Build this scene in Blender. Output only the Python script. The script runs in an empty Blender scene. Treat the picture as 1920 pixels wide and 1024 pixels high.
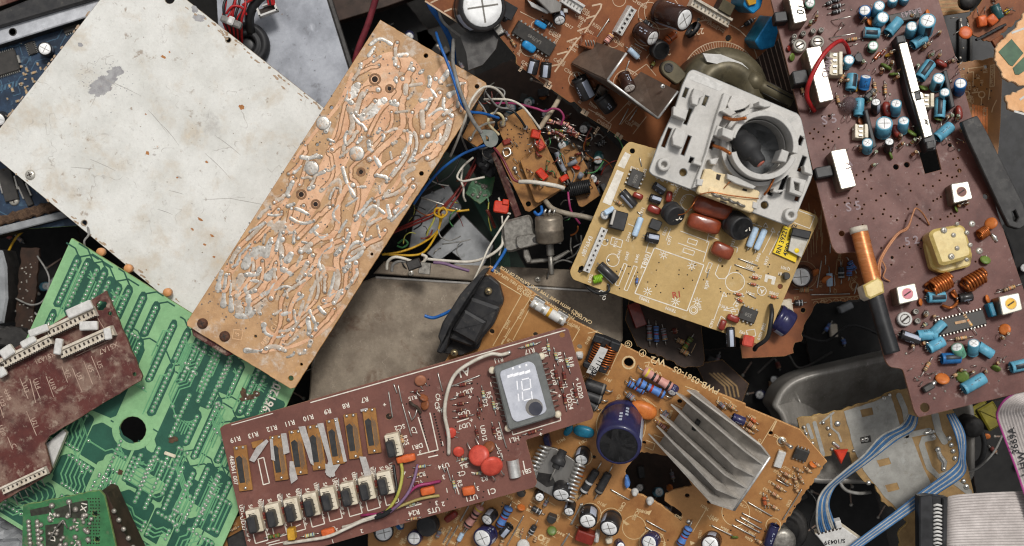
import bpy, math, random
from mathutils import Vector, Matrix
# ---------------------------------------------------------------- scale, camera, light
S = 1.0 / 3000.0          # one "mm-ish" drawing unit in metres
H = 2100.0                # camera height in drawing units
sc = bpy.context.scene
COL = sc.collection
rnd = random.Random(11)

cam = bpy.data.cameras.new("camera")
cam.sensor_width = 36.0
cam.lens = 36.0 * H / 1920.0
cam.clip_start = 0.01
cam.clip_end = 50.0
cam_o = bpy.data.objects.new("camera", cam)
COL.objects.link(cam_o)
cam_o.location = (0, 0, H * S)
cam.dof.use_dof = True
cam.dof.focus_distance = (H - 45) * S
cam.dof.aperture_fstop = 4.5
sc.camera = cam_o

SUN_EL, SUN_AZ = math.radians(62), math.radians(25)     # azimuth measured from +Y towards +X
w = bpy.data.worlds.new("World")
sc.world = w
w.use_nodes = True
nt = w.node_tree
sky = nt.nodes.new("ShaderNodeTexSky")
sky.sky_type = 'NISHITA'
sky.sun_disc = False
sky.sun_elevation = SUN_EL
sky.sun_rotation = SUN_AZ
sky.dust_density = 4.0
hs = nt.nodes.new("ShaderNodeHueSaturation")             # thin white overcast
hs.inputs['Saturation'].default_value = 0.10
nt.links.new(sky.outputs[0], hs.inputs['Color'])
nt.links.new(hs.outputs[0], nt.nodes['Background'].inputs[0])
nt.nodes['Background'].inputs[1].default_value = 0.105
sun = bpy.data.lights.new("sun", 'SUN')
sun.energy = 2.3
sun.angle = math.radians(11)
sun.color = (1.0, 0.965, 0.91)
sun_o = bpy.data.objects.new("sun", sun)
COL.objects.link(sun_o)
sd = Vector((math.sin(SUN_AZ) * math.cos(SUN_EL), math.cos(SUN_AZ) * math.cos(SUN_EL), math.sin(SUN_EL)))
sun_o.rotation_euler = sd.to_track_quat('Z', 'Y').to_euler()
sc.view_settings.view_transform = 'Standard'
sc.view_settings.look = 'None'
sc.view_settings.exposure = -0.18
sc.view_settings.gamma = 1.0
sc.view_settings.use_curve_mapping = False
sc.cycles.max_bounces = 6
sc.cycles.use_denoising = True
sc.cycles.filter_width = 1.15

# ---------------------------------------------------------------- materials
def srgb(r, g, b):
    f = lambda c: (c / 255 / 12.92) if c / 255 <= .04045 else ((c / 255 + .055) / 1.055) ** 2.4
    return (f(r), f(g), f(b))

MATS = {}
def mat(name, col, col2=None, rough=.5, metal=0.0, scale=50, stains=(), bump=0.0, bscale=4, jitter=0.0,
        alpha=None, trans=0.0, contrast=(.35, .65), rvar=.12, spec=.35, stretch=None, coat=0.0, grain=.16, hair=None):
    """col/col2: photo sRGB colours mixed by a noise of `scale` units; stains: (colour, lo, hi, scale[, strength[, detail]])."""
    if name in MATS: return MATS[name]
    m = bpy.data.materials.new(name); m.use_nodes = True; MATS[name] = m
    n = m.node_tree.nodes; l = m.node_tree.links
    p = n['Principled BSDF']
    tc = n.new('ShaderNodeTexCoord')
    mp = n.new('ShaderNodeMapping'); mp.vector_type = 'POINT'
    k = 1.0 / S
    st = stretch or (1, 1, 1)
    mp.inputs['Scale'].default_value = (k * st[0], k * st[1], k * st[2])
    l.new(tc.outputs['Object'], mp.inputs[0])
    def noise(scale, detail=4, off=0, rg=.6, dist=0):
        t = n.new('ShaderNodeTexNoise'); t.noise_dimensions = '4D'
        t.inputs['W'].default_value = off
        t.inputs['Scale'].default_value = 1.0 / scale
        t.inputs['Detail'].default_value = detail
        t.inputs['Roughness'].default_value = rg
        t.inputs['Distortion'].default_value = dist
        l.new(mp.outputs[0], t.inputs['Vector'])
        return t.outputs['Fac']
    def ramp(src, lo, hi):
        r = n.new('ShaderNodeMapRange'); r.interpolation_type = 'SMOOTHSTEP'
        r.inputs['From Min'].default_value = lo; r.inputs['From Max'].default_value = hi
        l.new(src, r.inputs['Value']); return r.outputs[0]
    def mix(fac, a, b, strength=1.0):
        x = n.new('ShaderNodeMix'); x.data_type = 'RGBA'
        if strength != 1.0:
            mm = n.new('ShaderNodeMath'); mm.operation = 'MULTIPLY'; mm.inputs[1].default_value = strength
            l.new(fac, mm.inputs[0]); fac = mm.outputs[0]
        l.new(fac, x.inputs[0])
        for v, i in ((a, 6), (b, 7)):
            if isinstance(v, tuple): x.inputs[i].default_value = (*v, 1)
            else: l.new(v, x.inputs[i])
        return x.outputs[2]
    c1 = srgb(*col); c2 = srgb(*col2) if col2 else tuple(c * .8 for c in c1)
    base_n = noise(scale, 6, len(name))
    cur = mix(ramp(base_n, *contrast), c1, c2)
    for i, stn in enumerate(stains):
        sc_, lo, hi, ss = stn[:4]
        strg = stn[4] if len(stn) > 4 else 1.0
        det = stn[5] if len(stn) > 5 else 7
        cur = mix(ramp(noise(ss, det, 3.1 * i + 7 + len(name), .68, .3), lo, hi), cur, srgb(*sc_), strg)
    if hair:                                             # fine scratches: thin bands where a stretched noise crosses its mean
        nn = noise(hair[2], 3, 41, .5, .6)
        sb = n.new('ShaderNodeMath'); sb.operation = 'SUBTRACT'; sb.inputs[1].default_value = .5; l.new(nn, sb.inputs[0])
        ab = n.new('ShaderNodeMath'); ab.operation = 'ABSOLUTE'; l.new(sb.outputs[0], ab.inputs[0])
        r1 = n.new('ShaderNodeMapRange'); r1.inputs['From Min'].default_value = hair[1]; r1.inputs['From Max'].default_value = 0; l.new(ab.outputs[0], r1.inputs['Value'])
        m2 = n.new('ShaderNodeMath'); m2.operation = 'MULTIPLY'; l.new(r1.outputs[0], m2.inputs[0]); l.new(ramp(noise(hair[2] * .6, 2, 55), .5, .62), m2.inputs[1])
        cur = mix(m2.outputs[0], cur, srgb(*hair[0]), hair[3])
    if grain:
        gr = n.new('ShaderNodeMapRange'); gr.inputs['To Min'].default_value = 1 - grain * 2.2; gr.inputs['To Max'].default_value = 1 + grain * 2.2
        l.new(noise(6.0, 6, 63, .8), gr.inputs['Value'])
        gh = n.new('ShaderNodeHueSaturation'); l.new(gr.outputs[0], gh.inputs['Value']); l.new(cur, gh.inputs['Color']); cur = gh.outputs[0]
    if jitter:
        oi = n.new('ShaderNodeObjectInfo')
        hv = n.new('ShaderNodeHueSaturation')
        r = n.new('ShaderNodeMapRange'); r.inputs['To Min'].default_value = 1 - jitter; r.inputs['To Max'].default_value = 1 + jitter
        l.new(oi.outputs['Random'], r.inputs['Value']); l.new(r.outputs[0], hv.inputs['Value'])
        l.new(cur, hv.inputs['Color']); cur = hv.outputs[0]
    l.new(cur, p.inputs['Base Color'])
    rr = n.new('ShaderNodeMapRange')
    rr.inputs['To Min'].default_value = max(.03, rough - rvar); rr.inputs['To Max'].default_value = min(1, rough + rvar)
    l.new(base_n, rr.inputs['Value']); l.new(rr.outputs[0], p.inputs['Roughness'])
    p.inputs['Metallic'].default_value = metal
    p.inputs['Specular IOR Level'].default_value = spec
    p.inputs['Transmission Weight'].default_value = trans
    p.inputs['Coat Weight'].default_value = coat
    if alpha is not None: p.inputs['Alpha'].default_value = alpha
    if bump:
        b = n.new('ShaderNodeBump'); b.inputs['Strength'].default_value = 1.0
        b.inputs['Distance'].default_value = bump * S
        l.new(noise(bscale, 5, 2), b.inputs['Height']); l.new(b.outputs[0], p.inputs['Normal'])
    return m

DUST = (150, 140, 128)
white_paint = mat('white_worn_paint', (216, 215, 210), (200, 199, 193), rough=.55, scale=90, bump=.35, bscale=5, grain=.09, hair=((150, 142, 134), .005, 90, .7), stains=[
    ((190, 178, 160), .48, .70, 70, .8, 10), ((206, 184, 150), .60, .72, 90, .6, 9), ((158, 154, 148), .58, .70, 11, .4, 9),
    ((140, 122, 104), .60, .68, 24, .75, 10), ((190, 138, 84), .665, .71, 34, .8, 10), ((176, 170, 163), .56, .66, 5, .3), ((150, 146, 142), .58, .68, 130, .5, 12)])
worn_edge = mat('worn_edge', (120, 104, 86), (160, 150, 136), rough=.6, scale=10)
bare_steel = mat('bare_grey_patch', (142, 140, 142), (165, 164, 164), rough=.5, metal=.2, scale=12, stains=[((165, 130, 100), .6, .7, 14, .7)])
grey_paint = mat('grey_sheet', (150, 153, 160), (122, 125, 132), rough=.45, metal=.25, scale=70, stains=[
    ((88, 88, 92), .56, .70, 40, .8), ((70, 70, 72), .62, .68, 8, .7), ((190, 193, 200), .58, .75, 60, .6)])
white_bar = mat('white_bar', (196, 198, 203), (170, 172, 177), rough=.5, scale=25, stains=[((90, 90, 92), .62, .7, 10, .7)])
black_plastic = mat('black_plastic', (34, 34, 35), (48, 48, 50), rough=.42, scale=20, stains=[((96, 92, 86), .58, .75, 22, .35)])
black_dusty = mat('black_dusty', (42, 42, 44), (56, 55, 55), rough=.5, scale=14, stains=[((112, 106, 98), .55, .72, 12, .45)])
black_rubber = mat('black_rubber', (30, 30, 32), (40, 40, 42), rough=.55, scale=15)
blue_pcb = mat('blue_pcb', (44, 62, 84), (32, 44, 60), rough=.45, scale=26, stains=[((78, 104, 122), .55, .68, 14, .7), ((26, 32, 42), .55, .7, 40, .8)])
blue_trace = mat('blue_trace', (74, 104, 124), (56, 82, 104), rough=.45, scale=10)
tan_pcb = mat('tan_pcb_dirty', (184, 146, 106), (164, 127, 90), rough=.55, scale=30, bump=.5, bscale=3, stains=[
    ((204, 162, 116), .5, .68, 55, .7), ((200, 188, 174), .50, .66, 30, .75, 10), ((120, 88, 60), .60, .72, 30, .7),
    ((212, 152, 62), .62, .74, 90, .75), ((100, 84, 70), .66, .71, 5, .8), ((214, 206, 196), .60, .70, 7, .5)])
tan_edge = mat('tan_edge', (176, 132, 74), (140, 100, 58), rough=.7, scale=6)
copper_old = mat('old_copper', (214, 172, 138), (196, 150, 116), rough=.55, metal=.1, scale=25, bump=.3, bscale=3, stains=[
    ((112, 100, 92), .60, .655, 6.5, .95), ((196, 178, 156), .55, .7, 30, .6), ((168, 118, 76), .56, .7, 40, .6)])
solder_old = mat('old_solder', (198, 194, 187), (160, 154, 146), rough=.36, metal=.4, scale=12, bump=.35, bscale=6, stains=[
    ((128, 120, 110), .53, .64, 9, .8), ((222, 219, 214), .55, .66, 16, .7), ((200, 156, 118), .57, .64, 22, .75)])
solder = mat('solder', (214, 212, 206), (180, 178, 172), rough=.28, metal=.85, scale=6)
solder_dirty = mat('solder_dirty', (176, 170, 160), (130, 124, 116), rough=.42, metal=.55, scale=6)
silver = mat('tinned_wire', (206, 202, 194), (170, 166, 158), rough=.3, metal=.8, scale=8)
silver_dark = mat('dull_wire', (150, 146, 138), (112, 108, 102), rough=.4, metal=.6, scale=8)
alu_top = mat('capacitor_top', (246, 246, 245), (226, 226, 225), rough=.4, metal=.1, scale=6, stains=[((150, 144, 136), .58, .7, 7, .5)])  # near-white base holds the sky reflection of the aluminium
alu = mat('aluminium', (176, 172, 166), (150, 146, 140), rough=.36, metal=.75, scale=30, stains=[((110, 104, 96), .58, .7, 18, .5)], stretch=(1, .15, 1))
alu_rim = mat('aluminium_rim', (226, 225, 222), (196, 194, 190), rough=.35, metal=.6, scale=12)
dark_alu = mat('tarnished_sheet', (128, 112, 100), (104, 90, 80), rough=.42, metal=.55, scale=40, stains=[((160, 148, 138), .58, .72, 30, .5)])  # dark brownish sheet metal, also used for side faces
rust = mat('rust', (92, 62, 46), (66, 42, 32), rough=.8, scale=5, bump=1, bscale=3)
rusty_box = mat('rusty_sheet', (140, 128, 112), (118, 106, 92), rough=.6, metal=.1, scale=45, bump=.4, bscale=4, grain=.22, hair=((176, 164, 148), .004, 40, .8), stains=[
    ((146, 134, 118), .52, .70, 26, .6), ((92, 68, 52), .54, .66, 60, .75, 10), ((168, 156, 140), .60, .70, 8, .5), ((112, 74, 48), .66, .74, 60, .6)])
steel_tray_m = mat('tray_steel', (150, 146, 140), (126, 122, 116), rough=.4, metal=.22, scale=34, stains=[((70, 66, 60), .56, .72, 40, .7), ((190, 187, 180), .58, .68, 5, .5)], stretch=(1, .2, 1), hair=((200, 198, 190), .006, 12, .6))
green_lt = mat('green_mask_on_copper', (138, 182, 133), (124, 168, 121), rough=.45, scale=60, stains=[((150, 190, 140), .55, .7, 30, .5), ((120, 140, 96), .64, .74, 34, .55)])
green_dk = mat('green_mask_on_board', (44, 90, 73), (37, 78, 63), rough=.45, scale=50, stains=[((60, 112, 86), .6, .72, 24, .5)])
green_trace = mat('green_trace', (106, 162, 118), (92, 146, 106), rough=.45, scale=30)
green_edge = mat('green_edge', (126, 150, 92), (96, 118, 70), rough=.6, scale=8)
dirty_green = mat('dirty_green', (62, 120, 76), (50, 98, 62), rough=.5, scale=24, stains=[((112, 110, 88), .52, .68, 22, .7), ((60, 52, 40), .62, .72, 14, .6)])
maroon = mat('maroon_pcb', (88, 42, 36), (70, 30, 27), rough=.6, scale=40, bump=.4, bscale=4, hair=((150, 130, 116), .006, 24, .6), stains=[
    ((134, 110, 96), .44, .62, 60, .8, 10), ((156, 138, 122), .53, .66, 18, .75, 9), ((54, 26, 24), .58, .7, 40, .6), ((170, 150, 128), .66, .72, 5, .7)])
maroon_edge = mat('maroon_edge', (108, 78, 62), (82, 52, 42), rough=.7, scale=5)
cream = mat('cream_plastic', (222, 212, 192), (204, 192, 168), rough=.5, scale=16, stains=[((140, 122, 100), .58, .7, 9, .6)])
cream_dirty = mat('dirty_cream', (206, 198, 184), (184, 172, 154), rough=.6, scale=14, stains=[((124, 106, 88), .54, .7, 12, .7)])
slot_dark = mat('dark_slot', (44, 36, 32), (60, 50, 44), rough=.7, scale=5)
disp_pcb = mat('brown_pcb', (118, 77, 67), (104, 66, 58), rough=.45, scale=70, bump=.15, bscale=3, stains=[((138, 100, 92), .55, .72, 90, .5), ((90, 54, 48), .54, .68, 46, .6, 9), ((156, 128, 118), .58, .72, 20, .45, 10)])
brown_edge = mat('brown_edge', (152, 112, 90), (120, 84, 68), rough=.7, scale=5)
right_pcb = mat('redbrown_pcb', (104, 62, 54), (84, 46, 40), rough=.48, scale=60, bump=.2, bscale=3, spec=.3, stains=[((126, 94, 87), .52, .70, 80, .6, 9), ((72, 40, 36), .54, .68, 60, .7, 9), ((160, 142, 136), .58, .70, 22, .55, 10), ((166, 150, 144), .62, .70, 8, .5)])
orange_pcb = mat('orange_pcb', (176, 128, 78), (154, 106, 62), rough=.45, scale=80, stains=[((200, 146, 84), .52, .72, 120, .6), ((124, 76, 42), .54, .70, 80, .7, 9), ((110, 70, 40), .66, .72, 10, .4)])
orange_edge = mat('orange_edge', (212, 166, 112), (180, 130, 82), rough=.7, scale=5)
top_pcb = mat('brown_orange_pcb', (142, 88, 54), (120, 70, 42), rough=.5, scale=80, stains=[((172, 114, 70), .54, .72, 100, .6), ((104, 58, 36), .56, .72, 80, .6)])
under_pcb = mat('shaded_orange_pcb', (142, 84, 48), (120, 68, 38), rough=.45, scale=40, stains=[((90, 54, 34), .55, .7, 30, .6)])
yellow_pcb = mat('yellow_tan_pcb', (184, 154, 100), (168, 138, 84), rough=.48, scale=90, stains=[((206, 174, 110), .55, .74, 110, .6), ((146, 114, 68), .56, .70, 60, .6, 10), ((206, 190, 156), .56, .70, 26, .45, 10), ((120, 92, 58), .64, .70, 9, .5)])
yellow_edge = mat('yellow_edge', (206, 174, 110), (160, 126, 74), rough=.7, scale=5)
mid_pcb = mat('amber_pcb', (160, 114, 62), (132, 90, 48), rough=.42, scale=26, stains=[((100, 66, 36), .55, .7, 20, .7), ((186, 140, 84), .6, .72, 14, .5)])
silk = mat('white_print', (226, 220, 208), (206, 198, 184), rough=.6, scale=12, stains=[((150, 120, 100), .62, .74, 8, .6)])
silk_dim = mat('faded_print', (190, 158, 118), (174, 140, 102), rough=.6, scale=12)
silk_grey = mat('worn_print', (176, 152, 136), (150, 124, 110), rough=.6, scale=12)
ink_black = mat('black_ink', (28, 28, 30), (40, 40, 42), rough=.6)
hole_dark = mat('pin_hole', (30, 20, 16), (40, 28, 22), rough=.8)  # dark colour of the flat discs that imitate shaded holes
chip_m = mat('chip_plastic', (52, 50, 48), (62, 59, 56), rough=.5, scale=12, jitter=.15, stains=[((100, 92, 84), .6, .75, 14, .35)])
grey_print = mat('grey_print', (120, 116, 110), rough=.6)
sl_black = mat('sleeve_black', (34, 33, 34), (46, 44, 44), rough=.32, scale=14, jitter=.2, coat=.15, stains=[((96, 90, 84), .58, .72, 12, .4)])
sl_brown = mat('sleeve_brown', (58, 38, 32), (46, 30, 26), rough=.28, scale=14, coat=.2)
sl_blue = mat('sleeve_sky_blue', (100, 166, 190), (84, 148, 174), rough=.42, scale=10, jitter=.12, stains=[((60, 96, 110), .58, .70, 8, .5), ((150, 166, 170), .56, .7, 12, .5)])
sl_deep = mat('sleeve_blue', (44, 112, 172), (36, 94, 150), rough=.36, scale=10, jitter=.1)
sl_navy = mat('sleeve_navy', (44, 44, 84), (36, 36, 68), rough=.32, scale=14, jitter=.15, coat=.2, stains=[((92, 86, 92), .56, .7, 16, .5)])
sl_green = mat('sleeve_pale_green', (110, 168, 140), (96, 150, 126), rough=.4, scale=10)
sl_teal = mat('sleeve_teal', (40, 82, 84), (34, 68, 72), rough=.36, scale=10)
sl_silver = mat('sleeve_silver', (176, 178, 180), (150, 152, 154), rough=.36, metal=.5, scale=10)
stripe_lt = mat('stripe_pale', (176, 182, 196), (156, 164, 180), rough=.4)
stripe_dk = mat('stripe_dark', (28, 36, 44), (40, 48, 56), rough=.4)
r_tan = mat('resistor_tan', (188, 160, 124), (170, 140, 104), rough=.5, scale=5, jitter=.15)
r_pale = mat('resistor_pale_green', (176, 186, 158), (156, 166, 140), rough=.5, scale=5, jitter=.1)
r_blue = mat('resistor_blue', (88, 132, 196), (74, 114, 178), rough=.5, scale=6, jitter=.1)
r_light = mat('resistor_light_blue', (186, 208, 228), (168, 190, 212), rough=.5, scale=6, jitter=.06)
r_pink = mat('resistor_pink', (206, 152, 142), (190, 134, 124), rough=.55, scale=6, jitter=.06)
r_grey = mat('resistor_grey', (130, 134, 142), (112, 116, 124), rough=.55, scale=6, jitter=.1)
d_black = mat('diode_black', (42, 42, 43), (54, 54, 55), rough=.4, scale=6)
d_glass = mat('diode_glass', (178, 92, 48), (150, 70, 36), rough=.2, scale=5, jitter=.12, coat=.5)
d_red = mat('diode_dark_red', (112, 52, 42), (92, 40, 34), rough=.3, scale=5, jitter=.15)
b_brown = mat('band_brown', (84, 44, 28)); b_red = mat('band_red', (156, 44, 34)); b_orange = mat('band_orange', (206, 104, 40))
b_gold = mat('band_gold', (170, 126, 56), rough=.35, metal=.4); b_yellow = mat('band_yellow', (214, 186, 60)); b_green = mat('band_green', (70, 120, 80))
b_black = mat('band_black', (36, 34, 34)); b_blue = mat('band_blue', (60, 90, 150)); b_white = mat('band_white', (200, 200, 200))
f_brown = mat('film_chocolate', (134, 62, 36), (116, 50, 28), rough=.3, scale=14, jitter=.08, coat=.3)
f_red = mat('film_dark_red', (132, 46, 34), (112, 36, 28), rough=.32, scale=10, jitter=.12, coat=.2)
c_red = mat('disc_red', (198, 78, 62), (178, 64, 50), rough=.42, scale=10, jitter=.06, stains=[((160, 60, 48), .6, .72, 8, .5)])
c_orange = mat('disc_orange', (202, 118, 56), (186, 100, 44), rough=.42, scale=10, jitter=.08, stains=[((150, 84, 48), .6, .72, 8, .5)])
c_brown = mat('disc_brown', (140, 84, 52), (118, 68, 42), rough=.42, scale=8, jitter=.1)
c_green = mat('disc_olive', (104, 124, 56), (84, 104, 46), rough=.4, scale=8, jitter=.1)
c_blue = mat('film_blue', (44, 140, 196), (34, 120, 176), rough=.32, scale=10, jitter=.06)
c_teal = mat('disc_teal', (34, 122, 150), (28, 104, 132), rough=.35, scale=10)
t_orange = mat('body_orange', (206, 102, 52), (188, 86, 42), rough=.45, scale=8, jitter=.06)
t_yellow = mat('body_yellow', (206, 158, 52), (186, 138, 44), rough=.45, scale=8)
copper_wire = mat('copper_winding', (188, 112, 58), (150, 82, 40), rough=.3, metal=.6, scale=5, jitter=.1)
can_metal = mat('can_metal', (194, 190, 180), (170, 164, 152), rough=.34, metal=.55, scale=24, stains=[((150, 138, 122), .6, .72, 16, .4)])
can_side = mat('can_side', (150, 138, 122), (120, 106, 92), rough=.4, metal=.6, scale=14)
grey_plastic = mat('grey_plastic', (196, 193, 188), (180, 177, 172), rough=.5, scale=60, stains=[((150, 150, 148), .56, .72, 40, .55), ((120, 118, 114), .64, .72, 10, .5), ((205, 206, 205), .58, .74, 70, .5)])
grey_shell = mat('grey_shell', (146, 148, 150), (124, 126, 128), rough=.5, scale=34, stains=[((88, 88, 86), .56, .72, 20, .6)])
olive_metal = mat('olive_metal', (98, 90, 70), (76, 70, 54), rough=.45, metal=.3, scale=30, stains=[((140, 134, 110), .56, .72, 24, .5), ((54, 48, 38), .54, .68, 26, .7, 9)])
label_white = mat('paper_label', (206, 204, 200), (188, 186, 182), rough=.6, scale=10)
label_yellow = mat('yellow_label', (236, 206, 38), (224, 190, 30), rough=.5, scale=12)
amber_block = mat('yellow_translucent_plastic', (206, 184, 116), (190, 164, 94), rough=.3, scale=14, coat=.3)
pink_core = mat('pink_core', (206, 128, 140), (184, 104, 118), rough=.45)
yellow_core = mat('yellow_core', (226, 178, 44), (206, 156, 36), rough=.45)
brown_core = mat('brown_core', (112, 66, 58), (90, 50, 44), rough=.5)
tape = mat('clear_tape', (206, 202, 198), (186, 182, 178), rough=.25, alpha=.62, scale=8)
glass_disp = mat('display_glass', (192, 194, 202), (172, 175, 185), rough=.12, scale=30, coat=.6, stains=[((196, 198, 206), .5, .7, 24, .6)])
disp_frame = mat('display_frame', (112, 114, 112), (98, 100, 98), rough=.4, scale=20)
digit_m = mat('display_segment', (250, 250, 250), (240, 240, 244), rough=.5)
w_white = mat('wire_white', (206, 200, 188), (184, 176, 162), rough=.45, scale=12)
w_grey = mat('wire_grey', (136, 134, 130), (112, 110, 106), rough=.45, scale=12)
w_blue = mat('wire_blue', (34, 98, 170), (28, 80, 144), rough=.38, scale=14)
w_red = mat('wire_red', (176, 36, 38), (150, 28, 30), rough=.4, scale=14)
w_dred = mat('wire_dark_red', (122, 38, 32), (98, 30, 26), rough=.42, scale=14)
w_maroon = mat('wire_maroon', (116, 44, 52), (94, 34, 42), rough=.42, scale=14)
w_yellow = mat('wire_yellow', (206, 162, 40), (180, 138, 32), rough=.4, scale=14)
w_ygreen = mat('wire_yellow_green', (178, 172, 84), (150, 148, 66), rough=.42, scale=14)
w_purple = mat('wire_purple', (126, 98, 128), (106, 82, 108), rough=.42, scale=14)
w_pink = mat('wire_magenta', (150, 52, 96), (128, 42, 80), rough=.42, scale=14)
w_black = mat('wire_black', (28, 28, 29), (38, 38, 39), rough=.4, scale=14)
w_green = mat('wire_green', (66, 120, 72), (52, 98, 58), rough=.42, scale=14)
rib_blue = mat('ribbon_blue', (64, 106, 148), (50, 88, 128), rough=.45, scale=20, stains=[((120, 124, 126), .55, .7, 26, .5)])
rib_white = mat('ribbon_white', (166, 164, 158), (140, 138, 132), rough=.45, scale=20, stains=[((110, 102, 92), .56, .7, 26, .5)])
rib_grey = mat('ribbon_grey', (192, 184, 180), (170, 162, 158), rough=.45, scale=30, stains=[((140, 128, 120), .56, .72, 24, .5)])
scrap_black = mat('scrap_black', (20, 19, 18), (12, 11, 11), rough=.7, scale=20)  # near-black tone puts the shade of the deep gaps into the colour
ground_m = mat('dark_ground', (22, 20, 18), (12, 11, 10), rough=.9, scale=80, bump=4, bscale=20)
dark_metal = mat('dark_metal', (66, 64, 62), (48, 46, 45), rough=.5, metal=.4, scale=20, stains=[((100, 94, 88), .58, .72, 16, .5)])
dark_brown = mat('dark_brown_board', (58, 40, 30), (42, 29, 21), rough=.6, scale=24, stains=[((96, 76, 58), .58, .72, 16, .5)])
tin_board = mat('tinned_copper', (164, 162, 156), (142, 140, 134), rough=.42, metal=.4, scale=30, stains=[((176, 176, 172), .54, .7, 30, .6), ((120, 108, 84), .58, .7, 26, .6)])
tin_tan = mat('tan_solder_side', (158, 128, 84), (132, 104, 66), rough=.5, scale=24, stains=[((100, 78, 52), .56, .72, 20, .6), ((190, 164, 112), .6, .72, 30, .6)])
red_m = mat('red_plastic', (206, 62, 36), (180, 48, 28), rough=.4, scale=10)
foam = mat('brown_fluff', (98, 76, 58), (72, 54, 42), rough=.95, scale=6, bump=3, bscale=3)
bulb = mat('clear_bulb', (110, 92, 96), (96, 80, 84), rough=.12, alpha=.6, coat=.6)

# ---------------------------------------------------------------- geometry helpers
def P(px, py, z=0.0):
    """photo pixel + height -> drawing-unit point"""
    f = (H - z) / H
    return Vector(((px - 960) * f, (512 - py) * f, z))

def smooth_path(pts, sub=6):
    pts = [Vector(p) for p in pts]
    if len(pts) < 3: return pts
    out = []
    for i in range(len(pts) - 1):
        p0 = pts[max(i - 1, 0)]; p1 = pts[i]; p2 = pts[i + 1]; p3 = pts[min(i + 2, len(pts) - 1)]
        for j in range(sub):
            t = j / sub
            out.append(.5 * ((2 * p1) + (p2 - p0) * t + (2 * p0 - 5 * p1 + 4 * p2 - p3) * t * t + (3 * p1 - p0 - 3 * p2 + p3) * t ** 3))
    out.append(pts[-1])
    return out

def area2(pts):
    return sum(pts[i][0] * pts[(i + 1) % len(pts)][1] - pts[(i + 1) % len(pts)][0] * pts[i][1] for i in range(len(pts)))

def inset(pts, d):
    n = len(pts); out = []
    for i in range(n):
        a = Vector(pts[i - 1][:2]); b = Vector(pts[i][:2]); c = Vector(pts[(i + 1) % n][:2])
        e1 = (b - a); e2 = (c - b)
        if e1.length < 1e-6 or e2.length < 1e-6: out.append((b.x, b.y)); continue
        e1.normalize(); e2.normalize()
        n1 = Vector((-e1.y, e1.x)); n2 = Vector((-e2.y, e2.x))
        m = n1 + n2
        q = m.dot(n1)
        m = m / q if abs(q) > .25 else n1
        out.append((b.x + m.x * d, b.y + m.y * d))
    return out

def round_poly(pts, r, k=3):
    """rounds the corners of a polygon"""
    n = len(pts); out = []
    for i in range(n):
        a = Vector(pts[i - 1][:2]); b = Vector(pts[i][:2]); c = Vector(pts[(i + 1) % n][:2])
        u = a - b; v = c - b
        rr = min(r, u.length * .45, v.length * .45)
        p = b + u.normalized() * rr; q = b + v.normalized() * rr
        for j in range(k + 1):
            t = j / k
            out.append(tuple((1 - t) ** 2 * p + 2 * t * (1 - t) * b + t * t * q))
    return out

def jag(pts, idx, amp=4, step=9, seed=1):
    """roughens the edges whose start index is in idx (None = all)"""
    r = random.Random(seed); out = []
    n = len(pts)
    for i in range(n):
        a = Vector(pts[i][:2]); b = Vector(pts[(i + 1) % n][:2])
        out.append(tuple(a))
        if idx is None or i in idx:
            d = b - a; m = max(1, int(d.length / step)); nn = Vector((-d.y, d.x)).normalized()
            for j in range(1, m):
                q = a + d * ((j + r.uniform(-.3, .3)) / m) + nn * r.uniform(-amp, amp)
                out.append(tuple(q))
    return out

def circle(x, y, r, n=12, a0=0):
    return [(x + r * math.cos(a0 + 2 * math.pi * i / n), y + r * math.sin(a0 + 2 * math.pi * i / n)) for i in range(n)]

TEXT = {}
def curve_mesh(cu):
    ob = bpy.data.objects.new("tmp_outline", cu)
    COL.objects.link(ob)
    dg = bpy.context.evaluated_depsgraph_get(); dg.update()
    me = bpy.data.meshes.new_from_object(ob.evaluated_get(dg))
    vs = [tuple(v.co) for v in me.vertices]; fs = [tuple(p.vertices) for p in me.polygons]
    nz = [p.normal.z for p in me.polygons]
    bpy.data.objects.remove(ob); bpy.data.curves.remove(cu); bpy.data.meshes.remove(me)
    return vs, fs, nz

def text_mesh(s):
    if s not in TEXT:
        cu = bpy.data.curves.new("tmp_text", 'FONT')
        cu.body = s; cu.size = 1.0; cu.align_x = 'CENTER'; cu.align_y = 'CENTER'; cu.resolution_u = 2; cu.offset = .018
        TEXT[s] = curve_mesh(cu)[:2]
    return TEXT[s]

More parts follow.
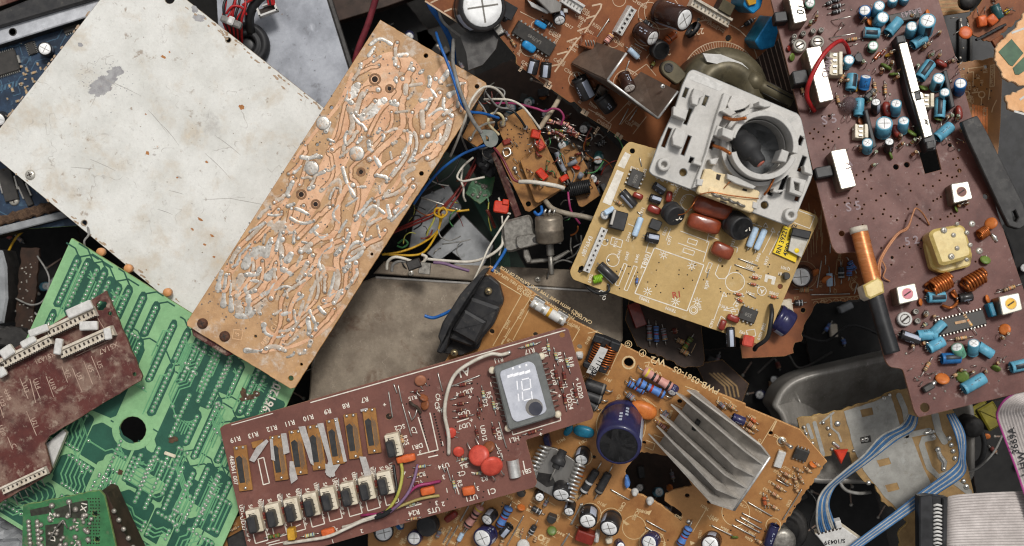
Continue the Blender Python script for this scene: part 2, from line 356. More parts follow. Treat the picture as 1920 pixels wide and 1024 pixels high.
class MB:
    """collects geometry (drawing units) and builds ONE mesh object"""
    def __init__(self): self.v = []; self.f = []; self.mi = []; self.sm = []
    def add(self, vs, fs, m=0, smooth=False, M=None):
        o = len(self.v)
        self.v += [tuple(M @ Vector(p)) for p in vs] if M is not None else [tuple(p) for p in vs]
        for f in fs:
            self.f.append(tuple(i + o for i in f)); self.mi.append(m); self.sm.append(smooth)
        return self
    def prism(self, pts, z0, z1, ch=0.0, m=0, ms=None, M=None, bottom=False):
        pts = [tuple(p[:2]) for p in pts]
        if area2(pts) < 0: pts = pts[::-1]
        ms = m if ms is None else ms
        n = len(pts)
        rings = [[(x, y, z0) for x, y in pts]]
        if ch > 0:
            rings.append([(x, y, z1 - ch) for x, y in pts]); rings.append([(x, y, z1) for x, y in inset(pts, ch)])
        else: rings.append([(x, y, z1) for x, y in pts])
        vs = [p for r in rings for p in r]
        for k in range(len(rings) - 1):
            fs = [(k * n + i, k * n + (i + 1) % n, (k + 1) * n + (i + 1) % n, (k + 1) * n + i) for i in range(n)]
            if k == 0: self.add(vs, fs, ms, False, M)
            else: self._more(fs, m, len(vs))
        self._more([tuple((len(rings) - 1) * n + i for i in range(n))], m, len(vs))
        if bottom: self._more([tuple(reversed(range(n)))], ms, len(vs))
        return self
    def _more(self, fs, m, nv, smooth=False):
        o = len(self.v) - nv
        for f in fs: self.f.append(tuple(i + o for i in f)); self.mi.append(m); self.sm.append(smooth)
    def box(self, x, y, z0, z1, sx, sy, ang=0, ch=0, m=0, ms=None, rc=0, M=None):
        c, s = math.cos(ang), math.sin(ang)
        q = [(-sx / 2, -sy / 2), (sx / 2, -sy / 2), (sx / 2, sy / 2), (-sx / 2, sy / 2)]
        if rc: q = round_poly(q, rc, 2)
        return self.prism([(x + a * c - b * s, y + a * s + b * c) for a, b in q], z0, z1, ch, m, ms, M, True)
    def lathe(self, prof, n=14, M=None, m=0, smooth=True, ms=None, caps=True):
        """prof: (radius, z) or (radius, z, material of the band above)"""
        vs = [(p[0] * math.cos(2 * math.pi * i / n), p[0] * math.sin(2 * math.pi * i / n), p[1]) for p in prof for i in range(n)]
        first = True
        for k in range(len(prof) - 1):
            mm = prof[k][2] if len(prof[k]) > 2 else m
            fs = [(k * n + i, k * n + (i + 1) % n, (k + 1) * n + (i + 1) % n, (k + 1) * n + i) for i in range(n)]
            if ms: 
                for j, f in enumerate(fs):
                    self._f(vs, [f], ms(k, j, mm), smooth, M, first); first = False
            else:
                self._f(vs, fs, mm, smooth, M, first); first = False
        if caps:
            self._more([tuple(reversed(range(n)))], prof[0][2] if len(prof[0]) > 2 else m, len(vs))
            self._more([tuple((len(prof) - 1) * n + i for i in range(n))], prof[-1][2] if len(prof[-1]) > 2 else m, len(vs))
        return self
    def _f(self, vs, fs, m, smooth, M, first):
        if first: self.add(vs, fs, m, smooth, M)
        else: self._more(fs, m, len(vs), smooth)
    def dome(self, x, y, r, h, n=8, z=0, m=0, sx=1.0, ang=0):
        prof = [(r, 0), (r * .9, h * .5), (r * .55, h * .88), (r * .08, h)]
        M = Matrix.Translation((x, y, z)) @ Matrix.Rotation(ang, 4, 'Z') @ Matrix.Diagonal((sx, 1, 1, 1))
        return self.lathe(prof, n, M, m)
    def tube(self, pts, r, n=6, m=0, ms=None):
        pts = [Vector(p) for p in pts]
        rs = r if isinstance(r, (list, tuple)) else [r] * len(pts)
        N = None; vs = []
        for i, p in enumerate(pts):
            t = (pts[min(i + 1, len(pts) - 1)] - pts[max(i - 1, 0)])
            if t.length < 1e-9: t = Vector((0, 0, 1))
            t.normalize()
            if N is None:
                N = t.cross(Vector((0, 0, 1)))
                if N.length < .05: N = t.cross(Vector((1, 0, 0)))
            N = (N - t * N.dot(t)).normalized(); B = t.cross(N)
            for k in range(n):
                a = 2 * math.pi * k / n
                vs.append(p + (N * math.cos(a) + B * math.sin(a)) * rs[i])
        fs = [(i * n + k, i * n + (k + 1) % n, (i + 1) * n + (k + 1) % n, (i + 1) * n + k) for i in range(len(pts) - 1) for k in range(n)]
        self.add(vs, fs, m, True)
        self._more([tuple(reversed(range(n))), tuple((len(pts) - 1) * n + k for k in range(n))], m, len(vs))
        return self
    def strip(self, pts, w, z0, z1, m=0, ends=True, bev=.3):
        """flat raised track along 2-D points; w may be a list"""
        pts = [Vector(p[:2]) for p in pts]; n = len(pts)
        ws = w if isinstance(w, (list, tuple)) else [w] * n
        L_ = []; R_ = []
        for i in range(n):
            t = pts[min(i + 1, n - 1)] - pts[max(i - 1, 0)]
            if t.length < 1e-6: t = Vector((1, 0))
            t.normalize(); nn = Vector((-t.y, t.x)) * ws[i] / 2
            L_.append(pts[i] + nn); R_.append(pts[i] - nn)
        vs = []
        for i in range(n):
            e = (L_[i] - R_[i]); e = e.normalized() * min(bev, e.length * .3) if e.length > 0 else e
            vs += [(*L_[i], z0), (*(L_[i] - e), z1), (*(R_[i] + e), z1), (*R_[i], z0)]
        fs = []
        for i in range(n - 1):
            for k in range(3): fs.append((i * 4 + k, i * 4 + k + 1, i * 4 + 4 + k + 1, i * 4 + 4 + k))
        self.add(vs, [f[::-1] for f in fs], m)
        if ends:
            for i in (0, n - 1):
                if ws[i] > 2: self.prism(circle(pts[i].x, pts[i].y, ws[i] / 2, 8), z0, z1 + .01, 0, m)
        return self
    def bead(self, pts, w, h, z=0, m=0):
        """rounded solder bead along 2-D points with width list"""
        pts = [Vector(p[:2]) for p in pts]; n = len(pts)
        ws = w if isinstance(w, (list, tuple)) else [w] * n
        vs = []; K = 5
        for i in range(n):
            t = pts[min(i + 1, n - 1)] - pts[max(i - 1, 0)]
            if t.length < 1e-6: t = Vector((1, 0))
            t.normalize(); nn = Vector((-t.y, t.x))
            for k in range(K):
                a = math.pi * k / (K - 1)
                q = pts[i] + nn * math.cos(a) * ws[i] / 2
                vs.append((q.x, q.y, z + math.sin(a) * h * min(1, ws[i] / max(ws))))
        fs = [(i * K + k, i * K + k + 1, (i + 1) * K + k + 1, (i + 1) * K + k) for i in range(n - 1) for k in range(K - 1)]
        self.add(vs, [f[::-1] for f in fs], m, True)
        for i in (0, n - 1): self.dome(pts[i].x, pts[i].y, ws[i] / 2 * 1.05, h * .9, 8, z, m)
        return self
    def text(self, s, x, y, size, ang, z, m=0, M=None, sx=1.0):
        vs, fs = text_mesh(s)
        c, q = math.cos(ang), math.sin(ang)
        self.add([(x + (a * sx * c - b * q) * size, y + (a * sx * q + b * c) * size, z) for a, b, _ in vs], fs, m, False, M)
        return self
    def quad4(self, a, b, c, d, th, m=0):
        """a slab from four 3-D corners"""
        a, b, c, d = map(Vector, (a, b, c, d))
        n = (b - a).cross(d - a).normalized() * th / 2
        vs = [a - n, b - n, c - n, d - n, a + n, b + n, c + n, d + n]
        return self.add(vs, [(3, 2, 1, 0), (4, 5, 6, 7), (0, 1, 5, 4), (1, 2, 6, 5), (2, 3, 7, 6), (3, 0, 4, 7)], m)
    def mesh(self, name, mats):
        me = bpy.data.meshes.new(name)
        me.from_pydata([(x * S, y * S, z * S) for x, y, z in self.v], [], self.f)
        for m in mats: me.materials.append(m)
        me.polygons.foreach_set('material_index', [min(i, len(mats) - 1) for i in self.mi])
        me.polygons.foreach_set('use_smooth', self.sm)
        me.update()
        return me
    def build(self, name, mats, parent=None, kind=None):
        if not self.v: return None
        if not isinstance(mats, (list, tuple)): mats = [mats]
        o = bpy.data.objects.new(name, self.mesh(name, mats))
        COL.objects.link(o)
        if parent is not None: o.parent = parent
        if kind: o['kind'] = kind
        return o

def tag(o, label, cat, group=None):
    o['label'] = label; o['category'] = cat
    if group: o['group'] = group
    return o

def plate_mb(outline, holes=(), th=5.0, bev=.5, mats=(0, 1)):
    """flat sheet with real holes, top at z=0 (outline in drawing units)"""
    cu = bpy.data.curves.new("tmp_plate", 'CURVE')
    cu.dimensions = '2D'; cu.fill_mode = 'BOTH'
    for pts in [outline] + list(holes):
        sp = cu.splines.new('POLY'); sp.points.add(len(pts) - 1)
        for i, p in enumerate(pts): sp.points[i].co = (p[0], p[1], 0, 1)
        sp.use_cyclic_u = True
    cu.extrude = th / 2 - bev; cu.bevel_depth = bev; cu.bevel_resolution = 0; cu.offset = -bev
    vs, fs, nz = curve_mesh(cu)
    mb = MB()
    mb.v = [(x, y, z - th / 2) for x, y, z in vs]
    mb.f = fs; mb.mi = [mats[0] if abs(k) > .9 else mats[1] for k in nz]; mb.sm = [False] * len(fs)
    return mb

class Board:
    """a rigid thing lying in the pile: an Empty with its own tilted frame; parts are children"""
    def __init__(s, name, label, cat, c, z, n=(0, 0), group=None):
        s.o = P(c[0], c[1], z)
        nv = Vector((n[0], n[1], 1)).normalized()
        s.q = Vector((0, 0, 1)).rotation_difference(nv)
        s.R = s.q.to_matrix(); s.Rt = s.R.transposed()
        s.n = nv
        s.root = bpy.data.objects.new(name, None)
        s.root.empty_display_size = .01
        s.root.location = s.o * S; s.root.rotation_euler = s.q.to_euler()
        COL.objects.link(s.root)
        tag(s.root, label, cat, group)
        s.camL = s.Rt @ (Vector((0, 0, H)) - s.o)
        s.sk = MB(); s.hl = MB(); s.sd = MB()
    def L(s, px, py, h=0.0):
        d = s.Rt @ Vector((px - 960, 512 - py, -H))
        t = (h - s.camL.z) / d.z
        return s.camL + d * t
    def L2(s, p, h=0.0):
        v = s.L(p[0], p[1], h); return (v.x, v.y)
    def k(s, px, py): return (s.L(px + 1, py) - s.L(px, py)).length
    def ang(s, px, py, deg, h=0):
        a = math.radians(deg)
        d = s.L(px + 4 * math.cos(a), py - 4 * math.sin(a), h) - s.L(px, py, h)
        return math.atan2(d.y, d.x)
    def substrate(s, outline, holes=(), th=6, mats=None, name='substrate', rc=0, bev=.5):
        pts = [s.L2(p) for p in outline]
        if rc: pts = round_poly(pts, rc)
        hs = []
        for h in holes:
            if isinstance(h[0], (tuple, list)): hs.append([s.L2(p) for p in h])
            else:
                x, y = s.L2(h); r = h[2] * s.k(h[0], h[1]); hs.append(circle(x, y, r, 16 if r > 5 else (10 if r > 3 else 6)))
        s.sub = plate_mb(pts, hs, th, bev).build(name, mats, s.root)
        return s.sub
    # ---- printed markings
    def line(s, x0, y0, x1, y1, w=1.5, m=0):
        s.sk.strip([s.L2((x0, y0)), s.L2((x1, y1))], w * s.k(x0, y0), .12, .25 + rnd.random() * .12, m, False, .05)
    def poly(s, pts, w=1.5, m=0, closed=False):
        pts = list(pts) + ([pts[0]] if closed else [])
        for a, b in zip(pts, pts[1:]): s.line(*a, *b, w, m)
    def fill(s, pts, m=0, z=.3):
        s.sk.prism([s.L2(p) for p in pts], 0.05, z, 0, m)
    def circ(s, x, y, r, w=1.4, m=0, a0=0, a1=360):
        n = max(10, int(r * 1.2))
        pts = [(x + r * math.cos(math.radians(a0 + (a1 - a0) * i / n)), y - r * math.sin(math.radians(a0 + (a1 - a0) * i / n))) for i in range(n + 1)]
        s.sk.strip([s.L2(p) for p in pts], w * s.k(x, y), .12, .25 + rnd.random() * .12, m, False, .05)
    def txt(s, t, x, y, size, deg, m=0, sx=1.0, h=.42):
        p = s.L(x, y)
        s.sk.text(t, p.x, p.y, size * 1.35 * s.k(x, y), s.ang(x, y, deg), h, m, None, sx)
    def hole(s, x, y, r=2.0):
        p = s.L2((x, y)); s.hl.prism(circle(p[0], p[1], r * s.k(x, y), 7), .02, .1, 0, 0)  # flat dark disc stands in for the shade inside a hole
    def pad(s, x, y, r=3.0, h=1.6, m=0):
        p = s.L2((x, y)); s.sd.dome(p[0], p[1], r * s.k(x, y), h, 8, 0, m)
    def finish(s, silk_m=silk, solder_m=solder, hole_m=hole_dark, extra=()):
        s.sk.build('printed_markings', [silk_m] + list(extra), s.root)
        s.hl.build('hole_shade_discs', [hole_m], s.root, 'stuff')
        s.sd.build('solder_joints', [solder_m] + [solder_dirty], s.root, 'stuff')
    # ---- generic parts
    def slab(s, name, pts, h0, h1, mats, ch=1.0, parent=None, rc=0):
        """prism whose TOP face outline is given in photo pixels"""
        q = [s.L2(p, h1) for p in pts]
        if rc: q = round_poly(q, rc)
        return MB().prism(q, h0, h1, ch, 0, 1, None, True).build(name, mats, parent or s.root)
    def wire(s, name, pts, r, m, parent=None, n=6, sub=6):
        k = s.k(pts[0][0], pts[0][1])
        q = smooth_path([s.L(p[0], p[1], p[2] if len(p) > 2 else r) for p in pts], sub)
        return MB().tube(q, r * k, n).build(name, m, parent or s.root)
    def frame(s, x, y, deg, h=0):
        p = s.L(x, y, h); k = s.k(x, y)
        return Matrix.Translation(p) @ Matrix.Rotation(s.ang(x, y, deg, h), 4, 'Z') @ Matrix.Diagonal((k, k, k, 1))

def place(o, M):
    """object matrix from drawing units"""
    M = M.copy(); M.translation = M.translation * S
    o.matrix_basis = M
    return o
# ---------------------------------------------------------------- electronic parts (children of a board)
CACHE = {}
def proto(key, make):
    if key not in CACHE: CACHE[key] = make()
    return CACHE[key]

def inst(mesh, name, parent, M):
    o = bpy.data.objects.new(name, mesh); COL.objects.link(o); o.parent = parent
    return place(o, M)

SLEEVE = {'black': (sl_black, stripe_lt), 'brown': (sl_brown, stripe_lt), 'blue': (sl_blue, stripe_dk), 'deep': (sl_deep, stripe_dk), 'navy': (sl_navy, stripe_lt),
          'green': (sl_green, stripe_dk), 'bignavy': (sl_navy, stripe_lt), 'teal': (sl_teal, stripe_lt), 'silver': (sl_silver, stripe_dk), 'inductor': (black_dusty, black_dusty)}
def cap_mesh(kind, ratio):
    def make():
        r = 10.0; h = r * ratio
        sl, st = SLEEVE[kind]
        mb = MB()
        prof = [(r * .9, 0), (r, r * .08), (r, r * .34), (r * .93, r * .42), (r, r * .5), (r, h * .55), (r, h - r * .12), (r * .93, h), (r * .84, h)]
        n = 22
        def ms(k, j, mm):
            if k in (4, 5) and j in (2, 3, 4) : return 1
            if k in (4, 5) and j in (9, 10, 15) and kind in ('blue', 'black', 'green', 'navy'): return 0
            return 0
        mb.lathe(prof, n, None, 0, True, ms, False)
        # printed ticks on the sleeve
        rr = random.Random(int(ratio * 100))
        for a0 in (2.2, 2.45, 4.3, 4.6):
            for i in range(5):
                if rr.random() < .35: continue
                z0 = h * (.3 + .11 * i); a1 = a0 + .14
                vs = [(r * 1.006 * math.cos(a), r * 1.006 * math.sin(a), z) for a, z in ((a0, z0), (a1, z0), (a1, z0 + h * .07), (a0, z0 + h * .07))]
                mb.add(vs, [(0, 1, 2, 3)], 1)
        body = mb.mesh('capacitor_sleeve', [sl, st])
        tb = MB()
        if kind in ('inductor', 'bignavy'):
            tb.lathe([(r * .85, h - .3), (r * .84, h - r * .03), (r * .3, h - r * .03), (.1, h - r * .03)], n)
            top = tb.mesh('core_top', [black_dusty])
        else:
            tb.lathe([(r * .85, h - r * .1), (r * .8, h - r * .02), (r * .5, h - r * .015), (.1, h - r * .015)], n)
            for a in (0.4, 0.4 + math.pi / 2):
                tb.box(0, 0, h - r * .03, h - r * .008, r * 1.3, r * .07, a, 0, 1)
            top = tb.mesh('can_top', [alu_top, grey_print])
        return body, top
    return proto(('cap', kind, ratio), make)

def cap(b, x0, y0, x1, y1, r, h=None, kind='black', name='electrolytic_capacitor', parent=None, lead=True):
    """capacitor whose base centre is seen at (x0,y0) and top centre at (x1,y1); h=None means lying flat"""
    k = b.k(x0, y0); r = r * k
    B = b.L(x0, y0, 0)
    lying = h is None
    if not lying:
        hh = h * k
        d = (b.L(x1, y1) - b.camL).normalized()
        t0 = (B - b.camL).dot(d); p2 = (B - b.camL).length_squared - t0 * t0
        if p2 >= hh * hh * .97: lying = True
        else:
            T = b.camL + d * (t0 - math.sqrt(hh * hh - p2))
            if T.z < r * 1.0: lying = True
    if lying:
        B = b.L(x0, y0, r * 1.02); T = b.L(x1, y1, r * 1.02)
    ax = T - B; L = ax.length; az = ax / L
    if not lying: B = B + Vector((0, 0, r * math.sqrt(max(0, 1 - az.z ** 2))))
    ratio = round(L / r * 4) / 4
    body, top = cap_mesh(kind, max(.5, ratio))
    q = az.to_track_quat('Z', 'Y') if not lying else az.to_track_quat('Z', 'X')
    s = r / 10.0
    M = Matrix.Translation(B) @ q.to_matrix().to_4x4() @ Matrix.Rotation(rnd.uniform(0, 6.28), 4, 'Z') @ Matrix.Diagonal((s, s, s, 1))
    o = inst(body, name, parent or b.root, M)
    t = bpy.data.objects.new('core_top' if kind in ('inductor', 'bignavy') else 'can_top', top); COL.objects.link(t); t.parent = o
    if lead and kind != 'inductor':
        mb = MB()
        for sgn in (-1, 1):
            e = Vector((2.5 * sgn, 0, 0))
            mb.tube([e, e + Vector((0, 0, -3)), e + Vector((0, 0, -6 if lying else -3.5))], .7, 5)
        l = mb.build('lead', silver_dark, o)
    return o

BANDS = {'tan': (r_tan, [b_brown, b_black, b_orange, b_gold]), 'tan2': (r_tan, [b_red, b_red, b_brown, b_gold]), 'pale': (r_pale, [b_orange, b_yellow, b_brown, b_blue]),
         'blue': (r_blue, [b_brown, b_black, b_red, b_brown]), 'light': (r_light, [r_light, r_light, r_light, r_light]), 'pink': (r_pink, [b_yellow, b_black, b_brown, b_black]),
         'grey': (r_grey, [b_brown, b_black, b_red, b_gold]), 'black': (d_black, [d_black, d_black, b_white, b_white]), 'glass': (d_glass, [d_glass, b_black, d_glass, d_glass]),
         'red': (d_red, [d_red, b_black, d_red, r_tan]), 'dgrey': (black_dusty, [black_dusty, black_dusty, black_dusty, grey_print]), 'ceramic': (label_white, [can_metal, can_metal, t_yellow, can_metal]),
         'green': (c_green, [b_brown, b_black, b_red, b_gold])}
def res(b, x0, y0, x1, y1, kind='tan', r=4.5, frac=.52, lift=1.0, name=None, parent=None):
    """axial part between two board holes"""
    k = b.k(x0, y0); r = r * k
    zc = r * (.95 + .3 * lift)
    A = b.L(x0, y0, 0); Z = b.L(x1, y1, 0)
    d = Z - A; L = d.length
    if L < 1: return
    ax = d / L
    mbody, bands = BANDS[kind]
    bl = L * frac
    M = Matrix.Translation((A + Z) / 2 + Vector((0, 0, zc))) @ ax.to_track_quat('Z', 'Y').to_matrix().to_4x4()
    mats = [mbody] + bands
    h = bl / 2
    mb = MB()
    dog = 1.0 if kind in ('black', 'dgrey', 'glass', 'red', 'light', 'ceramic') else .84
    R = r
    prof = [(R * .3, -h, 0), (R * .9, -h * .96, 0), (R, -h * .82, 1), (R, -h * .68, 0), (R * dog, -h * .5, 0), (R * dog, -h * .38, 2), (R * dog, -h * .22, 0), (R * dog, -h * .04, 3),
            (R * dog, h * .12, 0), (R * dog, h * .5, 0), (R, h * .66, 4), (R, h * .82, 0), (R * .9, h * .96, 0), (R * .3, h, 0)]
    mb.lathe(prof, 12, M)
    o = mb.build(name or ('diode' if kind in ('black', 'glass', 'red') else 'resistor'), mats, parent or b.root)
    lw = max(.8, r * .16)
    lm = MB()
    for s, E in ((-1, A), (1, Z)):
        p = (A + Z) / 2 + ax * (s * h * .98) + Vector((0, 0, zc))
        lm.tube([p, E - ax * s * 2 * lw + Vector((0, 0, zc)), E + Vector((0, 0, zc * .6)), E + Vector((0, 0, -.5))], lw, 5)
    lm.build('lead', silver, o)
    return o

def jumper(b, x0, y0, x1, y1, r=1.2, m=None):
    k = b.k(x0, y0); r *= k
    A = b.L(x0, y0, -.5); Z = b.L(x1, y1, -.5); d = (Z - A).normalized()
    up = Vector((0, 0, r * 2.2 + .5))
    return MB().tube([A, A + up * .8 + d * r * .4, A + up + d * r * 2, Z + up - d * r * 2, Z + up * .8 - d * r * .4, Z], r, 6).build('jumper_wire', m or silver, b.root)

def disc(b, x, y, r, m, deg=90, tilt=60, name='disc_capacitor', lift=None, flat=.28):
    """ceramic disc on two leads; face seen at (x,y), leaning so its face points up"""
    k = b.k(x, y); r *= k
    h = lift if lift is not None else r * .55
    a = b.ang(x, y, deg)
    M = Matrix.Translation(b.L(x, y, h)) @ Matrix.Rotation(a, 4, 'Z') @ Matrix.Rotation(math.radians(90 - tilt), 4, 'Y')
    n = 18
    mb = MB().lathe([(.1, -r * flat), (r * .55, -r * flat), (r * .85, -r * flat * .8), (r, -r * flat * .25), (r, r * flat * .25), (r * .85, r * flat * .8), (r * .55, r * flat), (.1, r * flat)], n, M)
    o = mb.build(name, m, b.root)
    lm = MB()
    for s in (-.45, .45):
        p = M @ Vector((r * .8, s * r, 0)); q = M @ Vector((r * 1.5, s * r, 0))
        lm.tube(smooth_path([p, q, Vector((q.x, q.y, -.5))], 3), max(.9, r * .06), 5)
    lm.build('lead', silver, o)
    return o

def film(b, x, y, L, W, Hh, m, deg, name='film_capacitor', lift=0.0, sq=.5):
    """pillow-shaped dipped capacitor"""
    k = b.k(x, y); L *= k; W *= k; Hh *= k
    M = Matrix.Translation(b.L(x, y, Hh * .55 + lift)) @ Matrix.Rotation(b.ang(x, y, deg), 4, 'Z')
    nu, nv = 18, 9; vs = []; fs = []
    sp = lambda c, e: math.copysign(abs(c) ** e, c)
    for j in range(nv + 1):
        v = -math.pi / 2 + math.pi * j / nv
        for i in range(nu):
            u = 2 * math.pi * i / nu
            vs.append((L / 2 * sp(math.cos(v), sq) * sp(math.cos(u), sq), W / 2 * sp(math.cos(v), sq) * sp(math.sin(u), sq), Hh / 2 * sp(math.sin(v), .6)))
    for j in range(nv):
        for i in range(nu): fs.append((j * nu + i, j * nu + (i + 1) % nu, (j + 1) * nu + (i + 1) % nu, (j + 1) * nu + i))
    return MB().add(vs, fs, 0, True, M).build(name, m, b.root)

def block(b, x, y, L, W, Hh, deg, mats, name, ch=1.2, z0=0.0, rc=1.5, parent=None):
    """box lying on the board, centre of its top face seen at (x,y)"""
    k = b.k(x, y)
    p = b.L(x, y, z0 + Hh * k)
    mats = mats if isinstance(mats, (list, tuple)) else [mats, mats]
    return MB().box(p.x, p.y, z0, z0 + Hh * k, L * k, W * k, b.ang(x, y, deg), ch * k, 0, 1, rc * k).build(name, mats, parent or b.root)

def dip(b, x, y, L, W, deg, npin, h=9, name='chip', text=None, pins=True, m=None):
    k = b.k(x, y); h *= k; L *= k; W *= k
    p = b.L(x, y, h); a = b.ang(x, y, deg)
    M = Matrix.Translation((p.x, p.y, 0)) @ Matrix.Rotation(a, 4, 'Z')
    mb = MB().box(0, 0, h * .25, h, L, W, 0, 1.2, 0, 0, 0, M)
    mb.add([(-L / 2 + 3 + 2.2 * math.cos(t * .785), 2.2 * math.sin(t * .785), h + .05) for t in range(8)], [tuple(range(8))], 1, False, M)
    if text: mb.text(text, 0, 0, W * .36, math.pi, h + .08, 2, M)
    o = mb.build(name, [m or chip_m, slot_dark, grey_print], b.root)
    if pins:
        pm = MB()
        for s in (-1, 1):
            for i in range(npin):
                px = -L / 2 + L * (i + .5) / npin
                w = L / npin * .42
                pm.box(px, s * (W / 2 + 1.6 * k), -.3, h * .62, w, 3.6 * k, 0, .4, 0, 0, 0, M)
        pm.build('pins', silver, o)
    return o

def to92(b, x, y, r, deg, h=14, m=None, name='transistor'):
    k = b.k(x, y); r *= k; h *= k
    p = b.L(x, y, h); a = b.ang(x, y, deg)
    pts = [(p.x + r * math.cos(a + t), p.y + r * math.sin(a + t)) for t in [math.radians(-130 + 26 * i) for i in range(11)]]
    return MB().prism(pts, 1, h, 1.0).build(name, m or chip_m, b.root)

def header(b, x, y, L, W, Hh, deg, n, m=cream, name='connector', pinm=silver, parent=None):
    """pin header: shell + contact slots"""
    k = b.k(x, y); L *= k; W *= k; Hh *= k
    p = b.L(x, y, Hh); a = b.ang(x, y, deg)
    M = Matrix.Translation((p.x, p.y, 0)) @ Matrix.Rotation(a, 4, 'Z')
    mb = MB().box(0, 0, 0, Hh * .75, L, W, 0, .8, 0, 0, 0, M)
    mb.box(0, W * .36, Hh * .75 - .5, Hh, L, W * .26, 0, .5, 0, 0, 0, M)
    mb.box(0, -W * .42, Hh * .75 - .5, Hh * .9, L, W * .14, 0, .4, 0, 0, 0, M)
    o = mb.build(name, [m], parent or b.root)
    pm = MB()
    for i in range(n):
        pm.box(-L / 2 + L * (i + .5) / n, -W * .05, Hh * .7, Hh * .9, L / n * .28, W * .26, 0, .2, 0, 0, 0, M)
    pm.build('pins', [pinm], o)
    return o

def canbox(b, pts, h, mats, name='shielded_coil', core=None, cr=6, text=None):
    """metal can, top face outline given in pixels; optional round core in the top"""
    o = b.slab(name, pts, 0, h, mats, 1.4, None, 3)
    cx = sum(p[0] for p in pts) / len(pts); cy = sum(p[1] for p in pts) / len(pts)
    if core:
        p = b.L(cx, cy, h); k = b.k(cx, cy)
        mb = MB().lathe([(cr * 1.15 * k, h - .4, 1), (cr * 1.12 * k, h + .25, 1), (cr * k, h + .3, 0), (cr * .98 * k, h + .1, 0), (.1, h + .1, 0)], 16, Matrix.Translation((p.x, p.y, 0)), 0, False)
        mb.box(p.x, p.y, h, h + .35, cr * 1.5 * k, cr * .26 * k, .6, 0, 2)
        mb.build('tuning_core', [core, can_side, slot_dark], o)
    return o

def trimmer(b, x, y, r, h=16, deg=30, m=None):
    k = b.k(x, y); p = b.L(x, y, h * k); r *= k; h *= k
    M = Matrix.Translation((p.x, p.y, 0)) @ Matrix.Rotation(b.ang(x, y, deg), 4, 'Z')
    mb = MB().lathe([(r * 1.02, 0), (r * 1.02, h * .6), (r, h * .62), (r, h * .92), (r * .9, h), (r * .1, h)], 18, M)
    mb.lathe([(r * .72, h - .2, 1), (r * .70, h + .15, 1), (r * .6, h + .15, 1), (r * .58, h - .2, 1)], 18, M)
    mb.box(0, 0, h, h + .3, r * 1.15, r * .26, 0, 0, 1, 1, 0, M)
    return mb.build('trimmer', [m or can_metal, slot_dark], b.root)

def coil(b, x0, y0, x1, y1, r, turns, m=copper_wire, wr=1.6, lift=0, name='coil', n=14):
    k = b.k(x0, y0); r *= k
    A = b.L(x0, y0, r + lift); Z = b.L(x1, y1, r + lift); ax = Z - A
    e = ax.normalized(); u = Vector((0, 0, 1)); v = e.cross(u)
    pts = [A + ax * (i / (turns * n)) + (u * math.cos(2 * math.pi * i / n) + v * math.sin(2 * math.pi * i / n)) * r for i in range(turns * n + 1)]
    return MB().tube(pts, wr * k, 5).build(name, m, b.root)

def eyelet(b, x, y, r=4, h=8):
    k = b.k(x, y); p = b.L(x, y); r *= k
    return MB().lathe([(r, 0), (r, h), (r * .5, h), (r * .5, h - 1.5), (.1, h - 1.5)], 10, Matrix.Translation(p)).build('terminal_pin', silver_dark, b.root)

def screw(b, x, y, r, m=None, h=4, deg=20, parent=None, name='screw', z=0):
    k = b.k(x, y); p = b.L(x, y); r *= k
    M = Matrix.Translation((p.x, p.y, z)) @ Matrix.Rotation(math.radians(deg), 4, 'Z')
    mb = MB().lathe([(r, 0), (r, h * .35), (r * .85, h * .8), (r * .5, h), (.1, h)], 16, M)
    for a in (0, math.pi / 2): mb.box(0, 0, h - .5, h + .12, r * 1.05, r * .22, a, 0, 1, 1, 0, M)
    return mb.build(name, [m or can_metal, slot_dark], parent or b.root)

def mm(*pts, f=None): return [f(*p) for p in pts]
def cv(ox, oy, s): return lambda x, y: (ox + x / s, oy + y / s)
def cvs(f, pts): return [f(*p) for p in pts]

def free_wire(name, label, cat, pts, r, m, n=7, group=None, sub=8):
    q = smooth_path([P(*p) for p in pts], sub)
    o = MB().tube(q, r, n).build(name, m)
    return tag(o, label, cat, group)

def small_text(b, words, box, n, size, deg, seed=0, m=0, step=None):
    r = random.Random(seed)
    for i in range(n):
        x = r.uniform(box[0], box[2]); y = r.uniform(box[1], box[3])
        b.txt(r.choice(words), x, y, size, deg + r.choice((0, 0, 90)), m)
# ================================================================= ground
g = MB()
N = 40; ext = 2600
gv = [(-ext + 2 * ext * i / N, -ext + 2 * ext * j / N, -420 + rnd.uniform(-14, 14)) for j in range(N + 1) for i in range(N + 1)]
g.add(gv, [(j * (N + 1) + i, j * (N + 1) + i + 1, (j + 1) * (N + 1) + i + 1, (j + 1) * (N + 1) + i) for j in range(N) for i in range(N)])
g.build('ground', ground_m, None, 'structure')

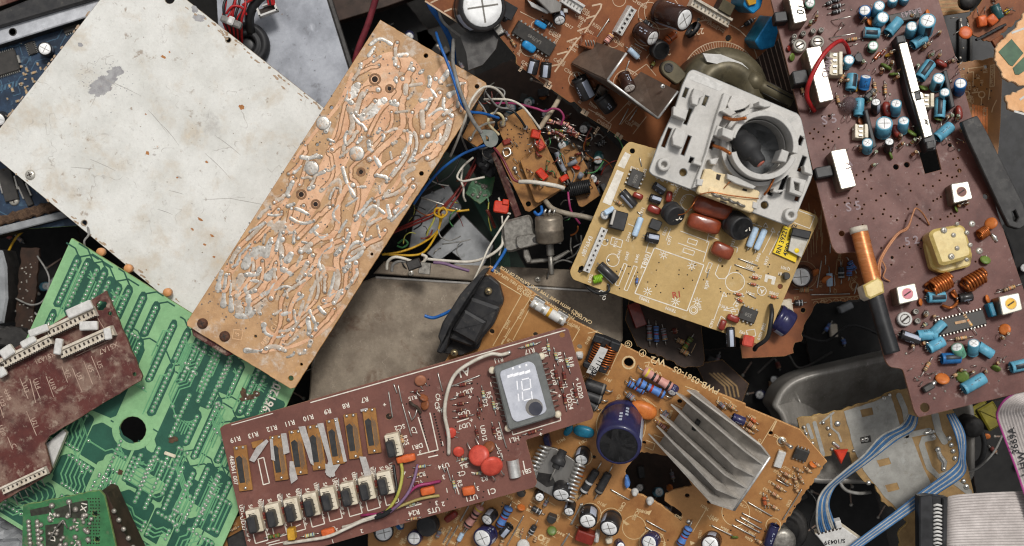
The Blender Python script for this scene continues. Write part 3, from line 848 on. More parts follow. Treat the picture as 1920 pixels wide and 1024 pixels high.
# ================================================================= chassis with blue board (upper left)
b = Board('computer_chassis', 'open metal chassis holding a dark blue circuit board, half under the white panel', 'chassis', (80, 200), -75)
b.substrate([(-120, 80), (260, -45), (330, 300), (200, 420), (-120, 440)], [], 5, [blue_pcb, green_edge], 'blue_circuit_board')
b.slab('side_rail', [(-120, 88), (-120, 120), (0, 83), (159, 33), (240, 8), (230, -22), (173, 0), (0, 50)], -20, 26, [white_bar, dark_metal], 2)
b.slab('top_bar', [(-120, 86), (0, 50), (173, -1), (240, -22), (230, -60), (60, -4), (0, 20), (-120, 52)], -20, 38, [black_dusty, black_plastic], 3)
b.slab('rear_strip', [(-60, 30), (0, 12), (70, -12), (70, -40), (-60, -20)], -20, 10, [maroon, dark_metal], 1)
p = b.L(24, 60, 26)
MB().lathe([(8, 26.2), (7.6, 26.6), (6, 26.8), (5.8, 26.2), (.1, 26.2)], 14, Matrix.Translation((p.x, p.y, 0)), 0, False).build('rail_screw', [dark_metal], b.root)
b.slab('bottom_rail', [(-60, 444), (0, 425), (120, 395), (200, 372), (206, 384), (135, 405), (0, 440), (-60, 458)], -30, 20, [grey_shell, dark_metal], 2)
b.slab('dusty_foam', jag([(-60, 420), (0, 404), (112, 374), (160, 360), (170, 378), (118, 393), (0, 423), (-60, 440)], None, 3, 7), -2, 9, [foam, foam], 3)
def soic(x, y, L, W, deg, n, h=7, name='chip'):
    return dip(b, x, y, L, W, deg, n, h, name)
q1 = soic(8, 118, 46, 40, 17, 12); soic(8, 118, 36, 50, 107, 1, 6.6, 'chip')
soic(58, 90, 24, 13, -70, 7, 5); soic(135, 52, 34, 14, 17, 8, 5); soic(14, 346, 62, 26, -75, 1, 8); soic(45, 358, 60, 12, -66, 1, 6)
cap(b, 90, 96, 85, 92, 13, 26, 'black'); cap(b, 6, 222, -1, 225, 13, 26, 'black'); cap(b, 128, 36, 122, 34, 7, 12, 'black')
screw(b, 27, 376, 10, can_metal, 5)
r_ = random.Random(5); sm = MB(); smt = MB()
for i in range(150):
    x = r_.uniform(-10, 190); y = r_.uniform(80, 250)
    if y > 245 - x * 1.15 or (x < 34 and y < 150) or (x < 110 and y < 118): continue
    c = b.L2((x, y)); a = b.ang(x, y, 17 + r_.choice((0, 90)))
    L_ = r_.choice((5, 7, 9)); sm.box(c[0], c[1], 0, 2.5, L_ * .5, L_ * .5, a, .3, 0)
    for s in (-1, 1): smt.box(c[0] + s * L_ * .38 * math.cos(a), c[1] + s * L_ * .38 * math.sin(a), 0, 2.2, L_ * .26, L_ * .5, a, .2, 0)
sm.build('surface_mount_part', [r_tan], b.root, 'stuff'); smt.build('surface_mount_pads', [silver], b.root, 'stuff')
tr = MB()
for i in range(70):
    x = r_.uniform(-20, 170); y = r_.uniform(70, 400); d = r_.choice((17, 107, 62))
    pts = [(x, y)]
    for s_ in range(2):
        a = math.radians(d + r_.choice((0, 45, -45))); l_ = r_.uniform(8, 26)
        pts.append((pts[-1][0] + math.cos(a) * l_, pts[-1][1] - math.sin(a) * l_))
    tr.strip([b.L2(p) for p in pts], 1.8, .02, .2, 0, False)
tr.build('circuit_traces', [blue_trace], b.root, 'stuff')
for i in range(5): b.fill([(2 + 7 * i, 160 - 2 * i), (6 + 7 * i, 159 - 2 * i), (4 + 7 * i, 170 - 2 * i), (0 + 7 * i, 171 - 2 * i)])
b.finish(blue_trace)

# ================================================================= grey sheet at the top
b = Board('metal_cover', 'smooth grey metal cover lying beneath the white panel', 'metal cover', (550, 60), -70, (.02, .04))
b.substrate([(400, -80), (592, -80), (615, 0), (692, 245), (560, 270), (410, 110)], [], 26, [grey_paint, dark_metal], 'cover_sheet', 14, 2.5)
b.slab('folded_lip', [(596, -60), (604, -60), (702, 248), (694, 250)], -24, -2, [dark_metal, dark_metal], 1)
b = Board('wooden_plank', 'dark brown dusty board behind the grey cover at the top edge', 'plank', (665, 0), -150)
b.substrate([(560, -120), (900, -120), (900, -50), (725, 12), (560, 62)], [], 30, [dark_brown, dark_brown], 'board_face', 0, 1)
free_wire('power_cable', 'dark red power cable dropping behind the orange copper board', 'cable', [(720, -50, -30), (704, 0, -50), (690, 45, -62), (668, 105, -80), (650, 190, -120)], 6.5, w_maroon)

# ================================================================= red and black harness
b = Board('wire_harness', 'red and black wire harness with white plug and pale cable tie', 'wire harness', (450, 40), -25)
r_ = random.Random(3)
for i in range(9):
    x = 424 + i * 3.6; m_ = [w_red, w_black][i % 2] if i != 6 else w_red
    b.wire('wire', [(x + r_.uniform(-4, 18), -30, 10 + r_.uniform(0, 16)), (x + r_.uniform(-8, 10) + (8 if i > 5 else 0), 8, 14 + r_.uniform(0, 16)), (418 + i * 4.4, 36, 16 + (i % 3) * 3), (424 + i * 3.6, 56, 4), (428 + i * 3.2, 82, -30)], 2.6, m_)
b.wire('wire', [(470, 60, -20), (468, 30, 6), (482, 2, 16), (510, -20, 20)], 9, w_black)
b.wire('wire', [(455, 10, 25), (470, 0, 30), (486, -12, 28)], 3, w_red)
b.wire('wire', [(424, 26, 24), (436, 12, 30), (452, 14, 26), (462, 28, 18)], 2.6, w_red)
for i in range(4): b.wire('wire', [(504 + i * 3.4, 10, 12), (500 + i * 3.6, -14, 18), (496 + i * 4, -50, 20)], 2.6, [w_red, w_black, w_red, w_red][i])
block(b, 432, 40, 40, 13, 13, -22, [w_grey, w_grey], 'cable_tie', 3, 14, 3)
block(b, 432, 38, 12, 16, 18, -22, [label_white, w_grey], 'cable_tie_head', 3, 14, 3)
c = b.L(501, 18, 10); a = b.ang(501, 18, 20); M = Matrix.Translation((c.x, c.y, 0)) @ Matrix.Rotation(a, 4, 'Z')
mb = MB()
for (x, y, sx, sy) in ((0, -7, 38, 4), (-17, 0, 4, 18), (17, 2, 4, 22), (0, 9, 12, 3)): mb.box(x, y, 0, 14, sx, sy, 0, .6, 0, 0, 0, M)
mb.box(0, 0, 0, 4, 34, 14, 0, .4, 1, 1, 0, M)
mb.build('plug', [label_white, slot_dark], b.root)
b = Board('rubber_ring', 'black rubber ring lying on the grey cover beside the red wires', 'rubber ring', (462, 84), -48)
MB().lathe([(43, -14), (44, 0), (40, 7), (34, 9), (30, 4), (27, 4), (24, 8), (19, 6), (16, -6), (16, -14)], 32, Matrix.Identity(4), 0, True, None, False).build('ring_body', [black_rubber], b.root)
MB().lathe([(15.5, -14), (15.5, -7), (10, -5), (.1, -5)], 20).build('ring_core', [black_plastic], b.root)

# ================================================================= white painted panel
b = Board('painted_metal_panel', 'large white painted steel panel with rust specks and a chipped grey patch', 'metal panel', (320, 260), 0, (-.012, .02))
out = [(-30, 278), (249, -80), (740, 306), (452, 676)]
b.substrate(out, [(428, 75, 4.4), (158, 418, 4.6), (318, -2, 9), (57, 328, 3)], 5, [white_paint, worn_edge], 'panel_sheet', 7, .9)
mb = MB()
pts = [b.L2(p) for p in out]
for i in range(4):
    a_, c_ = Vector(pts[i]), Vector(pts[(i + 1) % 4])
    e = (c_ - a_).normalized(); nn = Vector((e.y, -e.x)) if area2(pts) < 0 else Vector((-e.y, e.x))
    if True:
        a2, c2 = a_ + e * 7 + nn * 1.5, c_ - e * 7 + nn * 1.5
        mb.quad4((*a2, -5), (*c2, -5), (*c2, -38), (*a2, -38), 2)
mb.build('folded_rim', [worn_edge], b.root)
for (x, y, r) in ((428, 75, 6), (158, 418, 6.4)):
    c = b.L(x, y); MB().lathe([(r, 0), (r, .4), (r * .8, .5), (r * .74, -.6)], 16, Matrix.Translation(c), 0, True, None, False).build('screw_hole_rim', [worn_edge], b.root)
screw(b, 57, 328, 9.5, can_metal, 4)
def blotch(cx, cy, rx, ry, seed, rot=0, n=150):
    r = random.Random(seed); ph = [r.uniform(0, 6.28) for _ in range(9)]
    out_ = []
    for i in range(n):
        t = 2 * math.pi * i / n
        f = 1 + sum(.16 / (1 + k * .45) * math.sin((k + 1) * t + ph[k]) for k in range(9)) + r.uniform(-.11, .09)
        x, y = rx * f * math.cos(t), ry * f * math.sin(t)
        out_.append((cx + x * math.cos(rot) - y * math.sin(rot), cy + x * math.sin(rot) + y * math.cos(rot)))
    return out_
mb = MB()
def patch(bd, pts, z=.15):
    q = [bd.L2(p) for p in pts]; cc = (sum(p[0] for p in q) / len(q), sum(p[1] for p in q) / len(q))
    n = len(q); mb.add([(x, y, z) for x, y in q] + [(*cc, z)], [(i, (i + 1) % n, n) for i in range(n)])
patch(b, blotch(190, 160, 23, 17, 4, -.6)); patch(b, blotch(216, 138, 15, 11, 9, -.4), .17); patch(b, blotch(185, 170, 20, 10, 12, -.2), .19)
m1 = mb; mb = MB(); patch(b, blotch(374, 35, 12, 6, 5, .2)); patch(b, blotch(366, 18, 8, 5, 6, .8), .17); mb.build('chipped_patch', [bare_steel], b.root); mb = m1; patch(b, blotch(150, 84, 5, 4, 8, 0, 40))
r_ = random.Random(21)
for i in range(60):
    a = r_.uniform(0, 6.28); d = abs(r_.gauss(0, 1)) * 12 + 26
    patch(b, blotch(200 + d * math.cos(a) * 1.1, 152 + d * math.sin(a) * .9, r_.uniform(.4, 1.5), r_.uniform(.4, 1.2), i, 0, 9))
mb.build('chipped_patch', [bare_steel], b.root)
mb = MB()
for (x, y, rx, ry) in ((306, 107, 5, 2.5), (318, 98, 2, 1.5), (376, 412, 6, 2, ), (361, 430, 3, 2), (398, 442, 4, 2), (384, 459, 3, 2), (401, 482, 2.5, 2), (277, 287, 4, 3), (452, 201, 6, 4), (388, 304, 3, 2), (332, 333, 2, 1.5), (273, 214, 2, 1.2)):
    patch(b, blotch(x, y, rx, ry, int(x), .6, 26))
mb.build('rust_spot', [mat('rust_stain', (176, 122, 70), (150, 100, 60), rough=.8, scale=4)], b.root, 'stuff')
mb = MB(); r_ = random.Random(18)
for i in range(13):
    x, y, a, l_ = r_.uniform(90, 520), r_.uniform(60, 420), r_.gauss(.6, .5), r_.uniform(20, 90)
    mb.strip([b.L2((x + l_ * t * math.cos(a) + 2 * math.sin(t * 3), y + l_ * t * math.sin(a))) for t in (0, .3, .6, 1)], [.5, 1.1, .9, .4], .05, .16, 0, False, .1)
mb.build('scratches', [mat('scratch_grey', (166, 162, 156), rough=.6)], b.root, 'stuff')
mb = MB()
for (p0, p1, n_) in (((0, 304), (330, 572), 26), ((352, 4), (604, 202), 40), ((-20, 262), (180, 6), 14)):
    for i in range(n_):
        t = r_.random(); d_ = abs(r_.gauss(0, 5)); x = p0[0] + (p1[0] - p0[0]) * t; y = p0[1] + (p1[1] - p0[1]) * t; s_ = 1 if p0[0] == 352 else -1
        patch(b, blotch(x - .6 * d_ * s_ * (1 if p0[0] != -20 else -1), y + .8 * d_ * s_ * (1 if p0[0] != -20 else -1), r_.uniform(1.5, 7), r_.uniform(.8, 2.2), i, .66 if p0[0] != -20 else -.9, 22), .1 + .001 * i)
mb.build('edge_rust', [mat('edge_rust', (172, 152, 130), (146, 122, 98), rough=.7, scale=6)], b.root, 'stuff')
mb = MB(); r_ = random.Random(8)
for i in range(40):
    x, y = r_.uniform(30, 600), r_.uniform(10, 520)
    if not (abs((x - 320) * .8 - (y - 260) * .1) < 240): continue
    patch(b, blotch(x, y, r_.uniform(.4, 1.6), r_.uniform(.4, 1.1), i, r_.uniform(0, 3), 8))
mb.build('dirt_specks', [mat('dirt', (120, 104, 90), rough=.8)], b.root, 'stuff')

# ================================================================= green solder-side board
b = Board('green_circuit_board', 'large green circuit board showing its solder side with a round hole', 'circuit board', (230, 760), 34, (.0, -.03))
TL = Vector((134, 446)); U = Vector((.851, .525)); V = Vector((-.412, .911))
G = lambda u, v: tuple(TL + U * u + V * v)
b.substrate([G(0, 0), G(502, 4), G(500, 520), G(0, 520)], [(249, 806, 25)], 6, [green_lt, green_edge], 'substrate', 3)
dk = MB(); tr = MB(); pd = MB(); sd = b.sd
q = lambda u, v: b.L2(G(u, v))
lay = [0]
dl = [0]
def dark(pts, ch=5):
    dl[0] += 1
    dk.prism(round_poly([q(*p) for p in pts], ch, 1), .02, .15 + .003 * dl[0], 0, 0)
def trace(pts, w=3.0):
    lay[0] += 1
    tr.strip([q(*p) for p in pts], w, .5, .75 + .002 * (lay[0] % 150), 0, False)
def pin(u, v, r=3.1):
    p_ = q(u, v); pd.prism(circle(p_[0], p_[1], r + 1.3, 8), .5, 1.1 + .0005 * (lay[0] % 100), 0, 0)
    sd.dome(p_[0], p_[1], r * .86, 2.4, 8, 1.1, 0)
r_ = random.Random(17)
HOLE = (b.L2((249, 806)))
def clear(u, v, d=34):
    p_ = q(u, v); return math.hypot(p_[0] - HOLE[0], p_[1] - HOLE[1]) > d
# dark strips that carry rows of IC pins (upper half)
rows = []
u = 28
while u < 470:
    v = 18 + r_.uniform(0, 18)
    while v < 300:
        Ln = r_.choice((62, 84, 96, 118))
        w = r_.choice((15, 17, 36))
        if clear(u + w / 2, v + Ln / 2, 70): rows.append((u, v, w, Ln))
        v += Ln + r_.uniform(12, 22)
    u += r_.choice((26, 30, 44))
for (u, v, w, Ln) in rows:
    dark([(u - w / 2 + 3, v - 9), (u + w / 2, v - 4), (u + w / 2, v + Ln), (u - w / 2, v + Ln + 6), (u - w / 2, v)], 5)
    n = int(Ln / 8.4)
    for i in range(n):
        pin(u + (-5 if w > 20 else 0) * (1 if w > 20 else 0) - (6 if w > 20 else 0), v + 5 + i * 8.4)
        if w > 20: pin(u + 11, v + 5 + i * 8.4)
    if r_.random() < .75:
        s_ = r_.choice((-1, 1)); k = r_.randint(2, 4)
        for j in range(k):
            uu = u + s_ * (w / 2 - 3 + 0 * j); 
            trace([(u, v + 12 + j * 6), (u + s_ * (9 + j * 5), v + 20 + j * 2), (u + s_ * (9 + j * 5), v + Ln * r_.uniform(.6, 1.2))], 2.6)
    # dark gap line wandering away from the strip
    for s_ in (-1, 1):
        if r_.random() < .8:
            l_ = r_.uniform(20, 60); d_ = r_.uniform(10, 24)
            pp = [(u, v - 4), (u + s_ * d_, v - 4 - d_ * .8), (u + s_ * (d_ + l_ * .4), v - 4 - d_ * .8)]
            dk.strip([q(*p) for p in pp], 3, .02, .55, 0, False)
# lower half: big dark area with light islands and bundles of traces
dark([(150, 120), (176, 96), (214, 100), (216, 250), (150, 260)], 8); dark([(300, 60), (352, 50), (354, 250), (300, 250)], 8)
isl = MB()
for (cu_, cv_, a_, c_) in ((265, 250, 50, 44), (70, 330, 14, 40), (120, 410, 34, 12), (230, 360, 10, 34), (318, 318, 34, 16), (410, 320, 24, 14), (395, 430, 10, 50), (180, 470, 46, 9), (310, 460, 16, 16), (446, 400, 9, 60), (60, 440, 12, 18), (250, 318, 22, 12)):
    d_ = min(a_, c_) * .8; pts = [(cu_ - a_, cv_ - c_ + d_), (cu_ - a_ + d_, cv_ - c_), (cu_ + a_, cv_ - c_), (cu_ + a_, cv_ + c_ - d_), (cu_ + a_ - d_, cv_ + c_), (cu_ - a_, cv_ + c_)]
    hp = [q(*p) for p in pts]
    if (cu_, cv_) == (265, 250):
        cc = HOLE; hp = circle(cc[0], cc[1], 44, 12, .2)
        isl.strip([(cc[0] + 32 * math.cos(t * .2618), cc[1] + 32 * math.sin(t * .2618)) for t in range(25)], 13, .2, .66, 0, False)
        continue
    isl.prism(round_poly(hp, 2, 1), .2, .62 + .001 * a_, 0, 0)
isl.build('copper_pour', [green_lt], b.root)
def bundle(u, v, d, n, seed):
    r = random.Random(seed); ang = d; pts = [Vector((u, v))]
    dirs = []
    for s_ in range(r.randint(2, 4)):
        l_ = r.uniform(18, 60); dirs.append((ang, l_)); ang += r.choice((-45, 45))
    for j in range(n):
        off = (j - n / 2) * 6.2; cur = Vector((u + off * math.sin(math.radians(d)), v - off * math.cos(math.radians(d)))); path = [tuple(cur)]
        for (a, l_) in dirs:
            cur = cur + Vector((math.cos(math.radians(a)), math.sin(math.radians(a)))) * (l_ + off * .3); path.append(tuple(cur))
        if all(10 < p[0] < 490 and 8 < p[1] < 515 and clear(*p, 44) for p in path):
            trace(path, 2.5)
            if r.random() < .8: pin(*path[0])
            if r.random() < .8: pin(*path[-1])
def cell(u0, v0, w_, h_, seed):
    r = random.Random(seed); n = r.randint(3, 6); fu, fv = r.random() < .5, r.random() < .5; sp = 8.4; kind = r.randint(0, 3)
    c1_, c2_ = 4 + 10 * (seed % 2), 4 + 10 * (seed % 3 == 0)
    if clear(u0 + w_ / 2, v0 + h_ / 2, 30): dark([(u0 + c1_, v0), (u0 + w_ - c2_, v0), (u0 + w_, v0 + c2_), (u0 + w_, v0 + h_ - c1_), (u0 + w_ - c1_, v0 + h_), (u0, v0 + h_), (u0, v0 + c1_)], 2)
    def T(u, v): return (u0 + (w_ - u if fu else u), v0 + (h_ - v if fv else v))
    for j in range(n):
        o = j * sp
        if kind == 0: p = [(5, 6 + o), (w_ - 12 - o, 6 + o), (w_ - 5 - o, 13 + o), (w_ - 5 - o, h_ - 5)]
        elif kind == 1: p = [(6 + o, 5), (6 + o, h_ * .35 - o * .3), (16 + o, h_ * .35 + 10 - o * .3), (16 + o, h_ - 5)]
        elif kind == 2: p = [(6 + o, 5), (6 + o, h_ * r.uniform(.4, .95))]
        else: p = [(5, 8 + o), (w_ * .4, 8 + o), (w_ * .4 + 10, 18 + o), (w_ - 5, 18 + o)]
        p = [T(*q__) for q__ in p]
        if any(not (14 < a_ < 484 and 262 < b_ < 508 and clear(a_, b_, 46)) for a_, b_ in p): continue
        trace(p, 3.0); pin(*p[0], 2.9); pin(*p[-1], 2.9)
    if kind != 2 and r.random() < .6:
        for j in range(r.randint(2, 6)):
            a_, b_ = T(8 + j * 8.4, h_ - 9)
            if 14 < a_ < 484 and b_ < 506 and clear(a_, b_, 44): pin(a_, b_, 2.9)
sd_ = 500; v = 266
while v < 500:
    u = 16 + r_.uniform(0, 12); hh_ = r_.choice((52, 62, 74))
    while u < 470:
        ww_ = r_.choice((46, 58, 72, 86)); sd_ += 1
        cell(u, v, min(ww_, 486 - u), min(hh_, 512 - v), sd_); u += ww_ + r_.choice((2, 5, 10))
    v += hh_ + 7
for i in range(16): bundle(r_.uniform(30, 470), r_.uniform(40, 250), 90, r_.randint(2, 4), 300 + i)
# right-hand margin: long parallel gap lines and the serial number
for j in range(4):
    lay[0] += 1; dk.strip([q(*p) for p in ((405 + j * 17, 500), (405 + j * 17, 330 - j * 16), (425 + j * 14, 310 - j * 16), (425 + j * 14, 250 - j * 20))], 3, .02, .64 + .003 * j, 0, False)
dk.strip([q(*p) for p in ((400, 190), (400, 150), (440, 120), (440, 60))], 3, .02, .63, 0, False)
dark([(470, 55), (498, 52), (498, 130), (472, 128)], 4)
dk.build('solder_mask_gaps', [green_dk], b.root); tr.build('circuit_traces', [green_trace], b.root, 'stuff'); pd.build('solder_pads', [green_trace], b.root, 'stuff')
b.txt('961201', 513, 741, 17, 66, 0, 1, 2.2)
for (x, y) in ((186, 472), (238, 503), (312, 548)): 
    p_ = b.L2((x, y)); MB().lathe([(8, -20), (8, -11), (7, -9), (.1, -9)], 16, Matrix.Translation((p_[0] - 2, p_[1] - 1, 0))).build('mounting_stud', [mat('stud_tan', (206, 148, 98), (186, 128, 82), rough=.5)], b.root)
for (x, y, rx, ry, s) in ((465, 745, 20, 5, 3), (458, 738, 6, 9, 5), (325, 825, 9, 6, 9), (226, 886, 5, 5, 11), (480, 735, 6, 3, 2)):
    pts = [b.L2(p) for p in blotch(x, y, rx, ry, s, -.2, 40)]; cc = (sum(p[0] for p in pts) / 40, sum(p[1] for p in pts) / 40)
    MB().add([(*p, 1.9) for p in pts] + [(*cc, 2.4)], [(i, (i + 1) % 40, 40) for i in range(40)], 0, True).build('glue_residue', [foam], b.root)
block(b, 318, 853, 22, 6, 4, -20, [cream, cream], 'plastic_stub', 1, 1)
b.finish(silk, solder)

# ================================================================= maroon board
b = Board('maroon_circuit_board', 'dusty maroon circuit board with white multi-pin sockets lying on the green board', 'circuit board', (130, 720), 84, (.02, .03))
f = cv(0, 540, 2.114)
out = [(199, 545), (267, 706), (264, 714), (92, 818), (84, 832), (97, 880), (92, 890), (-30, 960), (-80, 720), (-10, 676)]
b.substrate(jag(out, (0, 2, 6), .8, 9, 2), [blotch(188, 573, 10, 9, 3, 0, 18), (206, 588, 4), (252, 702, 4)], 7, [maroon, maroon_edge])
def socket(x, y, L, W, deg, n, latches):
    o = header(b, x, y, L, W, 20, deg, n, cream_dirty, 'socket', slot_dark)
    for (lx, ly, ll, lw, ld, lh) in latches: block(b, lx, ly, ll, lw, lh, ld, [label_white, cream_dirty], 'latch', 2, 16, 3, o)
    k = MB(); kx = b.k(x, y); p_ = b.L(x, y, 20 * kx); a = b.ang(x, y, deg); M = Matrix.Translation((p_.x, p_.y, 0)) @ Matrix.Rotation(a, 4, 'Z')
    for i in range(n * 2): k.box(-L / 2 * kx + L * kx * (i + .5) / (n * 2), -W * .5 * kx, 10, 19, L / n * .22, 3, 0, 0, 0, 0, 0, M)
    k.build('contact', [slot_dark], o, 'stuff')
socket(131, 604, 96, 20, 25, 11, [(148, 580, 50, 18, 24, 8)])
socket(160, 642, 108, 20, 24, 12, [(165, 611, 34, 17, 2, 9), (108, 650, 14, 30, -8, 9), (201, 626, 14, 22, 10, 6)])
socket(44, 661, 108, 20, 27, 11, [(71, 620, 38, 14, 20, 9), (52, 641, 30, 14, 30, 8), (12, 660, 26, 20, 35, 9)])
socket(-10, 690, 40, 18, 27, 4, [(2, 698, 16, 18, 30, 7)])
o = header(b, 43, 902, 90, 15, 16, 25, 10, cream_dirty, 'pin_strip', slot_dark)
for i in range(6): b.wire('contact_pin', [(18 + i * 11, 912 - i * 6, 4), (24 + i * 11, 926 - i * 5, -4), (34 + i * 10, 946 - i * 7, -16)], 1.2, silver_dark, o)
for (x0, y0, x1, y1) in ((245, 310, 268, 375), (287, 318, 325, 412), (332, 290, 367, 382), (362, 270, 398, 358), (183, 350, 213, 432), (80, 360, 112, 440), (118, 360, 142, 455), (132, 370, 160, 440), (105, 488, 145, 585), (0, 470, 15, 515), (20, 400, 40, 440), (30, 590, 50, 640)):
    b.line(*f(x0, y0), *f(x1, y1), 1.5)
for t, x, y in (('U2', 270, 340), ('U3', 314, 350), ('U5', 358, 320), ('U5', 395, 305), ('U10', 208, 382), ('U13', 100, 395), ('U14', 146, 380), ('U21', 138, 535), ('U18', 30, 425), ('U20', 8, 565), ('U23', 8, 450), ('C', 55, 625)):
    b.txt(t, *f(x, y), 9, -68)
b.txt('X51A7', *f(430, 238), 10, 205); b.txt('X51A21', *f(178, 278), 9, 205)
b.poly([f(x, y) for x, y in ((380, 105), (392, 128), (440, 205), (300, 270))], 1.4)
b.finish(silk_grey)

# ================================================================= small green board, bottom left
b = Board('small_green_board', 'small dirty green module board with lumpy solder joints at the bottom left corner', 'circuit board', (120, 980), 128, (-.05, -.1))
b.substrate(jag([(43, 948), (186, 919), (196, 930), (232, 1090), (40, 1090)], (0,), 1.2, 8, 4), [(178, 964, 5), (182, 1012, 5)], 6, [dirty_green, green_edge])
b.slab('side_board', [(188, 922), (200, 926), (214, 958), (268, 1075), (236, 1090), (222, 1040), (196, 940)], -60, -10, [dark_brown, dark_brown], 1)
r_ = random.Random(4); pad_ = MB()
for j in range(9):
    for i in range(2): b.pad(54 + i * 16 + j * .6, 978 + j * 8, 5, 5, 1)
for j in range(4): b.pad(77 + j * .3, 984 + j * 13, 5, 5, 1)
for i in range(34): b.pad(r_.uniform(90, 172), r_.uniform(960, 1024), r_.uniform(3.5, 5.5), 5, 1)
for (x, y) in ((98, 948), (130, 941), (142, 955), (158, 967)): b.pad(x, y, 6, 6, 1)
for i in range(6): b.pad(214 + i * 9, 958 + i * 17, 5, 4, 1)
for (x0, y0, x1, y1) in ((130, 942, 132, 966), (104, 992, 118, 975), (118, 975, 126, 990), (92, 1012, 104, 992)): b.wire('cut_lead', [(x0, y0, 5), ((x0 + x1) / 2, (y0 + y1) / 2, 9), (x1, y1, 6)], 1.6, silver_dark)
bk = MB()
for pts in ([(56, 956), (95, 948), (97, 962), (58, 968)], [(100, 956), (140, 942), (164, 938), (166, 958), (150, 972), (110, 970)], [(85, 985), (120, 980), (118, 1024), (86, 1024)]): bk.prism([b.L2(p) for p in pts], .02, .3)
bk.build('burnt_area', [mat('burnt_mask', (46, 44, 38), (58, 62, 50), rough=.6, scale=8)], b.root)
for i in range(90): b.hole(164 + (i % 5) * 5.5 + r_.uniform(-1, 1), 935 + (i // 5) * 6, 1.5)
for t, x, y, d in (('R7', 97, 970, 75), ('R1', 142, 984, 80), ('X1', 158, 950, 80), ('D2', 100, 1006, 82), ('D1', 146, 1020, 80)): b.txt(t, x, y, 11, d)
b.finish(silk)

# ================================================================= strip board between green and brown boards
b = Board('narrow_circuit_board', 'narrow amber circuit board corner below the brown display board', 'circuit board', (420, 1000), 4)
b.substrate([(310, 1040), (330, 1022), (470, 958), (520, 1060), (320, 1080)], [], 6, [mid_pcb, yellow_edge])
block(b, 408, 1006, 22, 14, 16, 30, [black_plastic, black_plastic], 'switch', 2)
block(b, 404, 996, 8, 6, 24, 30, [black_dusty, black_plastic], 'switch_lever', 2)
res(b, 430, 996, 450, 986, 'tan', 3.5)
b.txt('R1452', 436, 984, 5, 24); b.txt('CL3091', 380, 1010, 5, 24)
b.poly([(345, 1020), (372, 1008), (376, 1016)], 1.4)
b.slab('dark_cover', [(425, 1010), (470, 985), (500, 1050), (430, 1050)], 0, 10, [dark_metal, dark_metal], 2)
b.finish(silk_dim)

# ================================================================= copper board (orange, centre left)
b = Board('copper_circuit_board', 'long orange circuit board lying solder side up, corroded copper and white solder', 'circuit board', (630, 380), 92, (.015, .02))
f = cv(340, 20, 1.4217)
D = lambda x, y: b.L2(f(x, y))
out = [(713, 37), (911, 155), (913, 161), (553, 727), (545, 729), (351, 611), (350, 604)]
hol = [(652, 120, 6), (400, 258, 5), (516, 183, 8), (555, 208, 5), (362, 357, 5), (320, 490, 6), (358, 516, 6.5), (387, 575, 4), (640, 434, 6), (508, 649, 4), (198, 868, 4), (320, 943, 4), (292, 980, 7), (788, 202, 6), (479, 430, 5)]
b.substrate(jag(out, (0, 2, 4), .5, 10, 3), [(*f(x, y), r * .703) for x, y, r in hol], 7, [tan_pcb, tan_edge], 'substrate', 0, .6)
cp = MB(); z = [0]
def stream(pts, sub=5):
    q_ = smooth_path([(x, y, w_) for x, y, w_ in pts], sub)
    z[0] += 1
    cp.strip([D(p.x, p.y) for p in q_], [p.z * .70 for p in q_], .02, .35 + .012 * z[0], 0)
S_ = [
 [(505, 150, 30), (560, 135, 50), (612, 150, 40), (640, 190, 22)], [(548, 150, 60), (530, 210, 84), (480, 262, 84), (440, 330, 66), (410, 400, 60), (370, 460, 50), (330, 530, 50), (300, 590, 30)],
 [(600, 210, 20), (560, 262, 24), (528, 320, 26), (522, 390, 24), (505, 450, 22), (480, 500, 26), (468, 560, 22), (452, 610, 18), (428, 655, 14)],
 [(350, 420, 10), (300, 470, 12), (270, 520, 12), (205, 600, 12), (160, 660, 13), (112, 725, 12)],
 [(330, 440, 7), (285, 482, 9), (250, 520, 9), (190, 590, 9), (140, 660, 9), (118, 690, 9)],
 [(372, 470, 10), (330, 520, 16), (260, 610, 24), (225, 660, 30), (190, 700, 26), (168, 750, 14)],
 [(280, 640, 40), (250, 700, 44), (215, 730, 30), (190, 770, 14)], [(420, 500, 20), (400, 540, 20), (360, 590, 24), (310, 640, 24)],
 [(560, 320, 12), (610, 360, 12), (560, 440, 14), (520, 500, 12)], [(690, 330, 11), (640, 380, 10), (600, 410, 11), (575, 460, 10), (545, 500, 12)],
 [(450, 660, 9), (430, 640, 9), (445, 610, 9)], [(175, 905, 7), (240, 905, 8), (310, 890, 9), (380, 850, 9), (430, 790, 9)], [(215, 830, 7), (240, 860, 8), (280, 870, 8), (320, 840, 8)],
 [(700, 150, 16), (670, 200, 24), (640, 250, 20), (610, 280, 16)], [(740, 220, 12), (700, 260, 14), (660, 300, 12)], [(480, 540, 10), (520, 560, 12), (560, 520, 12)],
 [(360, 640, 14), (400, 640, 12), (400, 600, 10)], [(300, 770, 8), (330, 720, 10), (370, 690, 12), (420, 690, 8)], [(455, 170, 10), (420, 250, 10), (360, 320, 9), (300, 400, 8)]]
for s_ in S_: stream(s_)
cp.build('copper_tracks', [copper_old], b.root)
sd = MB(); sd2 = MB(); z = [0]; occ = set()
def bead(pts, h=.55):
    q_ = smooth_path([(x, y, w_) for x, y, w_ in pts], 4)
    z[0] += 1; rr = random.Random(z[0])
    (sd if z[0] % 5 < 4 else sd2).bead([D(p.x, p.y) for p in q_], [max(2, p.z * .76 * rr.uniform(.86, 1.16)) for p in q_], h, .3, 0)
    for p in q_: occ.add((round(p.x / 6), round(p.y / 6)))
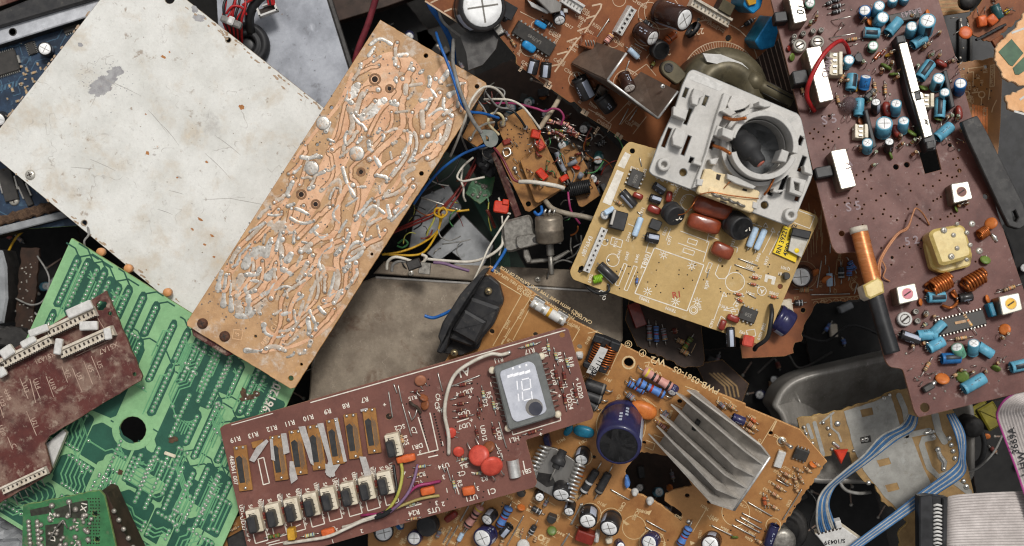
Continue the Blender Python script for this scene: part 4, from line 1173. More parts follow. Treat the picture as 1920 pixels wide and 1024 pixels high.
B_ = [
 [(98, 745, 15), (102, 715, 9), (108, 695, 10)], [(112, 785, 14), (114, 750, 9), (120, 705, 10)], [(133, 798, 15), (132, 760, 8), (130, 720, 7)], [(155, 800, 22), (150, 760, 18), (160, 710, 18)], [(178, 808, 16), (180, 770, 14), (170, 740, 10), (180, 720, 8), (205, 722, 8)],
 [(150, 812, 14), (180, 815, 12), (195, 800, 8)], [(170, 680, 22), (190, 650, 30), (215, 640, 28)], [(225, 650, 22), (240, 610, 10)], [(240, 570, 22), (262, 575, 30), (290, 582, 26)], [(230, 710, 22), (248, 690, 14)],
 [(215, 760, 12), (240, 740, 12), (252, 715, 9), (245, 700, 7)], [(270, 690, 14), (290, 700, 16)], [(282, 665, 20), (292, 650, 14)], [(308, 680, 10), (320, 655, 8)], [(340, 640, 14), (318, 635, 8)],
 [(355, 590, 8), (372, 605, 12), (395, 600, 10), (400, 625, 10), (375, 645, 8), (365, 670, 10), (372, 690, 10)], [(345, 590, 9), (362, 575, 9)], [(418, 520, 10), (405, 545, 9), (420, 565, 9)], [(372, 480, 10), (395, 465, 8), (420, 450, 8), (425, 485, 9)],
 [(430, 420, 9), (440, 455, 9), (460, 495, 10)], [(355, 440, 9), (380, 430, 10)], [(445, 240, 16), (458, 215, 30), (470, 200, 16)], [(480, 285, 18), (520, 258, 36), (540, 240, 20)], [(452, 262, 22), (462, 255, 16)],
 [(505, 90, 9), (530, 75, 8), (560, 90, 9)], [(500, 120, 10), (515, 98, 8)], [(560, 245, 14), (575, 250, 12)], [(575, 120, 12), (600, 118, 14)], [(545, 325, 9), (575, 315, 8), (620, 330, 8)], [(610, 335, 13), (605, 360, 12), (590, 380, 8)], [(575, 405, 12), (600, 375, 7)],
 [(560, 440, 12), (572, 420, 8)], [(690, 330, 9), (685, 350, 11), (660, 352, 6), (640, 380, 6)], [(620, 420, 10), (590, 440, 10), (600, 470, 9), (570, 490, 9)], [(640, 240, 14), (665, 235, 10)], [(690, 190, 14), (710, 165, 14)], [(715, 225, 16), (735, 215, 10)], [(660, 280, 10), (690, 262, 9), (715, 270, 9)],
 [(525, 505, 9), (520, 540, 8), (500, 560, 8), (495, 585, 9)], [(550, 520, 9), (555, 550, 12)], [(515, 390, 12), (530, 415, 12)], [(505, 370, 16), (508, 365, 16)], [(430, 660, 8), (460, 620, 8), (485, 625, 12), (470, 655, 12), (440, 668, 8)],
 [(262, 855, 9), (290, 850, 8), (310, 830, 9), (325, 775, 8)], [(300, 800, 8), (305, 830, 9)], [(220, 838, 13), (225, 860, 7), (255, 870, 8), (290, 865, 9)], [(268, 810, 11), (290, 805, 9)], [(298, 778, 8), (322, 760, 12)], [(330, 800, 9), (345, 760, 8), (360, 720, 8)], [(355, 830, 9), (342, 800, 9)],
 [(385, 780, 9), (400, 740, 9), (410, 700, 8)], [(395, 760, 12), (430, 745, 9)], [(172, 906, 13), (200, 907, 7), (215, 905, 6)], [(345, 745, 8), (380, 700, 10), (375, 680, 8)], [(470, 470, 7), (490, 470, 7)], [(485, 545, 9), (510, 520, 7), (540, 540, 9)], [(560, 560, 8), (600, 520, 7)],
 [(250, 745, 7), (275, 735, 6), (300, 740, 6)], [(610, 200, 9), (640, 195, 7)], [(700, 235, 9), (700, 260, 9), (715, 275, 8)], [(665, 210, 8), (680, 230, 8)], [(420, 590, 7), (440, 560, 7)], [(440, 520, 6), (470, 500, 7)], [(255, 505, 13), (270, 500, 9)], [(300, 430, 12), (318, 415, 7)]]
for b_ in B_: bead(b_)
r_ = random.Random(31)
cp2 = MB(); pinh = MB()
gap = MB(); occ2 = set()
for (x, y, r) in hol:
    for i in range(-2, 3):
        for j in range(-2, 3): occ.add((round(x / 6) + i, round(y / 6) + j)); occ2.add((round(x / 6) + i, round(y / 6) + j))
def free(oc, x, y, d):
    k = int(d / 6) + 1; cx, cy = round(x / 6), round(y / 6)
    return all((cx + i, cy + j) not in oc for i in range(-k, k + 1) for j in range(-k, k + 1) if i * i + j * j <= k * k)
def bxy(a, c): return (530 - 518 * a + 285 * c, 25 + 800 * a + 165 * c)          # along / across the board, 0..1
AX = math.atan2(800, -518); zz = 0
for i in range(900):
    cop = i < 420
    a, c = r_.uniform(.05, .95), r_.uniform(.05, .96)
    x, y = bxy(a, c); oc = occ2 if cop else occ
    if a > .86 and c < .5 or not free(oc, x, y, 12): continue
    hd = AX + r_.choice((0, math.pi)) + r_.gauss(0, .12 if cop else .5); ph = [r_.uniform(0, 6.28) for _ in range(3)]; pts = [(x, y)]
    w_ = r_.choice((8, 9, 11, 15)) if cop else r_.choice((7, 9, 10, 12))
    L_ = r_.uniform(110, 340) if cop else r_.uniform(14, 80); am = .5 if cop else .7
    for s_ in range(int(L_ / 6)):
        hh = hd + am * math.sin(s_ * .13 + ph[0]) + am * .4 * math.sin(s_ * .31 + ph[1])
        for t_ in (0, .5, -.5, 1.0, -1.0):
            nx, ny = pts[-1][0] + 6 * math.cos(hh + t_), pts[-1][1] + 6 * math.sin(hh + t_)
            aa = ((ny - 25) * 285 - (nx - 530) * 165) / (800 * 285 + 518 * 165); cc = (nx - 530 + 518 * aa) / 285
            if .03 < aa < .97 and .04 < cc < .965 and not (aa > .88 and cc < .5) and free(oc, nx, ny, 9): pts.append((nx, ny)); break
        else: break
    if len(pts) < (9 if cop else 3): continue
    for (px, py) in pts: oc.add((round(px / 6), round(py / 6)))
    q_ = smooth_path([(px, py, 0) for px, py in pts], 2); zz += 1
    P2 = [D(p.x, p.y) for p in q_]; ws = [w_ * .66 * r_.uniform(.84, 1.16) for _ in q_]
    if cop:
        gap.strip(P2, [v + 4 for v in ws], .02, .5 + .0004 * zz, 0); cp2.strip(P2, ws, .3, .72 + .0004 * zz, 0)  # wider dark tan strip: etch border doubling as a painted shadow outline
        if r_.random() < .5:                                        # tinned stretch of the track
            k0 = r_.randint(0, len(P2) // 2); k1 = min(len(P2), k0 + r_.randint(6, 26))
            if k1 - k0 > 3: sd2.bead(P2[k0:k1], [v * .9 for v in ws[k0:k1]], .35, .9, 0)
    else:
        (sd if r_.random() < .6 else sd2).bead(P2, ws, .5, .9, 0)
    for e_ in (P2[0], P2[-1]):
        sd.dome(e_[0], e_[1], w_ * .66 * r_.uniform(.34, .56), .8, 9, .9, 0)
        if r_.random() < .6: pinh.prism(circle(e_[0] + .5, e_[1], 1.4, 7), .9, 2.6, 0, 0)
sd2.build('tinned_tracks', [mat('grey_tin', (188, 176, 162), (164, 148, 132), rough=.5, metal=.15, scale=16, bump=.5, bscale=4, stains=[((214, 206, 196), .52, .64, 12, .7), ((128, 114, 100), .56, .66, 8, .7), ((206, 160, 122), .55, .63, 26, .8)])], b.root, 'stuff')
gap.build('etched_shadow_outlines', [mat('etched_border', (150, 112, 76), (132, 98, 68), rough=.65, scale=12, stains=[((186, 170, 152), .55, .68, 12, .6)])], b.root, 'stuff')  # etch borders in a dark tan, coloured as a shadow outline
cp2.build('fine_copper_tracks', [copper_old], b.root, 'stuff'); pinh.build('pin_tips', [silver_dark], b.root, 'stuff')
for (x, y, r) in ((378, 300, 18), (348, 420, 19), (468, 381, 20)):
    p_ = D(x, y); sd.lathe([(r * .703, .3), (r * .69, 1.6), (r * .6, 2.2), (r * .3, 2.4), (.1, 2.4)], 20, Matrix.Translation((p_[0], p_[1], 0)))
sd.build('solder_tracks', [solder_old], b.root)
dr_ = mat('dark_ring', (140, 100, 66), (110, 80, 56), rough=.6, scale=5)
for (x, y, r) in ((516, 183, 13), (320, 490, 11), (555, 208, 9), (358, 516, 10), (479, 430, 9)):
    p_ = D(x, y); pts = [(p_[0] + r * .703 * math.cos(t * .3142), p_[1] + r * .703 * math.sin(t * .3142)) for t in range(21)]
    MB().prism(circle(p_[0], p_[1], r * .42, 14), .3, 1.06, 0, 0).build('pin_hole', [hole_dark], b.root); MB().strip(pts, 4, .3, 1.0, 0, False).build('hole_ring', [dr_], b.root)  # dark disc painted as the shaded inside of the hole
for (x, y) in ((57, 834), (116, 868)):
    o = screw(b, *f(x, y), 10, rust, 7, 20, None, 'rusty_screw')
b.slab('mounting_bracket', [(358, 616), (364, 612), (432, 652), (440, 664), (424, 668), (362, 630)], -44, -9, [maroon, dark_brown], 2)
r_ = random.Random(2); pt = MB()
for i in range(420):
    t = r_.uniform(.05, .95); s_ = min(1, abs(r_.gauss(.35, .25)))
    x, y = D(530 - 518 * t + 285 * s_, 25 + 800 * t + 165 * s_)
    pt.prism(circle(x, y, r_.uniform(.7, 1.9), 6, r_.random()), .3, .68, 0, 0)
pt.build('pits', [mat('dark_pit', (96, 86, 80), (120, 108, 98), rough=.7, scale=3)], b.root, 'stuff')
for t, x, y, d in (('R12', 450, 520, 60), ('R14', 520, 470, 60), ('RP2', 225, 880, 52), ('C11', 250, 840, 55), ('VD1', 350, 785, 62), ('R10', 395, 790, 62), ('7A1020176', 600, 500, 54), ('R', 430, 440, 60), ('3', 470, 460, 60), ('RP1', 405, 585, 60), ('C3', 575, 400, 55), ('18', 325, 618, 60), ('X', 268, 785, 55), ('5', 150, 862, 55), ('K', 300, 822, 55)): b.txt(t, *f(x, y), 9, d)
b.poly([f(x, y) for x, y in ((140, 850), (165, 852), (160, 878), (136, 874))], 1.3, 0, True)
b.finish(mat('worn_copper_print', (212, 172, 134), (196, 160, 120), rough=.6))
# ================================================================= rusty steel box (bottom centre)
b = Board('steel_box', 'rusty grey steel box with a worn top plate under the brown display board', 'metal box', (880, 640), -74, (0, .01))
b.slab('box_body', [(560, 860), (580, 740), (584, 660), (600, 560), (703, 519), (900, 530), (1168, 550), (1168, 640), (1100, 690), (720, 810)], -110, 0, [rusty_box, dark_metal], 3, None, 6)
b.slab('front_lip', [(700, 513), (720, 490), (900, 498), (1120, 508), (1168, 540), (1168, 549), (900, 528)], -40, -4, [rusty_box, rusty_box], 2)
for (x, y) in ((770, 512), (1008, 524)): screw(b, x, y, 6, can_metal, 4, 10, None, 'screw', -4)
b.slab('lip_edge', [(704, 518), (1165, 547), (1165, 551), (704, 522)], -2, 1.2, [alu, rusty_box], .5)

# ================================================================= deep clutter in the middle
f = cv(720, 160, 2.6957)
b = Board('plastic_housing', 'grey plastic housing lying deep in the gap right of the copper board', 'housing', (820, 430), -150, (.05, .05))
b.substrate(cvs(f, [(210, 850), (300, 760), (400, 650), (560, 812), (480, 960), (320, 930)]), [cvs(f, [(300, 870), (340, 845), (385, 880), (345, 905)])], 40, [grey_shell, dark_metal], 'lower_shell', 5, 2)
b.substrate(cvs(f, [(150, 660), (190, 560), (330, 500), (400, 620), (290, 740), (120, 840)]), [cvs(f, [(240, 530), (270, 545), (255, 562), (230, 545)])], 60, [grey_shell, dark_metal], 'upper_shell', 6, 2)
b.slab('shell_rib', cvs(f, [(205, 650), (300, 560), (308, 568), (212, 660)]), 0, 7, [grey_shell, dark_metal], 1)
b.slab('shell_rib', cvs(f, [(270, 880), (395, 790), (400, 798), (276, 888)]), 0, 7, [grey_shell, dark_metal], 1)
free_wire('steel_pin', 'thin steel needle lying over the grey plastic housing', 'pin', [(*f(188, 568), -80), (*f(290, 600), -78), (*f(392, 634), -80)], 2, silver)
W_ = lambda name, label, pts, r, m, g=None: free_wire(name, label, 'wire', [(*f(x, y), z_) for x, y, z_ in pts], r * .74, m, 7, g)
W_('red_wire', 'lower red wire running into the yellow knot', [(-60, 800, -60), (60, 740, -62), (250, 662, -56), (330, 590, -52), (410, 480, -60), (470, 400, -90)], 2.9, w_dred)
W_('red_wire', 'upper red wire running into the yellow knot', [(-40, 780, -70), (70, 725, -66), (240, 650, -60), (310, 600, -60), (395, 500, -66), (470, 360, -100)], 2.9, w_dred)
W_('red_wire', 'short red wire ending behind the black lump', [(330, 625, -58), (380, 550, -60), (440, 450, -70), (470, 390, -80)], 2.7, w_dred)
W_('yellow_wire', 'yellow wire tied in a knot around the red wires', [(430, 630, -60), (370, 636, -54), (310, 628, -44), (266, 622, -40), (256, 650, -44), (290, 668, -38), (318, 645, -38), (300, 618, -40), (276, 640, -40), (284, 680, -50), (268, 740, -60), (190, 800, -64), (90, 840, -60), (-10, 856, -56)], 3, w_yellow)
W_('yellow_wire', 'yellow wire running below the knot beside its twin', [(300, 650, -48), (284, 700, -54), (262, 760, -58), (190, 850, -60), (60, 858, -58), (0, 852, -58)], 3, w_yellow)
W_('green_wire', 'short yellow-green wire beside the yellow knot', [(262, 650, -50), (248, 690, -50), (226, 730, -54), (216, 760, -60)], 2.6, w_ygreen)
W_('green_wire', 'dark green wire curled at the lower left of the gap', [(70, 800, -90), (100, 780, -84), (120, 800, -84), (95, 820, -84), (66, 812, -86)], 2.6, w_green)
W_('black_wire', 'thin black wire looped over the grey plastic housing', [(110, 740, -70), (130, 670, -66), (180, 660, -66), (190, 700, -70), (150, 730, -72)], 2, w_black)
W_('white_wire', 'dirty white cable lying along the lip of the steel box', [(200, 876, -10), (300, 886, -6), (430, 892, -4), (520, 868, -2), (592, 815, 0), (600, 760, -10)], 4, w_white)
W_('white_wire', 'bent pale wire looped at the left end of the steel box lip', [(14, 930, -6), (20, 890, 2), (60, 868, 6), (130, 886, 4), (180, 905, 0), (215, 870, 4), (190, 856, 2)], 4, w_white)
W_('grey_wire', 'short grey wire looped under the pale wire on the box lip', [(40, 940, -8), (46, 905, -2), (90, 888, 0), (150, 906, -2)], 4, w_grey)
W_('purple_wire', 'purple wire lying on the lip of the steel box', [(250, 896, -4), (300, 900, -2), (360, 918, 0), (430, 938, -4)], 4.2, w_purple)
b = Board('wire_clamp', 'small dull metal clamp holding wires at the steel box lip', 'clamp', f(170, 910), 0)
block(b, *f(150, 905), 26, 18, 14, 20, [dark_metal, rust], 'clamp_body', 2); block(b, *f(205, 925), 22, 22, 8, -6, [silver_dark, dark_metal], 'clamp_plate', 1)
b = Board('green_module_board', 'small dark green board with solder blobs deep in the gap', 'circuit board', f(490, 530), -105, (.1, .1))
b.substrate(jag(cvs(f, [(412, 545), (448, 470), (560, 462), (545, 550), (485, 600)]), None, 1, 6), [], 5, [dirty_green, green_edge])
r_ = random.Random(6)
for i in range(14): b.pad(*f(r_.uniform(440, 535), r_.uniform(490, 570)), r_.uniform(2, 4), 3, 1)
for i in range(8):
    x, y = r_.uniform(440, 520), r_.uniform(490, 560); b.poly([f(x, y), f(x + 20, y + 10), f(x + 24, y + 30)], 1.6)
b.finish(green_trace)
b = Board('green_backplane', 'dark green circuit board deep behind the grey plastic housing', 'circuit board', f(560, 700), -230)
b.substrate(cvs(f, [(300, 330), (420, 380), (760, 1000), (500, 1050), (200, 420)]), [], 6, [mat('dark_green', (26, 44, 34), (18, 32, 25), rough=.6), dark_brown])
for i in range(8): b.poly([f(440 + i * 9, 560 + i * 4), f(560 + i * 9, 780 + i * 4), f(580 + i * 9, 980)], 2)
b.finish(green_dk)
b = Board('burnt_lump', 'charred black lump between the white wire and the amber board', 'charred part', f(525, 390), -75)
mb = MB(); r_ = random.Random(12)
vs = []; fs = []
for j in range(9):
    v = -math.pi / 2 + math.pi * j / 8
    for i in range(14):
        u = 2 * math.pi * i / 14; rr = 1 + r_.uniform(-.22, .22)
        vs.append((24 * rr * math.cos(v) * math.cos(u), 28 * rr * math.cos(v) * math.sin(u), 20 * rr * math.sin(v)))
mb.add(vs, [(j * 14 + i, j * 14 + (i + 1) % 14, (j + 1) * 14 + (i + 1) % 14, (j + 1) * 14 + i) for j in range(8) for i in range(14)], 0, False)
mb.build('lump_body', [black_rubber], b.root)

b = Board('red_terminal', 'small red plastic terminal above the grey bracket', 'terminal', f(595, 622), -20)
block(b, *f(592, 615), 28, 22, 18, -8, [red_m, red_m], 'terminal_body', 2, 0, 4); block(b, *f(615, 590), 12, 10, 22, -8, [red_m, red_m], 'terminal_hook', 1.5, 0, 2)
b.wire('wire', [(*f(640, 650), 4), (*f(610, 640), 8), (*f(590, 600), 12), (*f(580, 570), 4)], 2, w_white)
free_wire('frayed_wire', 'dark frayed wire end left of the red terminal', 'wire', [(*f(560, 720), -60), (*f(540, 670), -50), (*f(520, 630), -44)], 3.4, d_red)

# amber stacked boards of the switch assembly
b = Board('switch_assembly', 'stack of amber boards with red and grey parts in the central gap', 'circuit board', f(760, 400), -8, (.06, -.1))
b.substrate(cvs(f, [(572, 186), (640, 150), (712, 112), (745, 170), (800, 260), (920, 515), (735, 640), (715, 634), (640, 480), (565, 318), (604, 280), (590, 250)]), [(*f(612, 205), 2), (*f(730, 600), 5)], 5, [mid_pcb, tan_edge], 'base_board')
b.substrate(cvs(f, [(394, 262), (440, 170), (482, 84), (562, 190), (540, 260), (470, 312)]), [(*f(500, 130), 2)], 5, [mid_pcb, tan_edge], 'rear_board', 0)
b.slab('upper_board', cvs(f, [(688, 380), (702, 366), (762, 334), (850, 380), (918, 512), (780, 596), (764, 590), (735, 510)]), 10, 16, [mid_pcb, tan_edge], .8, None, 3)
b.slab('side_spacer', cvs(f, [(543, 348), (560, 335), (602, 400), (694, 655), (664, 672)]), -20, -8, [maroon, tan_edge], 1)
for (x, y, r) in ((600, 195, 7), (616, 172, 5), (715, 215, 6), (660, 420, 5), (668, 440, 4), (830, 215, 5), (436, 270, 5)): b.pad(*f(x, y), r, 6)
block(b, *f(768, 246), 17, 16, 20, -12, [red_m, red_m], 'red_part', 2); block(b, *f(790, 300), 16, 20, 14, 30, [c_red, c_red], 'red_part', 3)
block(b, *f(622, 286), 16, 10, 6, 20, [f_red, f_red], 'red_part', 2); block(b, *f(800, 450), 14, 22, 14, 40, [red_m, red_m], 'red_part', 2, 16)
block(b, *f(912, 470), 16, 10, 22, 30, [red_m, red_m], 'red_part', 2, 10)
r_ = random.Random(14)
for i in range(34):
    x, y = r_.uniform(740, 900), r_.uniform(260, 520); m_ = r_.choice([silver, silver_dark, w_green, d_red, c_brown, silver, b_green])
    a = r_.uniform(0, 6.28); l_ = r_.uniform(15, 45)
    b.wire('component_lead', [(*f(x, y), 12), (*f(x + l_ * .5 * math.cos(a), y + l_ * .5 * math.sin(a)), 26 + r_.uniform(-6, 12)), (*f(x + l_ * math.cos(a + .4), y + l_ * math.sin(a + .4)), 18)], r_.choice((1, 1.2, 2.4)), m_, None, 5, 4)
for i in range(10):
    x, y = r_.uniform(610, 700), r_.uniform(250, 560)
    b.wire('component_lead', [(*f(x, y), 4), (*f(x + 12, y + 10), 7), (*f(x + 22, y + 26), 4)], .9, silver_dark, None, 4, 3)
for (x, y) in ((845, 430), (845, 470), (820, 520), (755, 470), (800, 545)): b.pad(*f(x, y), 4, 8)
for i in range(30): b.hole(*f(r_.uniform(600, 740), r_.uniform(200, 330)), 1.4)
b.wire('wire', [(*f(600, 330), 6), (*f(612, 360), 10), (*f(640, 345), 8), (*f(630, 318), 6), (*f(604, 322), 5)], 1.8, silver)
b.finish(silk_dim)
b = Board('amber_circuit_board', 'amber circuit board with grey tube parts and a black coil right of the stack', 'circuit board', f(990, 450), -52, (-.05, -.05))
b.substrate(cvs(f, [(886, 325), (958, 288), (1020, 400), (1092, 556), (1005, 616), (985, 612)]), [], 5, [mid_pcb, tan_edge], 'substrate', 4)
b.wire('grey_tube', [(*f(872, 340), 14), (*f(890, 390), 16), (*f(912, 435), 16)], 5, r_grey, None, 10); b.wire('lead', [(*f(912, 435), 16), (*f(930, 490), 12), (*f(945, 530), 4)], 1.8, silver)
b.wire('grey_tube', [(*f(930, 405), 12), (*f(975, 382), 14)], 4.5, r_grey, None, 10); b.wire('grey_tube', [(*f(985, 470), 10), (*f(1000, 445), 14)], 5, r_grey, None, 10)
disc(b, *f(972, 415), 8, red_m, 70, 30)
coil(b, *f(935, 530), *f(1040, 510), 12, 11, w_black, 2.2, 4)
for i in range(18):
    x, y = r_.uniform(900, 1060), r_.uniform(300, 580); a = r_.uniform(0, 6.28)
    b.wire('component_lead', [(*f(x, y), 2), (*f(x + 14 * math.cos(a), y + 14 * math.sin(a)), 12), (*f(x + 28 * math.cos(a), y + 28 * math.sin(a)), 4)], r_.choice((1, 2.4)), r_.choice([silver_dark, w_black, d_red]), None, 5, 3)
b.finish(silk_dim)
b = Board('component_cluster', 'dark tangle of small parts on a board below the brown orange board edge', 'circuit board', f(1040, 320), -115)
b.substrate(cvs(f, [(880, 170), (1060, 190), (1200, 330), (1190, 560), (1080, 560), (940, 300)]), [], 6, [dark_brown, dark_brown])
for i in range(26):
    x, y = r_.uniform(900, 1160), r_.uniform(200, 540)
    k_ = i % 5
    if k_ == 0: cap(b, *f(x, y), *f(x + r_.uniform(-20, 20), y + r_.uniform(-10, 30)), 9, 24, r_.choice(['black', 'teal', 'navy']))
    elif k_ == 1: res(b, *f(x, y), *f(x + 40, y + r_.uniform(-20, 50)), r_.choice(['red', 'black', 'green', 'tan']), 4.5)
    elif k_ == 2: disc(b, *f(x, y), 7, r_.choice([c_red, c_green, f_red]), r_.uniform(0, 360), 40)
    elif k_ == 3: block(b, *f(x, y), 16, 10, 16, r_.uniform(0, 180), [black_dusty, black_plastic], 'transistor')
    else: b.wire('component_lead', [(*f(x, y), 4), (*f(x + 20, y - 10), 18), (*f(x + 50, y + 8), 6)], 1.4, silver)
b.finish()
r_ = random.Random(44)
b = Board('loose_parts_bundle', 'bundle of red and green leaded parts under the magenta wire', 'leaded parts', f(920, 230), -20, (.05, .05))
for i in range(15):
    x, y = f(r_.uniform(830, 960), r_.uniform(185, 270)); a = math.radians(r_.uniform(-35, -5)); l_ = r_.uniform(14, 30)
    res(b, x - l_ * math.cos(a), y + l_ * math.sin(a), x + l_ * math.cos(a), y - l_ * math.sin(a), r_.choice(['red', 'green', 'red', 'black', 'pink']), r_.uniform(2.5, 3.6), .5, r_.uniform(1, 7))
for (x, y) in ((830, 218), (872, 218), (940, 178)): b.pad(*f(x, y), 5, 6)

# bracket and potentiometer
b = Board('metal_bracket', 'grey cast bracket hanging beside the potentiometer', 'bracket', f(690, 750), 6, (-.04, -.06))
b.slab('bracket_plate', cvs(f, [(594, 700), (612, 684), (735, 652), (752, 680), (760, 742), (790, 760), (786, 800), (700, 826), (640, 846), (608, 838)]), -30, 0, [silver_dark, dark_metal], 4, None, 6)
b.slab('lug_plate', cvs(f, [(666, 770), (678, 760), (770, 748), (796, 766), (796, 796), (778, 806), (684, 830), (668, 812)]), 0, 7, [silver_dark, dark_metal], 2, None, 8)
p_ = b.L(*f(766, 781), 7); MB().lathe([(6, 7.2), (5.8, 7.6), (4, 7.7), (3.8, 7), (.1, 7)], 14, Matrix.Translation((p_.x, p_.y, 0)), 0, False).build('eyelet', [dark_metal], b.root)
b.slab('bracket_arm', cvs(f, [(700, 826), (728, 826), (745, 880), (742, 896), (722, 900), (706, 870)]), -24, -6, [silver_dark, dark_metal], 2)
b.slab('bracket_foot', cvs(f, [(722, 900), (742, 880), (860, 868), (930, 832), (942, 840), (872, 890), (740, 902)]), -34, -22, [silver_dark, dark_metal], 2)
b = Board('potentiometer', 'metal can potentiometer with threaded shaft pointing down', 'potentiometer', f(835, 720), 0)
A = b.L(*f(832, 664), 22); Z = b.L(*f(838, 790), 10); ax = (Z - A).normalized(); T_ = Matrix.Translation(A) @ ax.to_track_quat('Z', 'Y').to_matrix().to_4x4(); Ln = (Z - A).length
MB().lathe([(20, -3), (25, 0), (26, 3), (26, Ln * .42), (27, Ln * .45), (27, Ln * .55), (26, Ln * .58), (26.5, Ln - 3), (24, Ln), (9, Ln), (9, Ln + 3)], 26, T_, 0).build('can', [mat('dull_can', (140, 130, 116), (112, 102, 90), rough=.42, metal=.5, scale=16, stains=[((92, 74, 60), .58, .72, 14, .6)])], b.root)
pr = [(7.5, Ln)]
for i in range(9): pr += [(7.6, Ln + 4 + i * 2.6), (6.6, Ln + 5.3 + i * 2.6)]
MB().lathe(pr, 14, T_).build('threaded_bush', [silver_dark], b.root)
MB().lathe([(4.8, Ln + 24), (4.8, Ln + 62), (4, Ln + 64), (.1, Ln + 64)], 12, T_).build('shaft', [silver_dark], b.root)
for i in range(3): b.wire('terminal_lug', [(*f(810 + i * 22, 655), 30), (*f(812 + i * 24, 640), 36), (*f(820 + i * 22, 628), 34)], 2.4, solder)
b.wire('wire', [(*f(760, 640), 20), (*f(778, 655), 26), (*f(798, 640), 22), (*f(795, 612), 14)], 3, w_blue)

# free wires and cables over the gap
W_('coax_cable', 'grey cable lying right of the potentiometer under the tan board', [(800, 560, -12), (850, 622, 0), (930, 650, 4), (1010, 664, 8), (1110, 690, 10)], 7, mat('cable_dirty', (150, 140, 124), (122, 112, 98), rough=.55, scale=10))
W_('coax_cable', 'beige cable rising towards the brown orange board', [(790, 215, -10), (818, 170, -6), (860, 110, -8), (900, 40, -30)], 6.6, mat('cable_beige', (172, 158, 136), (146, 132, 112), rough=.55, scale=10))
W_('white_wire', 'thick white cable ending over the amber stack', [(684, 488, 24), (740, 488, 36), (800, 496, 36), (860, 506, 34), (910, 520, 26)], 5.6, w_white)
W_('maroon_wire', 'maroon wire entering the thick white cable', [(556, 316, 10), (600, 372, 20), (630, 430, 24), (656, 476, 26), (690, 490, 24)], 3.6, w_maroon)
W_('magenta_wire', 'magenta wire looped below the brown orange board', [(560, 92, -10), (660, 92, 0), (760, 115, 6), (815, 132, 8), (850, 118, 14), (888, 126, 16), (908, 160, 14), (894, 200, 6)], 3, w_pink)
W_('magenta_wire', 'short magenta wire beside the grey cable', [(930, 540, -20), (936, 590, -14), (948, 640, -20), (990, 700, -30)], 3, w_pink)
W_('blue_wire', 'blue wire hanging over the corner of the copper board', [(263, -266, 60), (285, -200, 112), (330, -90, 118), (368, 20, 116), (392, 92, 112), (430, 132, 96), (500, 142, 70), (580, 166, 40)], 3.6, w_blue)
W_('blue_wire', 'blue wire passing under the right edge of the copper board', [(150, 600, -20), (205, 520, 0), (290, 425, 14), (390, 352, 20), (470, 318, 22), (520, 300, 14)], 3.6, w_blue)
W_('blue_wire', 'short blue wire rising from the notch in the orange power board', [(545, 942, 30), (575, 896, 24), (605, 850, 10), (620, 815, -6)], 4, w_blue)
free_wire('blue_wire', 'blue wire stub lying on the rusty steel box', 'wire', [(796, 592, 6), (812, 596, 6), (830, 590, 8), (846, 582, 12)], 3.2, w_blue)
W_('grey_wire', 'flat grey lead with an eyelet lug at its end', [(352, -230, 60), (348, -120, 100), (372, -10, 118), (408, 90, 116), (450, 180, 106), (492, 240, 90)], 5, w_grey)
b = Board('eyelet_lug', 'grey eyelet lug at the end of the flat grey lead', 'lug', f(525, 270), 74, (.1, -.1))
b.substrate(cvs(f, [(478, 232), (500, 222), (560, 226), (582, 270), (570, 304), (540, 318), (512, 308)]), [cvs(f, [(515, 255), (527, 262), (529, 282), (518, 278)])], 5, [mat('lug_metal', (124, 126, 120), (104, 110, 104), rough=.45, metal=.5, scale=12), dark_metal], 'lug_plate', 8, .6)
W_('white_wire', 'white wire arching over the copper board corner', [(335, 360, 10), (370, 280, 60), (415, 160, 104), (440, 80, 112), (490, 18, 100), (540, 8, 84), (590, 40, 60), (630, 110, 30)], 3.2, w_white)
W_('white_wire', 'second pale wire running behind the arching white wire', [(505, 20, 70), (540, 70, 66), (580, 110, 50), (640, 118, 30)], 2.6, w_grey)
W_('white_wire', 'pale wire with bare split end crossing the gap', [(505, 72, 40), (560, 70, 50), (640, 76, 50), (700, 108, 46), (745, 160, 40), (790, 222, 24)], 3, w_white)
W_('grey_wire', 'thin grey wire running down beside the amber board', [(440, 30, 50), (500, 110, 60), (540, 160, 50), (610, 40, 50), (560, 10, 40)], 2.4, w_grey)
W_('cream_wire', 'cream wire loop soldered to the amber stack', [(600, 200, 18), (602, 165, 30), (575, 140, 36), (540, 148, 34), (526, 185, 30), (545, 215, 24), (580, 250, 10)], 3.6, mat('wire_cream', (214, 200, 162), (190, 174, 136), rough=.45, scale=10))
W_('white_wire', 'short white wire crossing to the rear amber board', [(440, 278, 0), (462, 230, 20), (510, 196, 30), (560, 186, 26)], 3, w_white)
W_('black_wire', 'black wire soldered to the top of the amber stack', [(560, 130, 30), (640, 124, 34), (680, 160, 30), (715, 212, 14)], 3.2, w_black)
W_('white_wire', 'bent white wire over the green module board', [(450, 366, -30), (400, 410, -16), (370, 462, -14), (398, 484, -14), (450, 476, -12), (508, 464, -16)], 3, w_white)
W_('white_wire', 'white wire ending in a bare tip above the yellow wire', [(398, 420, -40), (390, 480, -36), (402, 520, -36), (402, 560, -40), (412, 586, -50)], 2.8, w_white)
W_('white_wire', 'long pale wire running down onto the black inlet', [(630, 660, -4), (580, 740, 14), (530, 820, 22), (490, 910, 26), (452, 990, 24)], 2.8, w_white)
W_('white_wire', 'pale wire hanging beside the grey bracket', [(596, 660, -10), (600, 730, -14), (596, 800, -12), (582, 860, -16)], 2.4, w_white)
